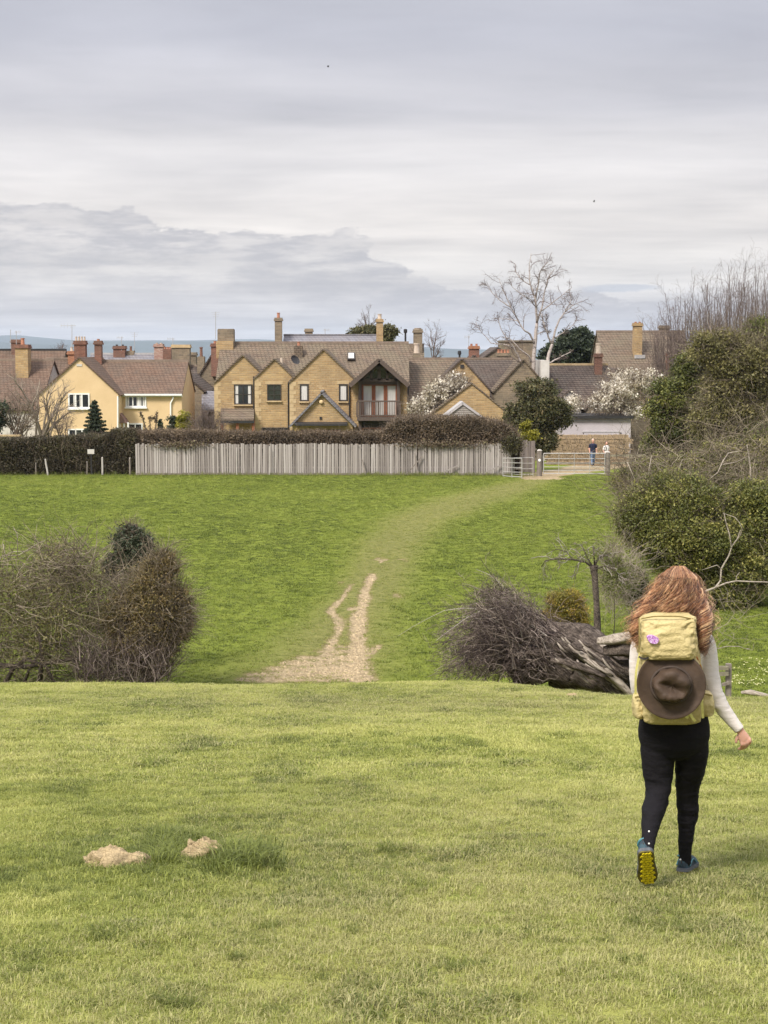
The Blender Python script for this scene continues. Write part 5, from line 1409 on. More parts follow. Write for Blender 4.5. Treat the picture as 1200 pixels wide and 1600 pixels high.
limb_thing('dead_branch', 'bleached forked dead branch in front of the ivy bush right of the walker', 'branch', [
    ([(1070, 945), (1085, 933), (1099, 925), (1118, 918), (1126, 907), (1127, 889), (1139, 868), (1144, 853), (1157, 836), (1160, 827), (1155, 816), (1148, 808), (1133, 803)], 4.0, 0.9),
    ([(1143, 856), (1140, 836), (1134, 815), (1131, 801)], 2.4, 1.0), ([(1118, 918), (1135, 911), (1150, 908), (1175, 909), (1210, 910)], 3.4, 2.0), ([(1150, 908), (1151, 900), (1156, 894)], 1.6, 0.8), ([(1127, 889), (1120, 883), (1105, 888), (1096, 891)], 1.6, 0.7), ([(1144, 853), (1152, 842), (1157, 828)], 2.0, 1.0)], 35.5, m_deadwood)
limb_thing('dead_branch', 'pale dead stems standing up from the bramble at the right edge', 'branch', [
    ([(1172, 765), (1173, 735), (1170, 712), (1167, 695)], 2.6, 1.4), ([(1108, 750), (1122, 738), (1130, 720), (1138, 708), (1155, 705)], 2.6, 1.2), ([(1130, 726), (1150, 722), (1165, 715)], 1.6, 0.8), ([(1010, 762), (1014, 735), (1018, 712)], 1.8, 1.0), ([(1055, 750), (1062, 730), (1066, 718)], 1.6, 0.9), ([(980, 722), (990, 745), (1000, 765)], 1.4, 0.8)], 44.5, m_deadwood)
limb_thing('dead_branch', 'thin pale dead twig low behind the walker arm', 'branch', [
    ([(1105, 1018), (1120, 1014), (1135, 1010), (1155, 1010), (1165, 1014), (1172, 1013)], 1.8, 0.8), ([(1120, 1014), (1126, 1004), (1134, 998)], 1.2, 0.6), ([(1165, 1014), (1176, 1016), (1178, 1006)], 1.0, 0.6)], 29.5, m_deadwood)

# row of tall bare trees on the right skyline
skyline = [(1030, 470), (1048, 448), (1065, 440), (1082, 430), (1098, 425), (1112, 415), (1128, 410), (1143, 398), (1158, 405), (1172, 402), (1186, 400), (1204, 398), (1222, 402)]
for i, (px, py) in enumerate(skyline):
    bx = px + (1130 - px) * 0.12
    lab = 'tall bare upright tree in the row on the right skyline'
    if i == 0: lab = 'lowest bare tree at the left end of the right skyline row'
    bare('bare_tree', lab, bx, None, 112 + (i % 3) * 2.5, [(px, py + 16), (px - 9, py + 24), (px + 8, py + 10), (px - 4, py + 30), (px + 12, py + 30), (px - 14, py + 40)], 26, T_mauve, 0.042, 9, 4, curl=0.10, group='bare trees on the right skyline', fr1=0.20, fr2=0.5, lift=0.02, spread=0.28, r2=0.6)

# ------------------------------------------------------------------ gardens on the left
bare('garden_tree', 'bare branching garden tree in front of the cream gable', 66, 684, 90, [(40, 600), (60, 592), (85, 588), (100, 600), (112, 610), (118, 622), (25, 620), (108, 640), (72, 600)], 14, T_pale, 0.075, 9, 6, spread=0.35, group=None)
bare('bare_shrub', 'dense twiggy brown shrub left of the cream house', 28, 690, 89, [(0, 625), (12, 610), (25, 605), (38, 612), (50, 625), (60, 640), (-10, 640)], 34, T_brown, 0.03, 8, 6, cat='shrub', spread=0.4)
crown('evergreen_bush', 'dark green bush cut by the left edge of the picture', 'bush', [(-4, 648, 16, 26, 1.0)], 88.6, L_dark, 0.07, 40, 110, 0.25)
bare('bare_shrub', 'pinkish bare shrub before the lower window of the cream gable', 96, 690, 88.5, [(80, 650), (90, 640), (105, 645), (118, 655), (125, 665)], 20, T_mauve, 0.018, 8, 4, cat='shrub', spread=0.3)
bare('bare_shrub', 'pale fan shaped bare shrub left of the stone lean-to', 327, 692, 87, [(299, 648), (308, 640), (318, 637), (328, 637), (340, 639), (350, 645), (357, 652), (303, 660)], 46, T_mauve, 0.022, 9, 5, cat='shrub', spread=0.22, lift=0.03)
crown('golden_conifer', 'bright golden conifer right of the cream house', 'conifer', [(289, 657, 10, 18, 1.0), (283, 662, 7, 13, 0.5)], 88, L_gold, 0.05, 50, 90, 0.22)
crown('shrub', 'dark bluish shrub left of the golden conifer', 'shrub', [(270, 662, 8, 14, 1.0)], 89, L_dark, 0.06, 24, 80, 0.25)
crown('cypress', 'small dark pointed cypress in front of the cream wall', 'conifer', [(250.5, 668, 4, 9, 1.0), (250.5, 659, 2.2, 8, 0.4)], 88, L_dark, 0.05, 30, 70, 0.3)
# young fir: whorls of drooping boughs
Yfir = 86.5
fr = thing('fir_tree', (X(149, Yfir), Yfir, h1(X(149, Yfir), Yfir)), 'young dark green fir in front of the cream house', 'conifer')
ft, fb = W(149, 625, Yfir), W(149, 700, Yfir)
trunk(fr, [Vector((fb.x, Yfir, h1(fb.x, Yfir))), ft], [0.07, 0.012], m_bark, 6)
tiers = 12; P = []
for i in range(tiers):
    k = i / (tiers - 1); z_ = ft.z - 0.12 - (ft.z - fb.z) * 0.88 * k; rad = 0.10 + 0.92 * k ** 0.85
    for a_ in np.linspace(0, 2 * np.pi, 7 + i, endpoint=False) + rng.random() * 6:
        L_ = rad * random.uniform(0.75, 1.1); m2 = int(330 * L_ + 70)
        s_ = rng.random(m2) ** 0.8
        c = np.stack([fb.x + np.cos(a_) * L_ * s_, Yfir + np.sin(a_) * L_ * s_, z_ - 0.10 * s_ + 0.10 * s_ ** 2], -1)
        P.append(c + rng.normal(size=(m2, 3)) * np.array([0.06, 0.06, 0.05]) * (1.4 - s_[:, None]))
leaves_obj('needles', np.concatenate(P), 0.050, L_dark, fr, None, 0.3, 0.4)
# climbers on a frame in front of the cream wall
cl = thing('climbing_plant', (X(232, 88.5), 88.5, h1(X(232, 88.5), 88.5)), 'brown climbers on wooden uprights against the cream wall', 'plant')
for pts in ([(219, 644), (224, 655), (228, 672), (228, 690)], [(245, 645), (244, 660), (242, 690)], [(233, 653), (240, 653), (244, 655)], [(234, 653), (235, 672), (235, 690)]):
    q = [W(px, py, 88.5) for px, py in pts]
    MB().tube(q, 0.035, 6).build('upright', m_oak, cl)
    C = np.concatenate([np.array(q[i].lerp(q[i + 1], s_))[None] + rng.normal(size=(26, 3)) * 0.05 for i in range(len(q) - 1) for s_ in (0, 0.3, 0.6, 0.9)])
    leaves_obj('leaves', C, 0.045, L_hedge, cl)

# ================================================================== THICKET ON THE LEFT IN THE DIP
Yl = 31.0
bt_ = tangle('bramble_thicket', 'broad tangled brown bramble thicket at the left in the dip', [(-60, 190, 905, 1075, 0.74), (60, 150, 855, 910, 0.14), (-60, 60, 880, 920, 0.06), (150, 210, 900, 1075, 0.06)], Yl, 3000, T_bramble, 1.0, 0.006, 0.30, dep=0.9)
P_, t_ = clumpy(W(85, 960, Yl), (1.9, 0.9, 1.1), 150, 110, 0.24, 0.3)
P_[:, 2] = np.maximum(P_[:, 2], H(P_[:, 0], P_[:, 1])); leaves_obj('leaves', P_, 0.022, L_brownolive, bt_, t_)
P_ = W(90, 868, Yl); P_, t_ = clumpy(P_, (0.45, 0.4, 0.35), 24, 50, 0.13, 0.3); leaves_obj('leaves', P_, 0.02, L_brownolive, bt_, t_ + 0.2)
for pts, a_, b_ in (([(5, 1075), (20, 1045), (40, 1030), (70, 1040), (90, 1075)], 8, 5), ([(62, 1075), (66, 1020), (60, 990)], 9, 4), ([(-20, 1038), (40, 1042), (110, 1030), (170, 1035)], 9, 4), ([(35, 1075), (48, 1040), (70, 1010)], 6, 3), ([(130, 1075), (115, 1030), (88, 1000)], 4, 2)):
    q = [W(px, py, Yl - 0.5) for px, py in pts]; n = len(q)
    MB().tube(q, [0.5 * MPP(Yl) * (a_ + (b_ - a_) * i / (n - 1)) for i in range(n)], 7).build('old_stem', m_bark, bt_, True)
for pts in ([(-5, 880), (5, 868), (28, 868), (62, 848), (70, 845)], [(8, 868), (22, 862), (66, 860)], [(28, 868), (27, 835), (20, 822)], [(5, 850), (8, 870), (3, 890)]):
    q = [W(px, py, Yl) for px, py in pts]
    MB().tube(q, [0.011] + [0.009] * (len(q) - 2) + [0.005], 5).build('arching_stem', m_deadwood, bt_, True)
crown('holly_bush', 'dark grey green bush rising behind the russet bush on the left', 'bush', [(206, 850, 34, 24, 1.0), (205, 832, 14, 16, 0.4), (178, 885, 20, 24, 0.5), (215, 880, 40, 30, 0.5)], 32.6, L_dark, 0.030, 90, 110, 0.20, ntw=300, tw=T_brown, twr=0.004, twl=0.4, toneb=0.25)
ru = crown('russet_bush', 'russet brown bush at the right end of the left thicket', 'bush', [(238, 950, 58, 80, 1.0), (262, 960, 42, 55, 0.4), (225, 1010, 55, 55, 0.4), (252, 885, 30, 30, 0.25), (195, 980, 45, 70, 0.4), (283, 968, 24, 38, 0.15)], 30.6, L_russet, 0.021, 260, 100, 0.15, trunkpx=232, ntw=1200, tw=T_bramble, twr=0.0045, twl=0.55)
bare(None, None, 235, 1072, 30.5, [(185, 990), (200, 930), (220, 900), (245, 880), (268, 890), (285, 930), (298, 965), (290, 1000), (270, 1010), (210, 1000)], 60, T_brown, 0.013, 8, 4, root=ru, spread=0.14, lift=0.04)
tangle(None, None, [(120, 265, 1020, 1072, 1.0)], 30.3, 900, T_purple, 0.7, 0.006, 0.16, root=ru, up=1.5, dep=0.6, part='lower_stems')

# ================================================================== FALLEN TREE
Yt = 28.6
ft_ = thing('fallen_tree', (X(850, Yt, 1050), Yt, h1(X(850, Yt, 1050), Yt)), 'uprooted fallen tree with a mass of fine brown branches on the brow', 'tree')
mp = MPP(Yt)
m_oldbark, t = newmat('shaggy_bark')
o_ = coords(t)
ax = t.comb(t.m('ADD', t.m('MULTIPLY', t.sep(o_)[0], 0.75), t.m('MULTIPLY', t.sep(o_)[2], -0.6)), t.m('MULTIPLY', t.sep(o_)[1], 7.0), t.m('ADD', t.m('MULTIPLY', t.sep(o_)[2], 7.0), t.m('MULTIPLY', t.sep(o_)[0], 5.2)))
g = t.m('ADD', t.m('MULTIPLY', t.noise(ax, 5.0, 6, 0.8, 0.5), 0.7), t.m('MULTIPLY', t.noise(o_, 9.0, 5, 0.7), 0.3))
finish(t, t.ramp(g, [(0.36, (0.022, 0.017, 0.014)), (0.47, (0.085, 0.066, 0.054)), (0.56, (0.20, 0.16, 0.13)), (0.68, (0.42, 0.345, 0.27))]), 0.95, t.bump(g, 1.0, 0.09), 0.15)
def rough_limb(pts, rad, name, mat, root, lobes=7, amp=0.25, sides=28, Y=Yt, sub=8, seed=0):
    """thick trunk with ridged, uneven section"""
    q = [W(px, py, Y + dy) for px, py, dy in pts]
    tt = np.linspace(0, len(q) - 1, (len(q) - 1) * sub + 1)
    C = np.array([list(q[min(int(s), len(q) - 2)].lerp(q[min(int(s), len(q) - 2) + 1], s - min(int(s), len(q) - 2))) for s in tt])
    rr = np.interp(tt, np.arange(len(q)), rad) * MPP(Y)
    mb = MB(); vs = []; ref = None
    for i in range(len(C)):
        T_ = Vector(C[min(i + 1, len(C) - 1)] - C[max(i - 1, 0)]).normalized()
        ref = Vector((0, 0, 1)) if ref is None else ref
        ref = (ref - T_ * ref.dot(T_)).normalized(); o = T_.cross(ref)
        for k in range(sides):
            a = 2 * math.pi * k / sides
            f = 1 + amp * (0.6 * math.sin(lobes * a + seed + i * 0.06) + 1.6 * (float(vnoise(k * 0.9 + seed * 7, i * 0.22, 1.0)) - 0.5))
            vs.append(Vector(C[i]) + (ref * math.cos(a) + o * math.sin(a)) * rr[i] * f)
    n = len(C)
    fs = [(i * sides + k, i * sides + (k + 1) % sides, (i + 1) * sides + (k + 1) % sides, (i + 1) * sides + k) for i in range(n - 1) for k in range(sides)]
    fs += [tuple(range(sides))[::-1], tuple((n - 1) * sides + k for k in range(sides))]
    return mb.add(vs, fs).build(name, mat, root, True)
rough_limb([(800, 1050, 0.2), (855, 1024, 0.0), (905, 1028, 0.0), (950, 1050, -0.2), (985, 1080, -0.4), (1010, 1100, -0.5)], [24, 46, 50, 40, 28, 20], 'trunk', m_oldbark, ft_, 6, 0.20)
rough_limb([(905, 990, -0.1), (935, 1012, -0.25), (962, 1034, -0.35), (992, 1046, -0.4)], [5, 9, 9, 7], 'split_limb', m_deadwood, ft_, 4, 0.25, 14)
rough_limb([(885, 1010, -0.6), (930, 1038, -0.75), (968, 1068, -0.85), (990, 1090, -0.85)], [4, 7, 6, 4], 'split_limb', m_deadwood, ft_, 4, 0.3, 12)
rough_limb([(860, 1030, -0.95), (905, 1042, -1.05), (945, 1058, -1.05)], [4, 6, 3], 'split_limb', m_oldbark, ft_, 4, 0.3, 12)
for i in range(46):      # hanging bark strips
    px = random.uniform(855, 960); py = 992 + (px - 860) * 0.5 + random.uniform(-18, 38)
    L_ = random.uniform(18, 46); a = R(random.uniform(25, 48))
    q = [W(px + math.cos(a) * L_ * s_, py + math.sin(a) * L_ * s_ + 3 * math.sin(s_ * 3), Yt - 1.05 + abs(py - 1030) / 100 + 0.05 * random.random()) for s_ in (0, 0.35, 0.7, 1)]
    MB().tube(q, [0.012, 0.024, 0.02, 0.006], 5).build('bark_strip', random.choice([m_deadwood, m_oldbark, m_oldbark]), ft_, True)
# the crown: thousands of fine stems sweeping left and over
def sweep(n, tgt, r0, twm, part, curl=0.10, srcx=(800, 880), srcy=(985, 1050), arch=0.25, dep=1.0):
    px, py = rng.uniform(*srcx, n), rng.uniform(*srcy, n)
    S = np.array([list(W(a, b, Yt + c)) for a, b, c in zip(px, py, rng.uniform(-0.7, 0.5, n))])
    i = rng.integers(0, len(tgt), n); tg = np.array(tgt)[i] + rng.normal(size=(n, 2)) * np.array([20, 17])
    E = np.array([list(W(a, b, Yt + c)) for a, b, c in zip(tg[:, 0], tg[:, 1], rng.uniform(-dep, dep, n))])
    E = S + (E - S) * rng.uniform(0.55, 1.12, n)[:, None]
    K = 9; t_ = np.linspace(0, 1, K)[None, :, None]; d_ = np.linalg.norm(E - S, axis=1)[:, None, None]
    P = S[:, None] + (E - S)[:, None] * t_ + np.array([0, 0, 1.0]) * d_ * arch * rng.uniform(0.1, 1.2, (n, 1, 1)) * np.sin(np.pi * t_ ** 0.8)
    P = P + np.cumsum(rng.normal(size=(n, K, 3)) * d_ * curl * 0.09, axis=1) * t_
    P[..., 2] = np.maximum(P[..., 2], H(P[..., 0], P[..., 1]) + 0.01)
    Rr = taper(r0 * rng.uniform(0.6, 1.5, n), K, 0.3)
    tubes_obj(part, P, Rr, twm, ft_, 4)
    return P, Rr
tg = [(705, 1000), (715, 1030), (725, 985), (740, 965), (755, 945), (770, 930), (735, 1045), (760, 1050), (790, 1045), (785, 960), (700, 1048), (760, 990), (780, 1010)]
P, Rr = sweep(420, tg, 0.011, T_purple, 'boughs')
P1, R1 = offshoots(P, Rr, 8, 0.8, 0.33, 6, 0.28, -0.02, 0.25, 0.55, 0.5); R1 = np.maximum(R1, 0.003)
P1[..., 2] = np.maximum(P1[..., 2], H(P1[..., 0], P1[..., 1])); tubes_obj('fine_branches', P1, R1, T_purple, ft_, 3)
P2, R2 = offshoots(P1[::2], R1[::2], 4, 0.9, 0.6, 5, 0.3, -0.02, 0.2, 0.7, 0.6); R2 = np.maximum(R2, 0.0026)
P2[..., 2] = np.maximum(P2[..., 2], H(P2[..., 0], P2[..., 1])); tubes_obj('twigs', P2, R2, T_purple, ft_, 3)
sweep(26, [(690, 965), (680, 1010), (760, 915), (775, 905), (790, 920), (720, 960)], 0.009, T_grey, 'bare_boughs', 0.12, arch=0.35)
sweep(60, [(765, 925), (775, 915), (785, 940), (800, 950)], 0.007, T_pale, 'bare_boughs', 0.12, srcx=(810, 850), srcy=(970, 1010), arch=0.25)
tangle(None, None, [(700, 870, 960, 1062, 0.75), (735, 830, 925, 980, 0.25)], Yt - 0.4, 1500, T_purple, 0.5, 0.0045, 0.35, root=ft_, dep=0.7, up=0.1, part='broken_twigs')
P_, t_ = clumpy(W(772, 925, Yt + 0.3), (0.28, 0.25, 0.22), 26, 60, 0.09, 0.2); leaves_obj('dead_leaves', P_, 0.014, L_hedgeg, ft_, t_)
# green-gold bush growing on the fallen trunk
gb = crown('amber_bush', 'small amber green bush growing above the fallen trunk', 'bush', [(884, 948, 35, 28, 1.0), (872, 968, 26, 22, 0.4), (900, 965, 22, 22, 0.3)], 29.4, L_amber, 0.018, 120, 130, 0.16, trunkpx=884, ntw=260, tw=T_brown, twr=0.004, twl=0.3)
# dead hawthorn with a flat, one-sided top
Yh = 31.5
dh = thing('dead_hawthorn', (X(931, Yh, 1000), Yh, h1(X(931, Yh, 1000), Yh)), 'dead crooked hawthorn with a flat one sided top behind the fallen tree', 'tree')
rough_limb([(934, 1010, 0), (933, 970, 0), (931, 930, 0), (929, 900, 0), (927, 884, 0)], [5.5, 5, 4.6, 5, 6.5], 'trunk', m_oldbark, dh, 3, 0.2, 12, Yh)
hl_ = [([(927, 888), (915, 878), (895, 874), (870, 873), (852, 876), (846, 886)], 4, 1.2), ([(928, 886), (935, 872), (945, 868), (955, 864)], 3.5, 1.0), ([(926, 886), (918, 872), (912, 858), (908, 850)], 3, 0.9), ([(929, 886), (928, 866), (926, 852)], 3, 0.9), ([(895, 874), (885, 862), (870, 858), (860, 862)], 2, 0.8), ([(930, 890), (945, 884), (962, 892), (972, 905)], 2.6, 0.9)]
aP, aR = [], []
for pts, a_, b_ in hl_:
    q = [W(px, py, Yh + random.uniform(-0.25, 0.25) * (i > 0)) for i, (px, py) in enumerate(pts)]; n = len(q)
    rr = [0.5 * MPP(Yh) * (a_ + (b_ - a_) * i / (n - 1)) for i in range(n)]
    MB().tube(q, rr, 7).build('limb', m_oldbark, dh, True)
    arr = np.array([list(p_) for p_ in q]); tt = np.linspace(0, n - 1, 7); i0 = np.minimum(tt.astype(int), n - 2); ff = (tt - i0)[:, None]
    aP.append(arr[i0] * (1 - ff) + arr[i0 + 1] * ff); aR.append(np.interp(tt, np.arange(n), rr))
P1, R1 = offshoots(np.stack(aP), np.stack(aR), 11, 0.95, 0.4, 7, 0.3, -0.05, 0.15, 0.5, 0.4); tubes_obj('branches', P1, np.maximum(R1, 0.0045), T_grey, dh, 4)
P2, R2 = offshoots(P1, R1, 6, 0.9, 0.6, 6, 0.3, -0.04, 0.2, 0.6, 0.5); tubes_obj('twigs', P2, np.maximum(R2, 0.0026), T_mauve, dh, 3)
P_, t_ = clumpy(W(922, 866, Yh), (0.40, 0.3, 0.16), 16, 22, 0.10, 0.2); leaves_obj('moss_tufts', P_, 0.016, L_spring, dh, t_)
# bleached split log beside the walker
lg = thing('split_log', (X(990, 27.6, 1010), 27.6, h1(X(990, 27.6, 1010), 27.6)), 'pale split log lying just left of the walker', 'log')
rough_limb([(935, 1002, 0.2), (960, 1000, 0), (990, 996, -0.1), (1030, 998, -0.2)], [5, 8, 9, 8], 'stem', m_deadwood, lg, 4, 0.3, 14, 27.6)
rough_limb([(945, 1018, 0.2), (975, 1014, 0), (1005, 1020, 0), (1040, 1028, 0)], [7, 13, 14, 12], 'stem', m_oldbark, lg, 4, 0.3, 16, 27.6)
rough_limb([(950, 1040, 0.2), (985, 1046, 0), (1030, 1060, 0)], [8, 14, 14], 'stem', m_oldbark, lg, 4, 0.3, 16, 27.8)
ll = thing('thin_log', (X(1185, 24.3, 1083), 24.3, h1(X(1185, 24.3, 1083), 24.3)), 'thin weathered log lying in the grass at the right edge', 'log')
rough_limb([(1158, 1082, 0), (1172, 1082, 0), (1190, 1086, 0), (1215, 1092, 0)], [2, 4.2, 3.8, 3], 'stem', m_deadwood, ll, 4, 0.2, 12, 24.3)
# ================================================================== THE WALKER
from mathutils import noise as mnoise
YW = 8.20
def catmull(rows, sub):
    A = np.array(rows, float); n = len(A); out = []
    for i in range(n - 1):
        p0, p1, p2, p3 = A[max(i - 1, 0)], A[i], A[i + 1], A[min(i + 2, n - 1)]
        for s_ in range(sub):
            t = s_ / sub
            out.append(0.5 * (2 * p1 + (p2 - p0) * t + (2 * p0 - 5 * p1 + 4 * p2 - p3) * t * t + (3 * p1 - p0 - 3 * p2 + p3) * t ** 3))
    out.append(A[-1])
    return np.array(out)
def loft(mb, rings, sides=24, sub=4, power=2.0, side=(1, 0, 0), planar=False, wrinkle=None):
    """rings: (x, y, z, half width, half depth) along a path"""
    A = catmull(rings, sub); n = len(A); vs = []
    sd_ = Vector(side)
    for i in range(n):
        c = Vector(A[i, :3])
        T_ = (Vector(A[min(i + 1, n - 1), :3]) - Vector(A[max(i - 1, 0), :3])).normalized()
        if planar: T_ = Vector((0, 0, -1 if A[-1, 2] < A[0, 2] else 1))
        ax = (sd_ - T_ * sd_.dot(T_)).normalized(); ay = T_.cross(ax)
        for k in range(sides):
            a = 2 * math.pi * k / sides
            ca, sa = math.cos(a), math.sin(a)
            e = 2.0 / power
            u = math.copysign(abs(ca) ** e, ca) * A[i, 3]; v = math.copysign(abs(sa) ** e, sa) * A[i, 4]
            p_ = c + ax * u + ay * v
            if wrinkle: p_ = p_ + (p_ - c).normalized() * wrinkle(p_)
            vs.append(p_)
    fs = [(i * sides + k, i * sides + (k + 1) % sides, (i + 1) * sides + (k + 1) % sides, (i + 1) * sides + k) for i in range(n - 1) for k in range(sides)]
    fs += [tuple(range(sides))[::-1], tuple((n - 1) * sides + k for k in range(sides))]
    return mb.add(vs, fs)
def PX(px, py, Y, hw, hd=None):
    """ring from photo pixels: half width in pixels, half depth in pixels (default equal)"""
    p_ = W(px, py, Y); m2 = MPP(Y) * 1.012
    return (p_.x, p_.y, p_.z, hw * m2, (hd if hd is not None else hw) * m2)
def fuse(mb, name, mat, parent, voxel=0.006, smooth=4, displace=None):
    """weld overlapping closed shapes into one continuous skin"""
    o = mb.build(name, mat, parent)
    md = o.modifiers.new('r', 'REMESH'); md.mode = 'VOXEL'; md.voxel_size = voxel; md.use_smooth_shade = True
    if smooth:
        ms_ = o.modifiers.new('s', 'SMOOTH'); ms_.factor = 0.5; ms_.iterations = smooth
    bpy.context.view_layer.update()
    dg = bpy.context.evaluated_depsgraph_get()
    me = bpy.data.meshes.new_from_object(o.evaluated_get(dg))
    o.modifiers.clear(); old = o.data; o.data = me; me.name = name
    bpy.data.meshes.remove(old)
    if not me.materials: me.materials.append(mat)
    if displace:
        n = len(me.vertices); co = np.empty(n * 3, np.float32); me.vertices.foreach_get('co', co)
        nr = np.empty(n * 3, np.float32); me.vertices.foreach_get('normal', nr)
        co = co.reshape(-1, 3); nr = nr.reshape(-1, 3); off = np.array(root_of(o).location)
        dsp = np.array([displace(Vector(c)) for c in (co + off)], np.float32)
        co = co + nr * dsp[:, None]; me.vertices.foreach_set('co', co.astype(np.float32).ravel()); me.update()
    me.polygons.foreach_set('use_smooth', np.ones(len(me.polygons), bool))
    return o
m_skin = plain('skin', (0.56, 0.33, 0.25), (0.50, 0.27, 0.20), 14, 0.5, 0.001, 60, Subsurface_Weight=0.1)
m_jumper, t = newmat('pale_jersey')
o_ = coords(t); n_ = t.noise(t.vmul(o_, (1, 1, 2.2)), 14, 4, 0.6)
finish(t, t.mix(t.noise(o_, 5, 3), (0.62, 0.565, 0.53), (0.56, 0.505, 0.47)), 0.85, t.bump(t.m('ADD', t.m('MULTIPLY', n_, 1.0), t.m('MULTIPLY', t.noise(o_, 260, 2), 0.10)), 0.6, 0.012), 0.2, Sheen_Weight=0.2)
m_trouser, t = newmat('black_trousers')
o_ = coords(t); n_ = t.noise(t.vmul(o_, (1, 1, 2.6)), 11, 4, 0.6)
finish(t, t.mix(n_, (0.0065, 0.0058, 0.0072), (0.011, 0.0098, 0.012)), 0.85, t.bump(n_, 0.7, 0.015), 0.15)
m_shoe = plain('teal_grey_shoe', (0.035, 0.075, 0.095), (0.018, 0.026, 0.036), 22, 0.6, 0.003, 60)
m_shoetrim = plain('teal_trim', (0.07, 0.20, 0.235), (0.045, 0.14, 0.17), 30, 0.55)
m_soleg = plain('grey_midsole', (0.11, 0.115, 0.13), (0.06, 0.065, 0.075), 30, 0.7)
m_soledk = plain('dark_outsole', (0.16, 0.13, 0.02), (0.07, 0.06, 0.02), 30, 0.7)
m_sole = plain('yellow_rubber', (0.64, 0.52, 0.012), (0.52, 0.41, 0.01), 25, 0.6, 0.002, 40)
m_pack, t = newmat('mustard_nylon')
o_ = coords(t)
cn = t.n('ShaderNodeTexNoise', noise_type='RIDGED_MULTIFRACTAL'); t.put(cn.inputs['Vector'], o_); cn.inputs['Scale'].default_value = 15; cn.inputs['Detail'].default_value = 3; cr = t.m('MULTIPLY', cn.outputs['Fac'], 0.45); cr2 = t.noise(o_, 48, 4, 0.6, 0.4)
finish(t, t.mix(t.smooth(t.noise(o_, 6, 4), 0.3, 0.7), (0.52, 0.425, 0.205), (0.43, 0.345, 0.155)), 0.62,
       t.bump(t.m('ADD', cr, t.m('MULTIPLY', cr2, 0.4)), 1.0, 0.026), 0.35)
m_packdk = plain('olive_webbing', (0.27, 0.205, 0.07), (0.20, 0.15, 0.05), 40, 0.75)
m_strap = plain('lime_webbing', (0.70, 0.65, 0.24), (0.58, 0.53, 0.17), 40, 0.7)
m_dkstrap = plain('dark_webbing', (0.05, 0.04, 0.038), (0.03, 0.025, 0.024), 40, 0.8)
m_orange = plain('orange_trim', (0.50, 0.20, 0.05), (0.40, 0.14, 0.03), 30, 0.7)
m_hat = plain('brown_waxed_hat', (0.066, 0.041, 0.026), (0.044, 0.028, 0.018), 10, 0.7, 0.004, 22)
m_hatband = plain('hat_band', (0.065, 0.046, 0.036), (0.05, 0.036, 0.028), 30, 0.8)
m_hair, t = newmat('copper_curls')
col = t.ramp(t.attr('tone')[2], [(0.0, (0.045, 0.014, 0.007)), (0.3, (0.20, 0.072, 0.028)), (0.6, (0.40, 0.185, 0.078)), (1.0, (0.72, 0.47, 0.26))])
finish(t, col, 0.42, None, 0.5, Sheen_Weight=0.15)
m_hairbase = plain('copper_hair_mass', (0.085, 0.028, 0.014), (0.05, 0.016, 0.009), 20, 0.7, 0.01, 60)
# a stitched patch with a scribbled mauve emblem
m_patch, t = newmat('mauve_patch')
o_ = coords(t); sc = t.noise(o_, 110, 3, 0.6, 1.2)
finish(t, t.mix(t.smooth(sc, 0.47, 0.53), (0.34, 0.10, 0.40), (0.62, 0.45, 0.66)), 0.8, None, 0.2)

base = Vector((X(1048, YW, 1380), YW, h1(X(1048, YW, 1380), YW)))
wk = thing('person', base, 'woman walking away with long copper curls, pale jersey and black trousers', 'person')
Ha = lambda px, py, Y: W(px, py, Y)
# --- body: one continuous skin from head to feet
bd = MB()
loft(bd, [PX(1056, 891, YW, 8, 8), PX(1056, 896, YW, 17, 20), PX(1056, 908, YW, 23, 28), PX(1056, 924, YW, 24, 31), PX(1056, 940, YW + 0.01, 22, 29), PX(1056, 952, YW + 0.03, 16, 20), PX(1056, 958, YW + 0.04, 9, 12)], 22, 3)
loft(bd, [PX(1055, 940, YW, 13, 14), PX(1054, 960, YW, 13, 13), PX(1053, 972, YW, 16, 15), PX(1053, 982, YW, 34, 20)], 18, 3)
loft(bd, [PX(1053, 976, YW, 28, 18), PX(1052, 988, YW, 46, 24), PX(1052, 1010, YW, 47, 28), PX(1052, 1045, YW, 43, 29), PX(1052, 1080, YW, 40, 27), PX(1053, 1115, YW, 46, 32), PX(1053, 1145, YW, 51, 36), PX(1053, 1168, YW, 47, 34)], 26, 3)
LEG_L = [(1030, 1145, 8.20, 25), (1028.5, 1168, 8.20, 27), (1028, 1190, 8.20, 25), (1028, 1212, 8.20, 22.5), (1029, 1234, 8.18, 19), (1026, 1250, 8.14, 18), (1021, 1266, 8.07, 17.5), (1017, 1288, 7.99, 14.5), (1014, 1308, 7.91, 11.5), (1013, 1324, 7.86, 9.5)]
LEG_R = [(1078, 1145, 8.20, 25), (1080, 1168, 8.21, 26.5), (1080, 1188, 8.23, 24), (1077, 1210, 8.27, 21.5), (1074, 1232, 8.31, 18), (1074, 1250, 8.33, 17), (1075, 1270, 8.345, 16), (1073, 1292, 8.35, 13.5), (1071, 1315, 8.36, 11.2), (1070, 1340, 8.37, 9.8), (1070, 1352, 8.37, 9.5)]
for L_ in (LEG_L, LEG_R): loft(bd, [PX(a, b, c, d_ * 0.88, d_ * 0.92) for a, b, c, d_ in L_], 18, 3)
ARM_R = [(1088, 992, 8.20, 18), (1101, 1006, 8.20, 16.5), (1106, 1030, 8.19, 15.5), (1109, 1056, 8.17, 15), (1115, 1080, 8.15, 14.5), (1124, 1098, 8.14, 12.5), (1136, 1116, 8.13, 10.8), (1147, 1130, 8.12, 9.2), (1156, 1141, 8.11, 7.8)]
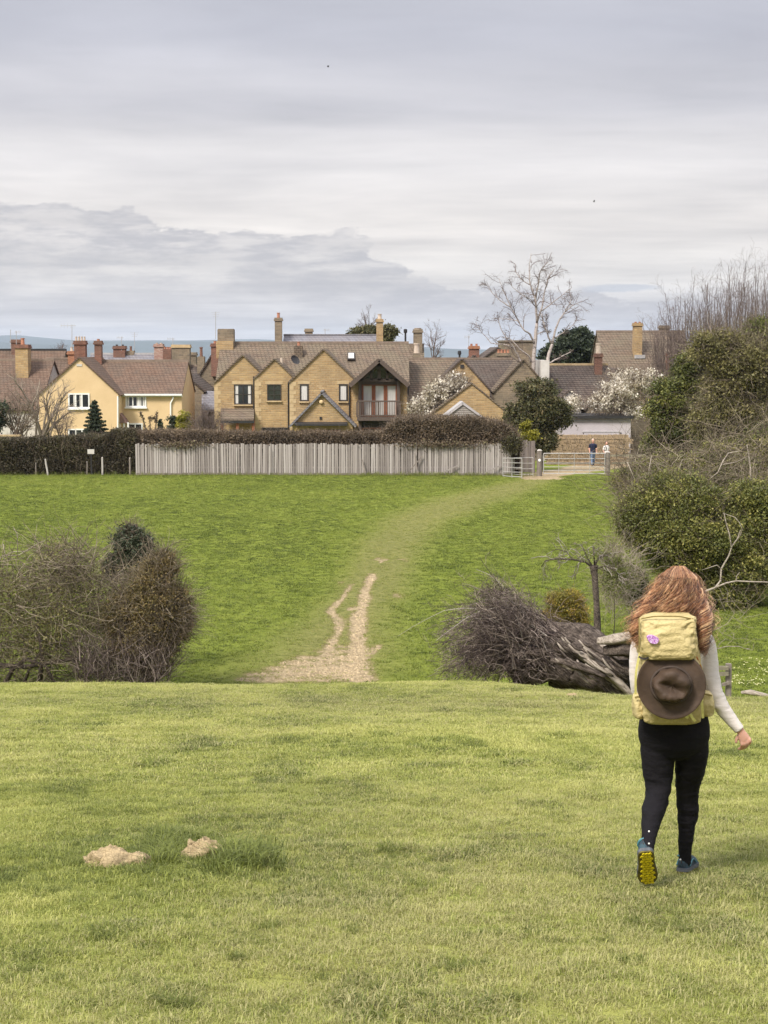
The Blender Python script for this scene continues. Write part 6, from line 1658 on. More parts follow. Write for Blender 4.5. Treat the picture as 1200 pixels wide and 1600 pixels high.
ARM_L = [(1014, 992, 8.20, 18), (1002, 1006, 8.20, 15.5), (997, 1030, 8.20, 13.5), (996, 1055, 8.20, 12.5), (998, 1078, 8.22, 11.8), (1004, 1088, 8.29, 10.5), (1012, 1092, 8.38, 9), (1018, 1094, 8.46, 7.5)]
for L_ in (ARM_R, ARM_L): loft(bd, [PX(a, b, c, d_ * 0.86) for a, b, c, d_ in L_], 16, 3)
def hand(mb, wr, Y, flip=1):
    """relaxed hand hanging from the wrist pixel: palm, four curled fingers of different length, thumb from the palm's side"""
    px, py = wr
    q = lambda dx_, dy_, dY=0.0: (px + dx_ * flip, py + dy_, Y + dY)
    loft(mb, [PX(*q(-2, -5), 6.2, 5.0), PX(*q(1, 1), 6.4, 4.6), PX(*q(4, 7), 8.4, 4.6), PX(*q(6.5, 12), 9.2, 4.4), PX(*q(7.5, 15), 7.6, 3.6)], 16, 3, side=(0.94 * flip, 0.1, 0.28))
    lens = (0.88, 1.0, 0.95, 0.76)
    for i in range(4):
        bx, by = 0.8 + 4.3 * i, 14.6 - 1.5 * i
        l_ = lens[i]
        loft(mb, [PX(*q(bx, by, 0.0), 2.7), PX(*q(bx + 1.3, by + 6 * l_, -0.006), 2.65), PX(*q(bx + 0.8, by + 10.5 * l_, 0.010), 2.45), PX(*q(bx - 1.6, by + 13.5 * l_, 0.026), 2.25), PX(*q(bx - 4.2, by + 14.3 * l_, 0.036), 1.9), PX(*q(bx - 5.2, by + 14.0 * l_, 0.040), 1.0)], 10, 3)
    loft(mb, [PX(*q(-0.5, 3.5, 0.006), 3.4), PX(*q(-4.2, 8.5, 0.014), 3.1), PX(*q(-6.4, 13, 0.012), 2.6), PX(*q(-6.9, 16.8, 0.010), 2.2), PX(*q(-6.6, 18.5, 0.010), 1.2)], 10, 3)
hand(bd, (1157, 1143), 8.11)
hand(bd, (1012, 1093), 8.48, -1)
# nose, ears, chin on the far side of the head
loft(bd, [PX(1056, 920, YW + 0.10, 2, 3), PX(1056, 930, YW + 0.125, 4, 5), PX(1056, 934, YW + 0.115, 4.5, 5)], 10, 3)
for s_ in (-1, 1): loft(bd, [PX(1056 + s_ * 24, 918, YW, 2, 4), PX(1056 + s_ * 25.5, 926, YW - 0.005, 2.6, 6), PX(1056 + s_ * 24, 935, YW, 2, 4)], 8, 2)
fuse(bd, 'body', m_skin, wk, 0.0042, 3)
for s_ in (-1, 1):
    c = W(1056 + s_ * 9.5, 922, YW + 0.096)
    MB().lathe(c, [(0.001, -0.012), (0.009, -0.008), (0.012, 0), (0.009, 0.008), (0.001, 0.012)], (0, 1, 0), 10).build('eye', m_white, wk)
MB().box(tuple(W(1050, 944, YW + 0.098)), tuple(W(1062, 942, YW + 0.104))).build('mouth', m_orange, wk)
# --- clothes
def folds(sx, sz, amp, seed=0.0):
    return lambda p_: amp * (mnoise.noise(Vector((p_.x * sx + seed, p_.y * sx, p_.z * sz))) + 0.5 * mnoise.noise(Vector((p_.x * sx * 2.1, p_.y * sx * 2.1, p_.z * sz * 2.3 + seed))))
tr = MB()
loft(tr, [PX(1053, 1098, YW, 46, 33), PX(1053, 1116, YW, 52.5, 38), PX(1053, 1140, YW, 56.5, 43), PX(1053, 1156, YW, 55, 42), PX(1053, 1168, YW, 49, 36), PX(1053, 1178, YW, 36, 28), PX(1053, 1186, YW, 14, 14)], 30, 4)
for L_ in (LEG_L + [(1012.5, 1333, 7.835, 9.8)], LEG_R): loft(tr, [PX(a, b, c, d_ * 1.04, d_ * 1.08) for a, b, c, d_ in L_], 24, 4)
kn = lambda p_: math.exp(-((p_.z - W(1030, 1240, 8.2).z) / 0.10) ** 2) + math.exp(-((p_.z - W(1014, 1320, 8.0).z) / 0.09) ** 2)
fo = folds(7, 26, 0.0045)
trs = fuse(tr, 'trousers', m_trouser, wk, 0.0065, 9, lambda p_: fo(p_) * (0.5 + 1.1 * kn(p_)))
for px, py, Y in ((1014, 1299, 7.83), (1014, 1318, 7.77), (1063, 1343, 8.30)):
    MB().lathe(W(px, py, Y), [(0.001, 0), (0.005, 0.001), (0.004, 0.003), (0.001, 0.004)], (0, -1, 0.1), 10).build('snap_stud', m_white, trs)
jm = MB()
loft(jm, [PX(1053, 964, YW, 17, 17), PX(1053, 974, YW, 24, 19), PX(1052, 984, YW, 44, 24), PX(1052, 996, YW, 51, 29), PX(1052, 1020, YW, 50, 31), PX(1052, 1060, YW, 46, 31), PX(1053, 1095, YW, 48, 34), PX(1053, 1112, YW, 51, 37)], 30, 3)
for L_ in (ARM_R, ARM_L): loft(jm, [PX(a, b, c, d_ * 1.02) for a, b, c, d_ in L_[:-1]] + [PX(L_[-1][0], L_[-1][1], L_[-1][2], L_[-1][3] * 1.08)], 20, 4)
el = W(1116, 1086, 8.15); fo2 = folds(9, 30, 0.0042, 3.0)
js = fuse(jm, 'jersey', m_jumper, wk, 0.006, 4, lambda p_: fo2(p_) * (0.35 + 1.5 * math.exp(-((p_ - el).length / 0.10) ** 2)))
# --- shoes
def shoe(heel, fwd, up, wide=1.0):
    f_ = Vector(fwd).normalized(); u_ = Vector(up); u_ = (u_ - f_ * u_.dot(f_)).normalized(); s_ = f_.cross(u_)
    Pt = lambda a, b, c: Vector(heel) + s_ * a + f_ * b + u_ * c
    st = [(0.0, 0.020, 0.055), (0.012, 0.031, 0.072), (0.04, 0.036, 0.082), (0.085, 0.036, 0.085), (0.12, 0.037, 0.076), (0.16, 0.042, 0.060), (0.20, 0.045, 0.048), (0.235, 0.040, 0.038), (0.258, 0.027, 0.028), (0.268, 0.010, 0.018)]
    A = catmull(st, 3); n = len(A); sides = 20; vs = []
    for b, hw, ht in A:
        for k in range(sides):
            a = 2 * math.pi * k / sides
            ca, sa = math.cos(a), math.sin(a)
            x_ = math.copysign(abs(ca) ** 0.7, ca) * hw * wide; z_ = 0.018 + (ht * max(0, sa) ** 0.8 if sa > 0 else 0.012 * sa)
            vs.append(Pt(x_ * (1 - 0.25 * max(0, sa)), b, z_))
    fs = [(i * sides + k, i * sides + (k + 1) % sides, (i + 1) * sides + (k + 1) % sides, (i + 1) * sides + k) for i in range(n - 1) for k in range(sides)]
    fs += [tuple(range(sides))[::-1], tuple((n - 1) * sides + k for k in range(sides))]
    o = MB().add(vs, fs).build('shoe', m_shoe, wk, True)
    out = [(a[1] * 1.08 * wide, a[0] - 0.004) for a in A]
    poly = [(x_, y_) for x_, y_ in out] + [(-x_ , y_) for x_, y_ in out[::-1]]
    def slabp(z0, z1, nm, mt, sc=1.0):
        P0 = [Pt(x_ * sc, y_, z0) for x_, y_ in poly]; P1 = [Pt(x_ * sc, y_, z1) for x_, y_ in poly]; m2 = len(poly)
        fs2 = [tuple(range(m2)), tuple(range(m2, 2 * m2))[::-1]] + [(i, m2 + i, m2 + (i + 1) % m2, (i + 1) % m2) for i in range(m2)]
        return MB().add(P0 + P1, fs2).build(nm, mt, o)
    slabp(0.004, 0.024, 'midsole', m_soleg); slabp(-0.004, 0.0035, 'outsole', m_soledk, 0.97)
    M_ = Matrix((s_, f_, u_)).transposed()
    rows = np.linspace(0.012, 0.25, 13)
    for j, yy in enumerate(rows):
        hw = np.interp(yy, [a[0] for a in A], [a[1] for a in A]) * wide
        for k in (-0.72, -0.24, 0.24, 0.72):
            kk = k + (0.16 if j % 2 else -0.10)
            if abs(kk) > 0.80: continue
            MB().obox(Pt(kk * hw, yy, -0.0065), (hw * 0.38, 0.0145, 0.006), M_ @ Matrix.Rotation(0.5 if j % 2 else -0.5, 3, 'Z')).build('tread_lug', m_sole, o)
    # padded collar, heel loop and side trim
    MB().tube([Pt(0.030 * math.cos(a), 0.042 + 0.036 * math.sin(a), 0.084 - 0.008 * math.sin(a)) for a in np.linspace(0, 2 * math.pi, 17)], 0.007, 6, False).build('collar', m_shoetrim, o, True)
    MB().bar(Pt(0, 0.002, 0.05), Pt(0, 0.004, 0.088), 0.016, 0.004).build('heel_loop', m_dkstrap, o)
    for sg in (-1, 1):
        MB().tube([Pt(sg * 0.0375, 0.03, 0.035), Pt(sg * 0.038, 0.08, 0.058), Pt(sg * 0.037, 0.12, 0.06), Pt(sg * 0.043, 0.17, 0.035)], 0.004, 5).build('side_trim', m_shoetrim, o)
    for j in range(4):
        MB().tube([Pt(-0.016, 0.115 + 0.017 * j, 0.086 - 0.009 * j), Pt(0.016, 0.118 + 0.017 * j, 0.086 - 0.009 * j)], 0.003, 5).build('lace', m_dkstrap, o)
    return o
hb = W(1009, 1331, 7.80); tb = W(1013.5, 1389, 7.965)
f_ = (tb - hb).normalized(); up_ = Vector((1, 0, 0)).cross(f_)
shoe(hb, f_, up_ if up_.z > 0 else -up_, 1.12)
rh = W(1066, 1364, 8.33); rh.z = h1(rh.x, rh.y) + 0.018
shoe(rh, (0.40, 0.90, -0.14), (0, 0.159, 1))
# --- hair
HS = np.array([(883, 1060, 7), (886, 1060, 13), (891, 1059, 20), (902, 1059.5, 30), (919, 1057.5, 38), (935, 1056.5, 46), (951, 1053.5, 53), (967, 1051, 60), (984, 1048, 61), (1000, 1047, 59), (1020, 1048, 55)], float)
hcx = lambda y: np.interp(y, HS[:, 0], HS[:, 1]); hhw = lambda y: np.interp(y, HS[:, 0], HS[:, 2])
hm_ = MB()
loft(hm_, [PX(float(hcx(y)), y, YW + 0.005 + (0.01 if y > 950 else 0), float(hhw(y)) * 0.74, d_ * 0.86) for y, d_ in ((885, 9), (892, 20), (902, 27), (922, 34), (940, 36), (958, 35), (974, 30))], 28, 4)
for cx_, y1_, y2_ in ((1003, 960, 1004), (1098, 960, 1018)):
    loft(hm_, [PX(cx_ + (4 if cx_ < 1050 else -4), y1_, YW, 10, 16), PX(cx_, (y1_ + y2_) / 2, YW - 0.01, 12, 17), PX(cx_ - (3 if cx_ < 1050 else -3), y2_, YW - 0.02, 5, 8)], 14, 4)
hair = fuse(hm_, 'hair', m_hairbase, wk, 0.007, 3)
def curls(nl, per, r0, r1, ulim, layer, K=46, ampk=1.0, scat=1.0, part='curls'):
    """wavy locks: the strands of one lock share its course and wave"""
    n = nl * per; rep = lambda a: np.repeat(a, per)
    ul = np.sort(rng.uniform(-1, 1, nl)) * ulim
    u = rep(ul) + rng.normal(size=n) * 0.025 * scat
    au = np.abs(u)
    y0 = 884 + 8 * rng.random(n) + 10 * (au > 0.9)
    y1 = rep(956 + 46 * sm(0.60, 0.82, np.abs(ul)) + 12 * sm(0.5, 0.9, ul) + rng.normal(size=nl) * 6) + rng.normal(size=n) * 3
    s_ = np.linspace(0, 1, K)[None, :]
    py = y0[:, None] + (y1 - y0)[:, None] * s_
    lay = (rep(rng.uniform(*layer, nl)) + rng.normal(size=n) * 0.03 * scat)[:, None]
    ux = u[:, None] * (0.9 + 0.1 * lay)
    px = hcx(py) + ux * hhw(py)
    front = rep(rng.random(nl) < 0.18)[:, None] * 1.0
    dep = (0.098 + 0.03 * np.clip((py - 900) / 50, 0, 1)) * np.sqrt(np.clip(1.02 - np.clip(ux, -1, 1) ** 2, 0, 1)) * lay * sm(878, 905, py)
    Yd = YW - dep * (1 - 1.5 * front) - 0.17 * sm(0.55, 0.9, np.abs(ux)) * sm(925, 985, py) * (1 - front)
    wl = rep(rng.uniform(20, 33, nl))[:, None] * (1 + 0.04 * rng.normal(size=n))[:, None]
    ph = rep(rng.uniform(0, 6.28, nl))[:, None] + 0.35 * scat * rng.normal(size=n)[:, None]
    am = (0.5 + 5.4 * np.clip((py - 893) / 65, 0, 1)) * rep(rng.uniform(0.55, 1.2, nl))[:, None] * ampk
    ang = 2 * np.pi * (py - 884) / wl + ph
    px = px + am * np.sin(ang)
    Yd = Yd + am * np.cos(ang) * MPP(YW) * 0.9
    u_, v_ = (px - 600) / F, (800 - py) / F
    t_ = Yd / (CA + v_ * SA)
    P = np.stack([u_ * t_, Yd, CAMZ + t_ * (v_ * CA - SA)], -1)
    Rr = rng.uniform(r0, r1, n)[:, None] * (np.sin(np.pi * np.clip(s_ * 0.93 + 0.05, 0, 1)) ** 0.5)
    tone_ = np.clip(rep(0.44 + 0.30 * rng.normal(size=nl)) + 0.13 * rng.normal(size=n), 0, 1)
    tubes_obj(part, P, np.maximum(Rr, 0.0004), m_hair, hair, 5 if r1 > 0.003 else 3, tone_)
curls(70, 16, 0.0010, 0.0024, 0.97, (0.70, 0.96), scat=1.2)
curls(80, 16, 0.0009, 0.0020, 0.96, (0.90, 1.12), ampk=1.25, scat=0.75)
curls(60, 6, 0.0006, 0.0012, 1.03, (1.0, 1.16), ampk=1.3, scat=2.2)
curls(340, 1, 0.0005, 0.0009, 1.14, (1.0, 1.2), ampk=1.3, scat=3.0, part='flyaway_strands')

# ================================================================== RUCKSACK
pk = thing('rucksack', W(1047, 1127, 8.0), 'mustard yellow rucksack on the back of the walking woman', 'rucksack')
def crumple(amp, seed, sc=13):
    def f__(p_):
        v = Vector((p_.x * sc + seed, p_.y * sc, p_.z * sc * 0.9))
        a = mnoise.noise(v); b = abs(mnoise.noise(v * 1.9 + Vector((3, 1, 7)))); c = abs(mnoise.noise(v * 4.1))
        return amp * (0.7 * a + 1.5 * (0.30 - b) + 0.9 * (0.22 - c))
    return f__
def puff(rings, name, parent, amp, seed, power=4.0, sides=72, sub=8, mat=m_pack):
    mb = MB(); loft(mb, rings, sides, sub, power, planar=True, wrinkle=crumple(amp, seed))
    return mb.build(name, mat, parent, True)
def PR(px, py, hw, Y, hd): 
    p_ = W(px, py, Y); return (p_.x, p_.y, p_.z, hw * MPP(Y), hd)
main = puff([PR(1048, 1128, 34, 8.04, 0.05), PR(1048, 1126, 41, 8.03, 0.085), PR(1048, 1118, 46, 8.02, 0.115), PR(1047, 1090, 47.5, 8.01, 0.13), PR(1046, 1050, 47, 8.01, 0.13), PR(1045, 1015, 45, 8.03, 0.12), PR(1043, 985, 44, 8.05, 0.11), PR(1042, 972, 38, 8.06, 0.09)], 'main_compartment', pk, 0.012, 1.0)
lid = puff([PR(1040.5, 1025, 36, 7.99, 0.10), PR(1040.5, 1022, 42, 7.985, 0.135), PR(1040.5, 1010, 43.5, 7.98, 0.148), PR(1040, 985, 43.5, 7.985, 0.15), PR(1040, 969, 43, 8.0, 0.145), PR(1040.5, 961.5, 40.5, 8.015, 0.13), PR(1041, 958.5, 35, 8.03, 0.10), PR(1041, 957.5, 22, 8.03, 0.06)], 'lid', pk, 0.0155, 5.0, 4.5)
for cx_, cy_, hw, sd2 in ((997.5, 1103, 7.5, 2.0), (1101, 1099, 12, 3.0)):
    puff([PR(cx_, cy_ + 19, hw * 0.5, 8.03, 0.03), PR(cx_, cy_ + 15, hw * 0.95, 8.03, 0.055), PR(cx_, cy_, hw * 1.1, 8.03, 0.065), PR(cx_, cy_ - 14, hw * 0.95, 8.03, 0.055), PR(cx_, cy_ - 18, hw * 0.75, 8.03, 0.045)], 'side_pocket', pk, 0.010, sd2, 3.0, 36, 5)
def strap(pts, wd, mat, name, Y=None, th=0.003):
    q = [W(px, py, y_) for px, py, y_ in pts]
    A = catmull([list(p_) for p_ in q], 6); vs = []
    for i in range(len(A)):
        T_ = Vector(A[min(i + 1, len(A) - 1)] - A[max(i - 1, 0)]).normalized()
        s_ = T_.cross(Vector((0, -1, 0))).normalized(); n2 = s_.cross(T_)
        for a, b in ((-1, -1), (1, -1), (1, 1), (-1, 1)): vs.append(Vector(A[i]) + s_ * a * wd / 2 + n2 * b * th / 2)
    n = len(A)
    fs = [(i * 4 + k, i * 4 + (k + 1) % 4, i * 4 + 4 + (k + 1) % 4, i * 4 + 4 + k) for i in range(n - 1) for k in range(4)] + [(3, 2, 1, 0), tuple((n - 1) * 4 + k for k in range(4))]
    return MB().add(vs, fs).build(name, mat, pk)
strap([(1083, 1000, 7.98), (1088, 1022, 7.955), (1096, 1046, 7.97)], 0.014, m_strap, 'compression_strap'); strap([(1084, 1018, 7.93), (1094, 1040, 7.94), (1100, 1060, 7.98)], 0.010, m_orange, 'piping')
strap([(1096, 1082, 7.90), (1097, 1100, 7.885), (1098.5, 1122, 7.90)], 0.013, m_strap, 'hanging_strap'); strap([(1078, 1112, 7.885), (1081, 1120, 7.88), (1086.5, 1127, 7.89)], 0.014, m_strap, 'hanging_strap')
strap([(998, 1026, 7.885), (1007, 1029.5, 7.868), (1018, 1025, 7.852)], 0.010, m_dkstrap, 'lid_strap'); strap([(1072, 1122, 7.885), (1076, 1116, 7.885)], 0.02, m_strap, 'buckle_tab')
strap([(1082, 968, 8.06), (1092, 970, 8.08), (1100, 980, 8.12), (1103, 995, 8.14)], 0.030, m_dkstrap, 'shoulder_strap', th=0.012); strap([(1001, 968, 8.08), (998, 976, 8.11), (997, 990, 8.14)], 0.030, m_dkstrap, 'shoulder_strap', th=0.012)
strap([(1000, 1020, 7.96), (994, 1050, 7.95), (993, 1085, 7.97)], 0.012, m_strap, 'compression_strap')
strap([(1000, 1108, 8.10), (1003, 1114, 8.14), (1008, 1118, 8.20)], 0.05, m_pack, 'hip_belt', th=0.014); strap([(1104, 1108, 8.10), (1108, 1113, 8.14), (1108, 1116, 8.20)], 0.05, m_pack, 'hip_belt', th=0.014)
for xx_, y0_, y1_ in ((998.5, 966, 1019), (1082.5, 966, 1019)):
    strap([(xx_, y0_, 7.90), (xx_ + 0.5, (y0_ + y1_) / 2, 7.875), (xx_, y1_, 7.885)], 0.006, m_packdk, 'seam', th=0.006)
strap([(1000, 1020.5, 7.868), (1020, 1023, 7.845), (1041, 1023.5, 7.84), (1062, 1022.5, 7.845), (1081, 1020, 7.868)], 0.009, m_packdk, 'lid_hem', th=0.008)
strap([(1002, 967, 7.90), (1020, 963.5, 7.875), (1041, 963, 7.87), (1062, 963.5, 7.875), (1080, 967, 7.90)], 0.006, m_packdk, 'seam', th=0.006)
strap([(999, 1060, 7.93), (1003, 1063, 7.90), (1010, 1064, 7.885)], 0.013, m_strap, 'compression_strap'); strap([(1086, 1064, 7.885), (1095, 1062, 7.90), (1101, 1060, 7.95)], 0.013, m_strap, 'compression_strap')
strap([(992, 1090, 7.965), (998, 1089, 7.955), (1005, 1090, 7.96)], 0.010, m_packdk, 'pocket_hem'); strap([(1089, 1086, 7.96), (1100, 1084.5, 7.945), (1112, 1087, 7.97)], 0.010, m_packdk, 'pocket_hem')
c = W(1020.5, 999.5, 7.818)
pt = [(c.x + 0.029 * math.cos(a) * (1 + 0.08 * math.sin(3 * a)), c.y, c.z + 0.023 * math.sin(a) * (1 + 0.08 * math.cos(2 * a)) - 0.006 * math.cos(a)) for a in np.linspace(0, 2 * math.pi, 22, endpoint=False)]
MB().prism(pt, (0, 0.03, 0)).build('patch', m_patch, lid)

# ================================================================== HAT TIED TO THE RUCKSACK
hc_ = W(1048.5, 1070, 7.855)
ht_ = thing('brimmed_hat', hc_, 'brown wide brimmed hat fastened to the back of the rucksack', 'hat')
ax_ = (Vector((0, 0, CAMZ)) - hc_).normalized() + Vector((0.10, 0, -0.10)); ax_.normalize()
hx_ = Vector((1, 0, 0)); hx_ = (hx_ - ax_ * hx_.dot(ax_)).normalized(); hy_ = ax_.cross(hx_)
Hp = lambda r_, a, z_: hc_ + hx_ * (r_ * math.cos(a)) + hy_ * (r_ * math.sin(a)) + ax_ * z_
SD = 72; mb = MB(); vs = []
prof = [(0.094, 0.002), (0.105, 0.0), (0.125, -0.002), (0.148, -0.001), (0.165, 0.004), (0.176, 0.009), (0.1785, 0.007), (0.176, 0.003), (0.150, -0.008), (0.12, -0.009), (0.094, -0.006)]
for r_, z_ in prof:
    for k in range(SD):
        a = 2 * math.pi * k / SD
        warp = 0.008 * math.cos(2 * a + 0.5) * (r_ / 0.17) ** 2 + 0.003 * math.sin(5 * a) * (r_ / 0.17) ** 3
        vs.append(Hp(r_ * (1 + 0.012 * math.sin(3 * a)), a, z_ + warp))
n = len(prof)
fs = [(i * SD + k, i * SD + (k + 1) % SD, ((i + 1) % n) * SD + (k + 1) % SD, ((i + 1) % n) * SD + k) for i in range(n) for k in range(SD)]
mb.add(vs, fs).build('brim', m_hat, ht_, True)
vs = []; prof = [(0.097, -0.004), (0.095, 0.012), (0.092, 0.035), (0.088, 0.06), (0.081, 0.078), (0.068, 0.088), (0.05, 0.088), (0.03, 0.083), (0.012, 0.080), (0.001, 0.080)]
for i, (r_, z_) in enumerate(prof):
    for k in range(SD):
        a = 2 * math.pi * k / SD
        top_ = i / (len(prof) - 1)
        pinch = -0.020 * (math.exp(-((a - 2.5) / 0.38) ** 2) + 0.5 * math.exp(-((a - 0.9) / 0.5) ** 2)) * max(0, 1 - abs(top_ - 0.5) * 2.2)
        dent = -0.034 * math.exp(-((r_ * math.cos(a - 1.15) + 0.012) / 0.024) ** 2) * sm(0.35, 0.75, top_)
        wr_ = 0.0045 * mnoise.noise(Vector((math.cos(a) * 3, math.sin(a) * 3, z_ * 45))) + 0.007 * mnoise.noise(Vector((math.cos(a) * r_ * 22, math.sin(a) * r_ * 22, 2.0)))
        vs.append(Hp((r_ + pinch + wr_) * (1 + 0.05 * math.cos(2 * a)), a, z_ + float(dent) + wr_))
n = len(prof)
fs = [(i * SD + k, i * SD + (k + 1) % SD, (i + 1) * SD + (k + 1) % SD, (i + 1) * SD + k) for i in range(n - 1) for k in range(SD)] + [tuple((n - 1) * SD + k for k in range(SD))]
cro = MB().add(vs, fs).build('crown', m_hat, ht_, True)
MB().tube([Hp(0.0985 * (1 + 0.05 * math.cos(2 * a)), a, 0.010) for a in np.linspace(0, 2 * math.pi, 49)], 0.0075, 6, False).build('hat_band', m_hatband, ht_, True)

# ================================================================== TWO PEOPLE BEYOND THE GATE
m_navy = plain('navy_cotton', (0.018, 0.022, 0.05), (0.012, 0.015, 0.035), 12, 0.85, 0.004, 20)
m_jeans = plain('blue_denim', (0.16, 0.22, 0.32), (0.10, 0.14, 0.22), 9, 0.9, 0.004, 30)
m_black = plain('black_cloth', (0.014, 0.013, 0.015), (0.022, 0.02, 0.022), 9, 0.9)
m_cotton = plain('white_cotton', (0.72, 0.70, 0.68), (0.62, 0.60, 0.58), 9, 0.9)
m_palehair = plain('pale_hair', (0.58, 0.50, 0.42), (0.46, 0.39, 0.32), 30, 0.7)
m_dkhair = plain('dark_hair', (0.03, 0.022, 0.018), (0.05, 0.035, 0.028), 30, 0.6)
def small_person(px, py, label, hgt, shirt, legs, hairm, turn=0.0, bag=None, stride=0.14):
    g = G(px, py, 80.5); r_ = thing('person', g, label, 'person', 'walkers beyond the gate')
    cs, sn = math.cos(turn), math.sin(turn)
    def Q(x_, y_, z_, a, b=None): return (g.x + (x_ * cs - y_ * sn) * hgt, g.y + (x_ * sn + y_ * cs) * hgt, g.z + z_ * hgt, a * hgt, (b or a) * hgt)
    b_ = MB(); s_ = stride
    tor = [Q(0, 0, 0.48, 0.095, 0.065), Q(0, 0, 0.55, 0.090, 0.062), Q(0, 0, 0.64, 0.085, 0.060), Q(0, 0, 0.74, 0.105, 0.065), Q(0, 0, 0.80, 0.100, 0.055), Q(0, 0, 0.835, 0.045, 0.04)]
    L1 = [Q(-0.05, 0, 0.50, 0.055), Q(-0.05, -s_ * 0.4, 0.28, 0.040), Q(-0.05, -s_ * 0.55, 0.18, 0.034), Q(-0.05, -s_, 0.03, 0.022)]
    L2 = [Q(0.05, 0, 0.50, 0.055), Q(0.05, s_ * 0.55, 0.28, 0.040), Q(0.05, s_ * 0.5, 0.18, 0.034), Q(0.05, s_ * 0.8, 0.03, 0.022)]
    A1 = [Q(-0.105, 0, 0.79, 0.034), Q(-0.135, 0.02, 0.66, 0.027), Q(-0.14, -0.01, 0.61, 0.024), Q(-0.13, -0.07, 0.50, 0.017)]
    A2 = [Q(0.105, 0, 0.79, 0.034), Q(0.135, 0.02, 0.66, 0.027), Q(0.14, -0.01, 0.61, 0.024), Q(0.135, -0.05, 0.48, 0.017)]
    loft(b_, tor, 16, 3)
    for l_ in (L1, L2, A1, A2): loft(b_, l_, 10, 3)
    loft(b_, [Q(0, -0.005, 0.80, 0.03), Q(0, -0.005, 0.87, 0.030), Q(0, -0.012, 0.885, 0.040, 0.048), Q(0, -0.008, 0.93, 0.046, 0.056), Q(0, 0, 0.975, 0.038, 0.045), Q(0, 0, 0.995, 0.012, 0.015)], 14, 3)
    loft(b_, [Q(0, -0.055, 0.94, 0.006), Q(0, -0.068, 0.92, 0.009), Q(0, -0.058, 0.913, 0.008)], 8, 2)
    for l_, sx in ((A1, -1), (A2, 1)):
        e = l_[-1]
        base_ = Vector(e[:3])
        loft(b_, [(base_.x, base_.y, base_.z, 0.016 * hgt, 0.02 * hgt), (base_.x, base_.y - 0.005, base_.z - 0.03 * hgt, 0.013 * hgt, 0.024 * hgt), (base_.x, base_.y - 0.01, base_.z - 0.045 * hgt, 0.010 * hgt, 0.02 * hgt)], 10, 2)
        for k in range(4):
            o_ = Vector((0, (k - 1.5) * 0.011 * hgt, -0.042 * hgt)); q = base_ + o_
            loft(b_, [(*q, 0.0055 * hgt, 0.0055 * hgt), (*(q + Vector((0, -0.004, -0.018 * hgt))), 0.005 * hgt, 0.005 * hgt), (*(q + Vector((-0.004 * sx, -0.012, -0.034 * hgt))), 0.004 * hgt, 0.004 * hgt)], 6, 2)
        q = base_ + Vector((0, -0.022 * hgt, -0.015 * hgt)); loft(b_, [(*q, 0.006 * hgt, 0.006 * hgt), (*(q + Vector((0, -0.012 * hgt, -0.022 * hgt))), 0.0045 * hgt, 0.0045 * hgt)], 6, 2)
    fuse(b_, 'body', m_skin, r_, 0.0085, 2)
    t_ = MB(); loft(t_, [(a[0], a[1], a[2], a[3] * 1.10, a[4] * 1.12) for a in tor[:2]], 16, 3)
    for l_ in (L1, L2): loft(t_, [(a[0], a[1], a[2], a[3] * 1.18, a[4] * 1.18) for a in l_], 12, 3)
    fuse(t_, 'trousers', legs, r_, 0.014, 2)
    t_ = MB(); loft(t_, [(a[0], a[1], a[2], a[3] * 1.10, a[4] * 1.14) for a in tor], 16, 3)
    for l_ in (A1, A2): loft(t_, [(a[0], a[1], a[2], a[3] * 1.22, a[4] * 1.22) for a in l_[:2]], 12, 3)
    fuse(t_, 'shirt', shirt, r_, 0.014, 2)
    t_ = MB(); loft(t_, [Q(0, 0.020, 0.915, 0.050, 0.045), Q(0, 0.012, 0.95, 0.052, 0.056), Q(0, 0.004, 0.985, 0.040, 0.046), Q(0, 0, 1.0, 0.012, 0.014)], 14, 3)
    fuse(t_, 'hair', hairm, r_, 0.012, 2)
    for l_ in (L1, L2):
        e = l_[-1]; q = Vector(e[:3]); q.z = h1(q.x, q.y) + 0.035
        t_ = MB(); loft(t_, [(q.x, q.y + 0.06, q.z, 0.03, 0.03), (q.x, q.y, q.z + 0.02, 0.042, 0.05), (q.x, q.y - 0.10, q.z, 0.042, 0.035), (q.x, q.y - 0.17, q.z - 0.01, 0.02, 0.02)], 10, 3)
        fuse(t_, 'shoe', m_black, r_, 0.012, 1)
    if bag:
        bg = thing('small_rucksack', (g.x, g.y, g.z + 0.6 * hgt), bag, 'rucksack')
        t_ = MB(); loft(t_, [Q(0.02, 0.11, 0.55, 0.06, 0.03), Q(0.02, 0.12, 0.60, 0.085, 0.05), Q(0.02, 0.115, 0.74, 0.085, 0.05), Q(0.02, 0.10, 0.80, 0.05, 0.03)], 16, 3, 3.0)
        fuse(t_, 'bag_body', m_black, bg, 0.012, 2)
        for sx in (-0.06, 0.06):
            MB().tube([Q(sx, 0.09, 0.79, 0, 0)[:3], Q(sx, 0.0, 0.835, 0, 0)[:3], Q(sx, -0.075, 0.76, 0, 0)[:3], Q(sx, -0.06, 0.66, 0, 0)[:3], Q(sx * 1.5, 0.06, 0.58, 0, 0)[:3]], 0.02, 6).build('strap', m_black, bg)
small_person(926, 727.5, 'walker in navy shirt and blue jeans coming along the lane', 1.70, m_navy, m_jeans, m_palehair, 0.1, None, 0.10)
small_person(947, 728.5, 'walker in white top and black trousers half hidden by the gate post', 1.56, m_cotton, m_black, m_dkhair, 0.5, 'small black rucksack on the walker beside the gate post', 0.08)
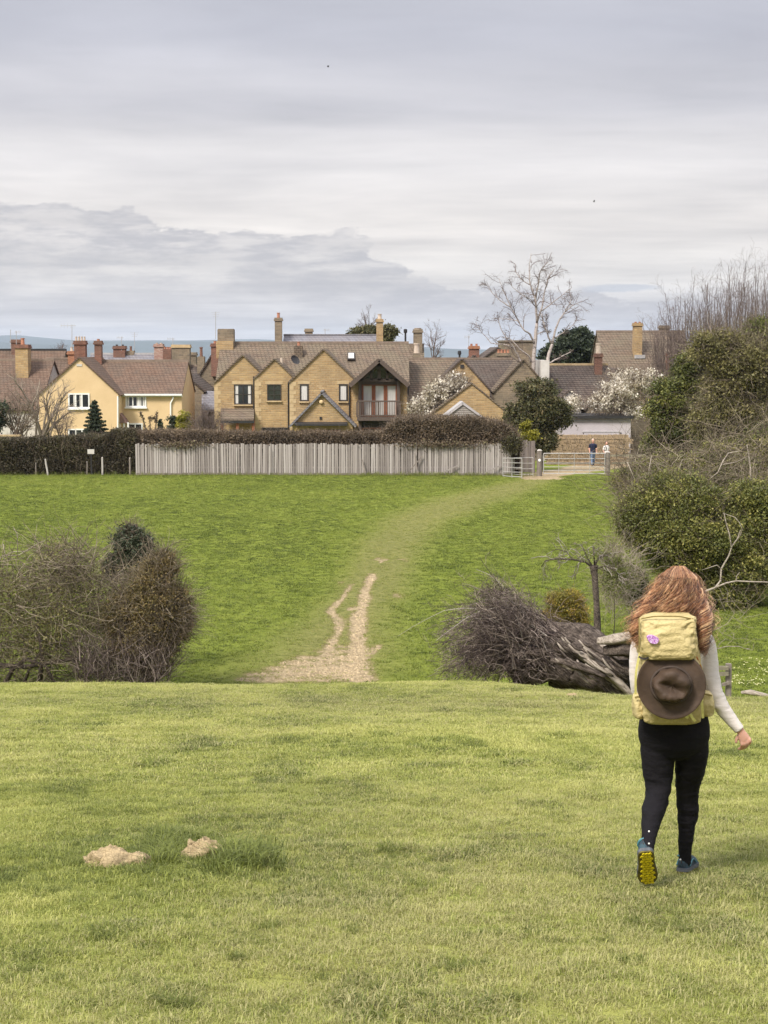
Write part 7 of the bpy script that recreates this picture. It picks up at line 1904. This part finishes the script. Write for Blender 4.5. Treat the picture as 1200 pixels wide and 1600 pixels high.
# ================================================================== SMALL THINGS IN THE GRASS AND SKY
m_clod, t = newmat('dry_bare_earth')
o_ = coords(t)
ck = t.n('ShaderNodeTexVoronoi', feature='DISTANCE_TO_EDGE'); t.put(ck.inputs['Vector'], t.vmul(o_, (1, 1, 1.6))); ck.inputs['Scale'].default_value = 34
crk = t.smooth(ck.outputs['Distance'], 0.0, 0.05)
n_ = t.noise(o_, 18, 6, 0.7)
col = t.mix(t.smooth(n_, 0.35, 0.68), (0.42, 0.325, 0.19), (0.29, 0.22, 0.125))
col = t.mix(crk, t.mix(0.2, col, (0.25, 0.17, 0.10)), col)
finish(t, col, 0.95, t.bump(t.m('ADD', t.m('MULTIPLY', crk, 0.15), n_), 0.9, 0.02), 0.1)
def clod(px, py, wpx, hpx, label, seed, group='bare earth mounds'):
    g = G(px, py); m2 = MPP(g.y)
    r_ = thing('earth_mound', g, label, 'mound', group)
    vs = []; nu, nv = 72, 26
    rx, ry, rz = wpx * m2, wpx * m2 * 0.75, hpx * m2
    for j in range(nv + 1):
        e = (math.pi / 2) * j / nv
        for i in range(nu):
            a = 2 * math.pi * i / nu
            d_ = Vector((math.cos(a) * math.cos(e), math.sin(a) * math.cos(e), math.sin(e)))
            k = 1 + 0.22 * mnoise.noise(d_ * 1.6 + Vector((seed, 0, 0))) + 0.10 * mnoise.noise(d_ * 4.5 + Vector((0, seed, 0)))
            rd = abs(mnoise.noise(d_ * 3.1 + Vector((seed, 2, 5)))) * 0.5 + abs(mnoise.noise(d_ * 7.0 + Vector((seed, 2, 5)))) * 0.25
            zz_ = math.sin(e) ** 0.55 * rz * (k + 0.15 + 0.35 * mnoise.noise(d_ * 2.4 + Vector((seed * 2, 1, 0))) - rd)
            vs.append(Vector((g.x + d_.x * rx * k, g.y + ry * 0.5 + d_.y * ry * k, h1(g.x + d_.x * rx, g.y + ry * 0.5 + d_.y * ry) - 0.015 + zz_)))
    fs = [(j * nu + i, j * nu + (i + 1) % nu, (j + 1) * nu + (i + 1) % nu, (j + 1) * nu + i) for j in range(nv) for i in range(nu)]
    MB().add(vs, fs).build('soil', m_clod, r_, True)
    return r_
clod(181, 1353, 60, 27, 'wide pale bare earth mound in the foreground grass', 1.3)
clod(317, 1346, 36, 32, 'small round bare earth mound right of the wide one', 4.1)
clod(894, 1088, 9, 5, 'tiny pale earth clod on the brow below the fallen tree', 7.7)
clod(993, 1234, 14, 3.5, 'flat scrape of pale earth beside the walker knee', 2.2)
# long dark grass round the mounds
def tussock(name, label, pts, coll, tone0, dry0, s0):
    P, S_, T_ = [], [], []
    for px, py, hw, hh, n_, sc in pts:
        a = rng.normal(size=(n_, 2))
        P.append(GN(px + a[:, 0] * hw, py + a[:, 1] * hh * 0.8)); S_.append(sc * rng.uniform(0.7, 1.25, n_)); T_.append(tone0 + rng.normal(size=n_) * 0.1)
    P = np.concatenate(P); S_ = np.concatenate(S_); T_ = np.concatenate(T_)
    return scatter(name, P, rng.uniform(0, 6.28, len(P)), np.array(S_), np.array(T_), np.full(len(P), dry0) + rng.normal(size=len(P)) * 0.1, coll, label)
long_c = tuft_coll('long_tuft', 6, 18, 0.05, 0.05, 0.125, 0.0038, 1.25)
tussock('long_grass', 'dark long grass tussocks around the bare earth mounds', [(258, 1335, 14, 14, 130, 1.15), (290, 1310, 22, 5, 90, 1.0), (378, 1350, 24, 12, 190, 1.3), (330, 1358, 30, 7, 70, 0.7), (240, 1350, 40, 6, 40, 0.55), (210, 1368, 80, 10, 70, 0.5), (60, 1392, 30, 8, 30, 0.5), (190, 1318, 30, 3, 16, 0.4), (182, 1356, 40, 2, 90, 0.55), (318, 1352, 24, 2, 40, 0.45), (235, 1345, 8, 6, 40, 0.9)], long_c, 0.10, 0.10, 1)
tussock('long_grass', 'scattered darker tufts across the foreground slope', [(rng.uniform(20, 1190), rng.uniform(1120, 1590), rng.uniform(8, 34), rng.uniform(1.5, 5), 12, rng.uniform(0.26, 0.50)) for _ in range(150)], long_c, 0.06, 0.1, 1)
xq = rng.uniform(-7.5, 7.5, 900); yq = 26.0 - 3.7 * sm(1.3, 4.2, xq) + rng.normal(size=900) * 0.5
kq = fbm(xq, yq, 0.8, 17) > 0.5; xq, yq = xq[kq], yq[kq]
scatter('long_grass', np.stack([xq, yq, H(xq, yq)], -1), rng.uniform(0, 6.28, len(xq)), rng.uniform(0.4, 1.0, len(xq)), rng.uniform(0.1, 0.7, len(xq)), rng.uniform(0.0, 0.6, len(xq)), long_c, 'ragged tufts along the brow of the near slope')
dry_c = tuft_coll('dry_tuft', 5, 16, 0.10, 0.18, 0.42, 0.006, 0.9)
P = []
for px in np.linspace(895, 990, 110):
    Yq_ = rng.uniform(25.6, 27.4); x_ = X(px, Yq_, 1070); P.append((x_, Yq_, h1(x_, Yq_)))
for px in np.linspace(1143, 1215, 60):
    Yq_ = rng.uniform(24.4, 26.5); x_ = X(px, Yq_, 1085); P.append((x_, Yq_, h1(x_, Yq_)))
P = np.array(P)
scatter('dry_grass', P, rng.uniform(0, 6.28, len(P)), rng.uniform(0.6, 1.1, len(P)), np.full(len(P), 0.25), rng.uniform(0.3, 0.9, len(P)), dry_c, 'dry brownish grass under the fallen trunk and along the hollow')
# rough growth along the foot of the fence and hedge
P = []
for px in list(np.linspace(-30, 838, 420)) + list(rng.normal(690, 60, 150)) + list(rng.normal(575, 12, 40)):
    Yq_ = rng.uniform(77.35, 77.9); x_ = X(px, Yq_, 742); P.append((x_, Yq_, h1(x_, Yq_)))
P = np.array(P)
scatter('rough_grass', P, rng.uniform(0, 6.28, len(P)), rng.uniform(0.35, 0.95, len(P)), rng.uniform(0.0, 0.35, len(P)), rng.uniform(-0.1, 0.4, len(P)), dry_c, 'rough dark grass along the foot of the fence and hedge')
# daisies and dandelions in the hollow at the right
m_daisy = plain('daisy_petals', (0.72, 0.68, 0.42), (0.62, 0.56, 0.25), 20, 0.8)
V, Fq = [], []
for g in GN(rng.uniform(1143, 1205, 110), rng.uniform(1032, 1074, 110), 26):
    g = Vector(g)
    s_ = rng.uniform(0.010, 0.022); c = np.array([g.x, g.y, g.z + rng.uniform(0.04, 0.07)]); b = len(V)
    for a in range(6): V.append(c + s_ * np.array([math.cos(a * 1.047), math.sin(a * 1.047), 0.25 * math.sin(a * 2.1)]))
    Fq.append([b + i for i in range(6)])
tag(mesh_np('daisies', np.array(V), np.array(Fq), m_daisy), 'pale little flowers dotted over the grass behind the broken post', 'flowers', kind='stuff')
# stones on the bare path
m_pebble = plain('path_pebbles', (0.44, 0.345, 0.215), (0.30, 0.23, 0.14), 9, 0.95)
V, Fq = [], []; n_ = 0
gg = GN(rng.uniform(375, 615, 9000), rng.uniform(890, 1062, 9000), 28.5)
gg = gg[rng.random(9000) < dirtmask(gg[:, 0], gg[:, 1]) + 0.02][:1800]
for g in gg:
    g = Vector(g)
    s_ = rng.uniform(0.012, 0.045) * (1 if rng.random() < 0.9 else 1.6); c = np.array([g.x, g.y, g.z - 0.045]); b = len(V)
    for a in range(5): V.append(c + s_ * np.array([math.cos(a * 1.2566) * rng.uniform(0.7, 1.2), math.sin(a * 1.2566) * rng.uniform(0.7, 1.2), 0]))
    for a in range(5): V.append(c + s_ * np.array([math.cos(a * 1.2566) * 0.55, math.sin(a * 1.2566) * 0.55, rng.uniform(0.5, 0.8)]))
    for a in range(5): Fq.append([b + a, b + (a + 1) % 5, b + 5 + (a + 1) % 5, b + 5 + a])
    Fq.append([b + 5, b + 6, b + 7, b + 8]); Fq.append([b + 5, b + 8, b + 9, b + 9]) ; Fq[-1] = [b + 8, b + 9, b + 5, b + 5]; Fq.pop(); n_ += 1
tag(mesh_np('pebbles', np.array(V), np.array(Fq), m_pebble), 'loose pale stones on the worn bare path', 'stones', kind='stuff')
# birds
m_bird = plain('dark_feathers', (0.03, 0.03, 0.033), (0.05, 0.05, 0.055), 9, 0.8)
for px, py, Y, lab, tilt in ((512.5, 104.5, 150, 'dark bird high in the sky left of centre', 0.3), (928, 315.5, 170, 'dark bird lower in the sky on the right', -0.2)):
    c = W(px, py, Y); r_ = thing('bird', c, lab, 'bird', 'birds in the sky')
    MB().tube([c + Vector((-0.10, 0, 0)), c + Vector((-0.05, 0, 0.01)), c + Vector((0.03, 0, 0.0)), c + Vector((0.12, 0, -0.01))], [0.01, 0.03, 0.028, 0.008], 8).build('body', m_bird, r_, True)
    for s_ in (-1, 1):
        q = [c + Vector((-0.05, s_ * 0.03, 0.02)), c + Vector((0.06, s_ * 0.03, 0.02)), c + Vector((0.10, s_ * 0.2, 0.13 + tilt * 0.1 * s_)), c + Vector((0.05, s_ * 0.42, 0.10 + tilt * 0.2 * s_)), c + Vector((-0.05, s_ * 0.2, 0.14 + tilt * 0.1 * s_))]
        MB().prism(q, (0, 0, 0.012)).build('wing', m_bird, r_)

# ================================================================== HAZE: even thin air over the whole valley
hz = MB().box((-9000, -60, -102.5), (9000, 10600, 125)).build('haze', m_hair)
hz.data.materials.clear()
m_haze = bpy.data.materials.new('valley_air'); m_haze.use_nodes = True
t = NT(m_haze.node_tree)
pv = t.n('ShaderNodeVolumePrincipled')
t.put(pv.inputs['Color'], (0.74, 0.85, 1.0)); pv.inputs['Density'].default_value = 0.00007; pv.inputs['Anisotropy'].default_value = 0.0
t.put(t.n('ShaderNodeOutputMaterial').inputs['Volume'], pv.outputs[0])
hz.data.materials.append(m_haze)
tag(hz, 'thin blue air between the village and the far hills', 'haze', kind='stuff')
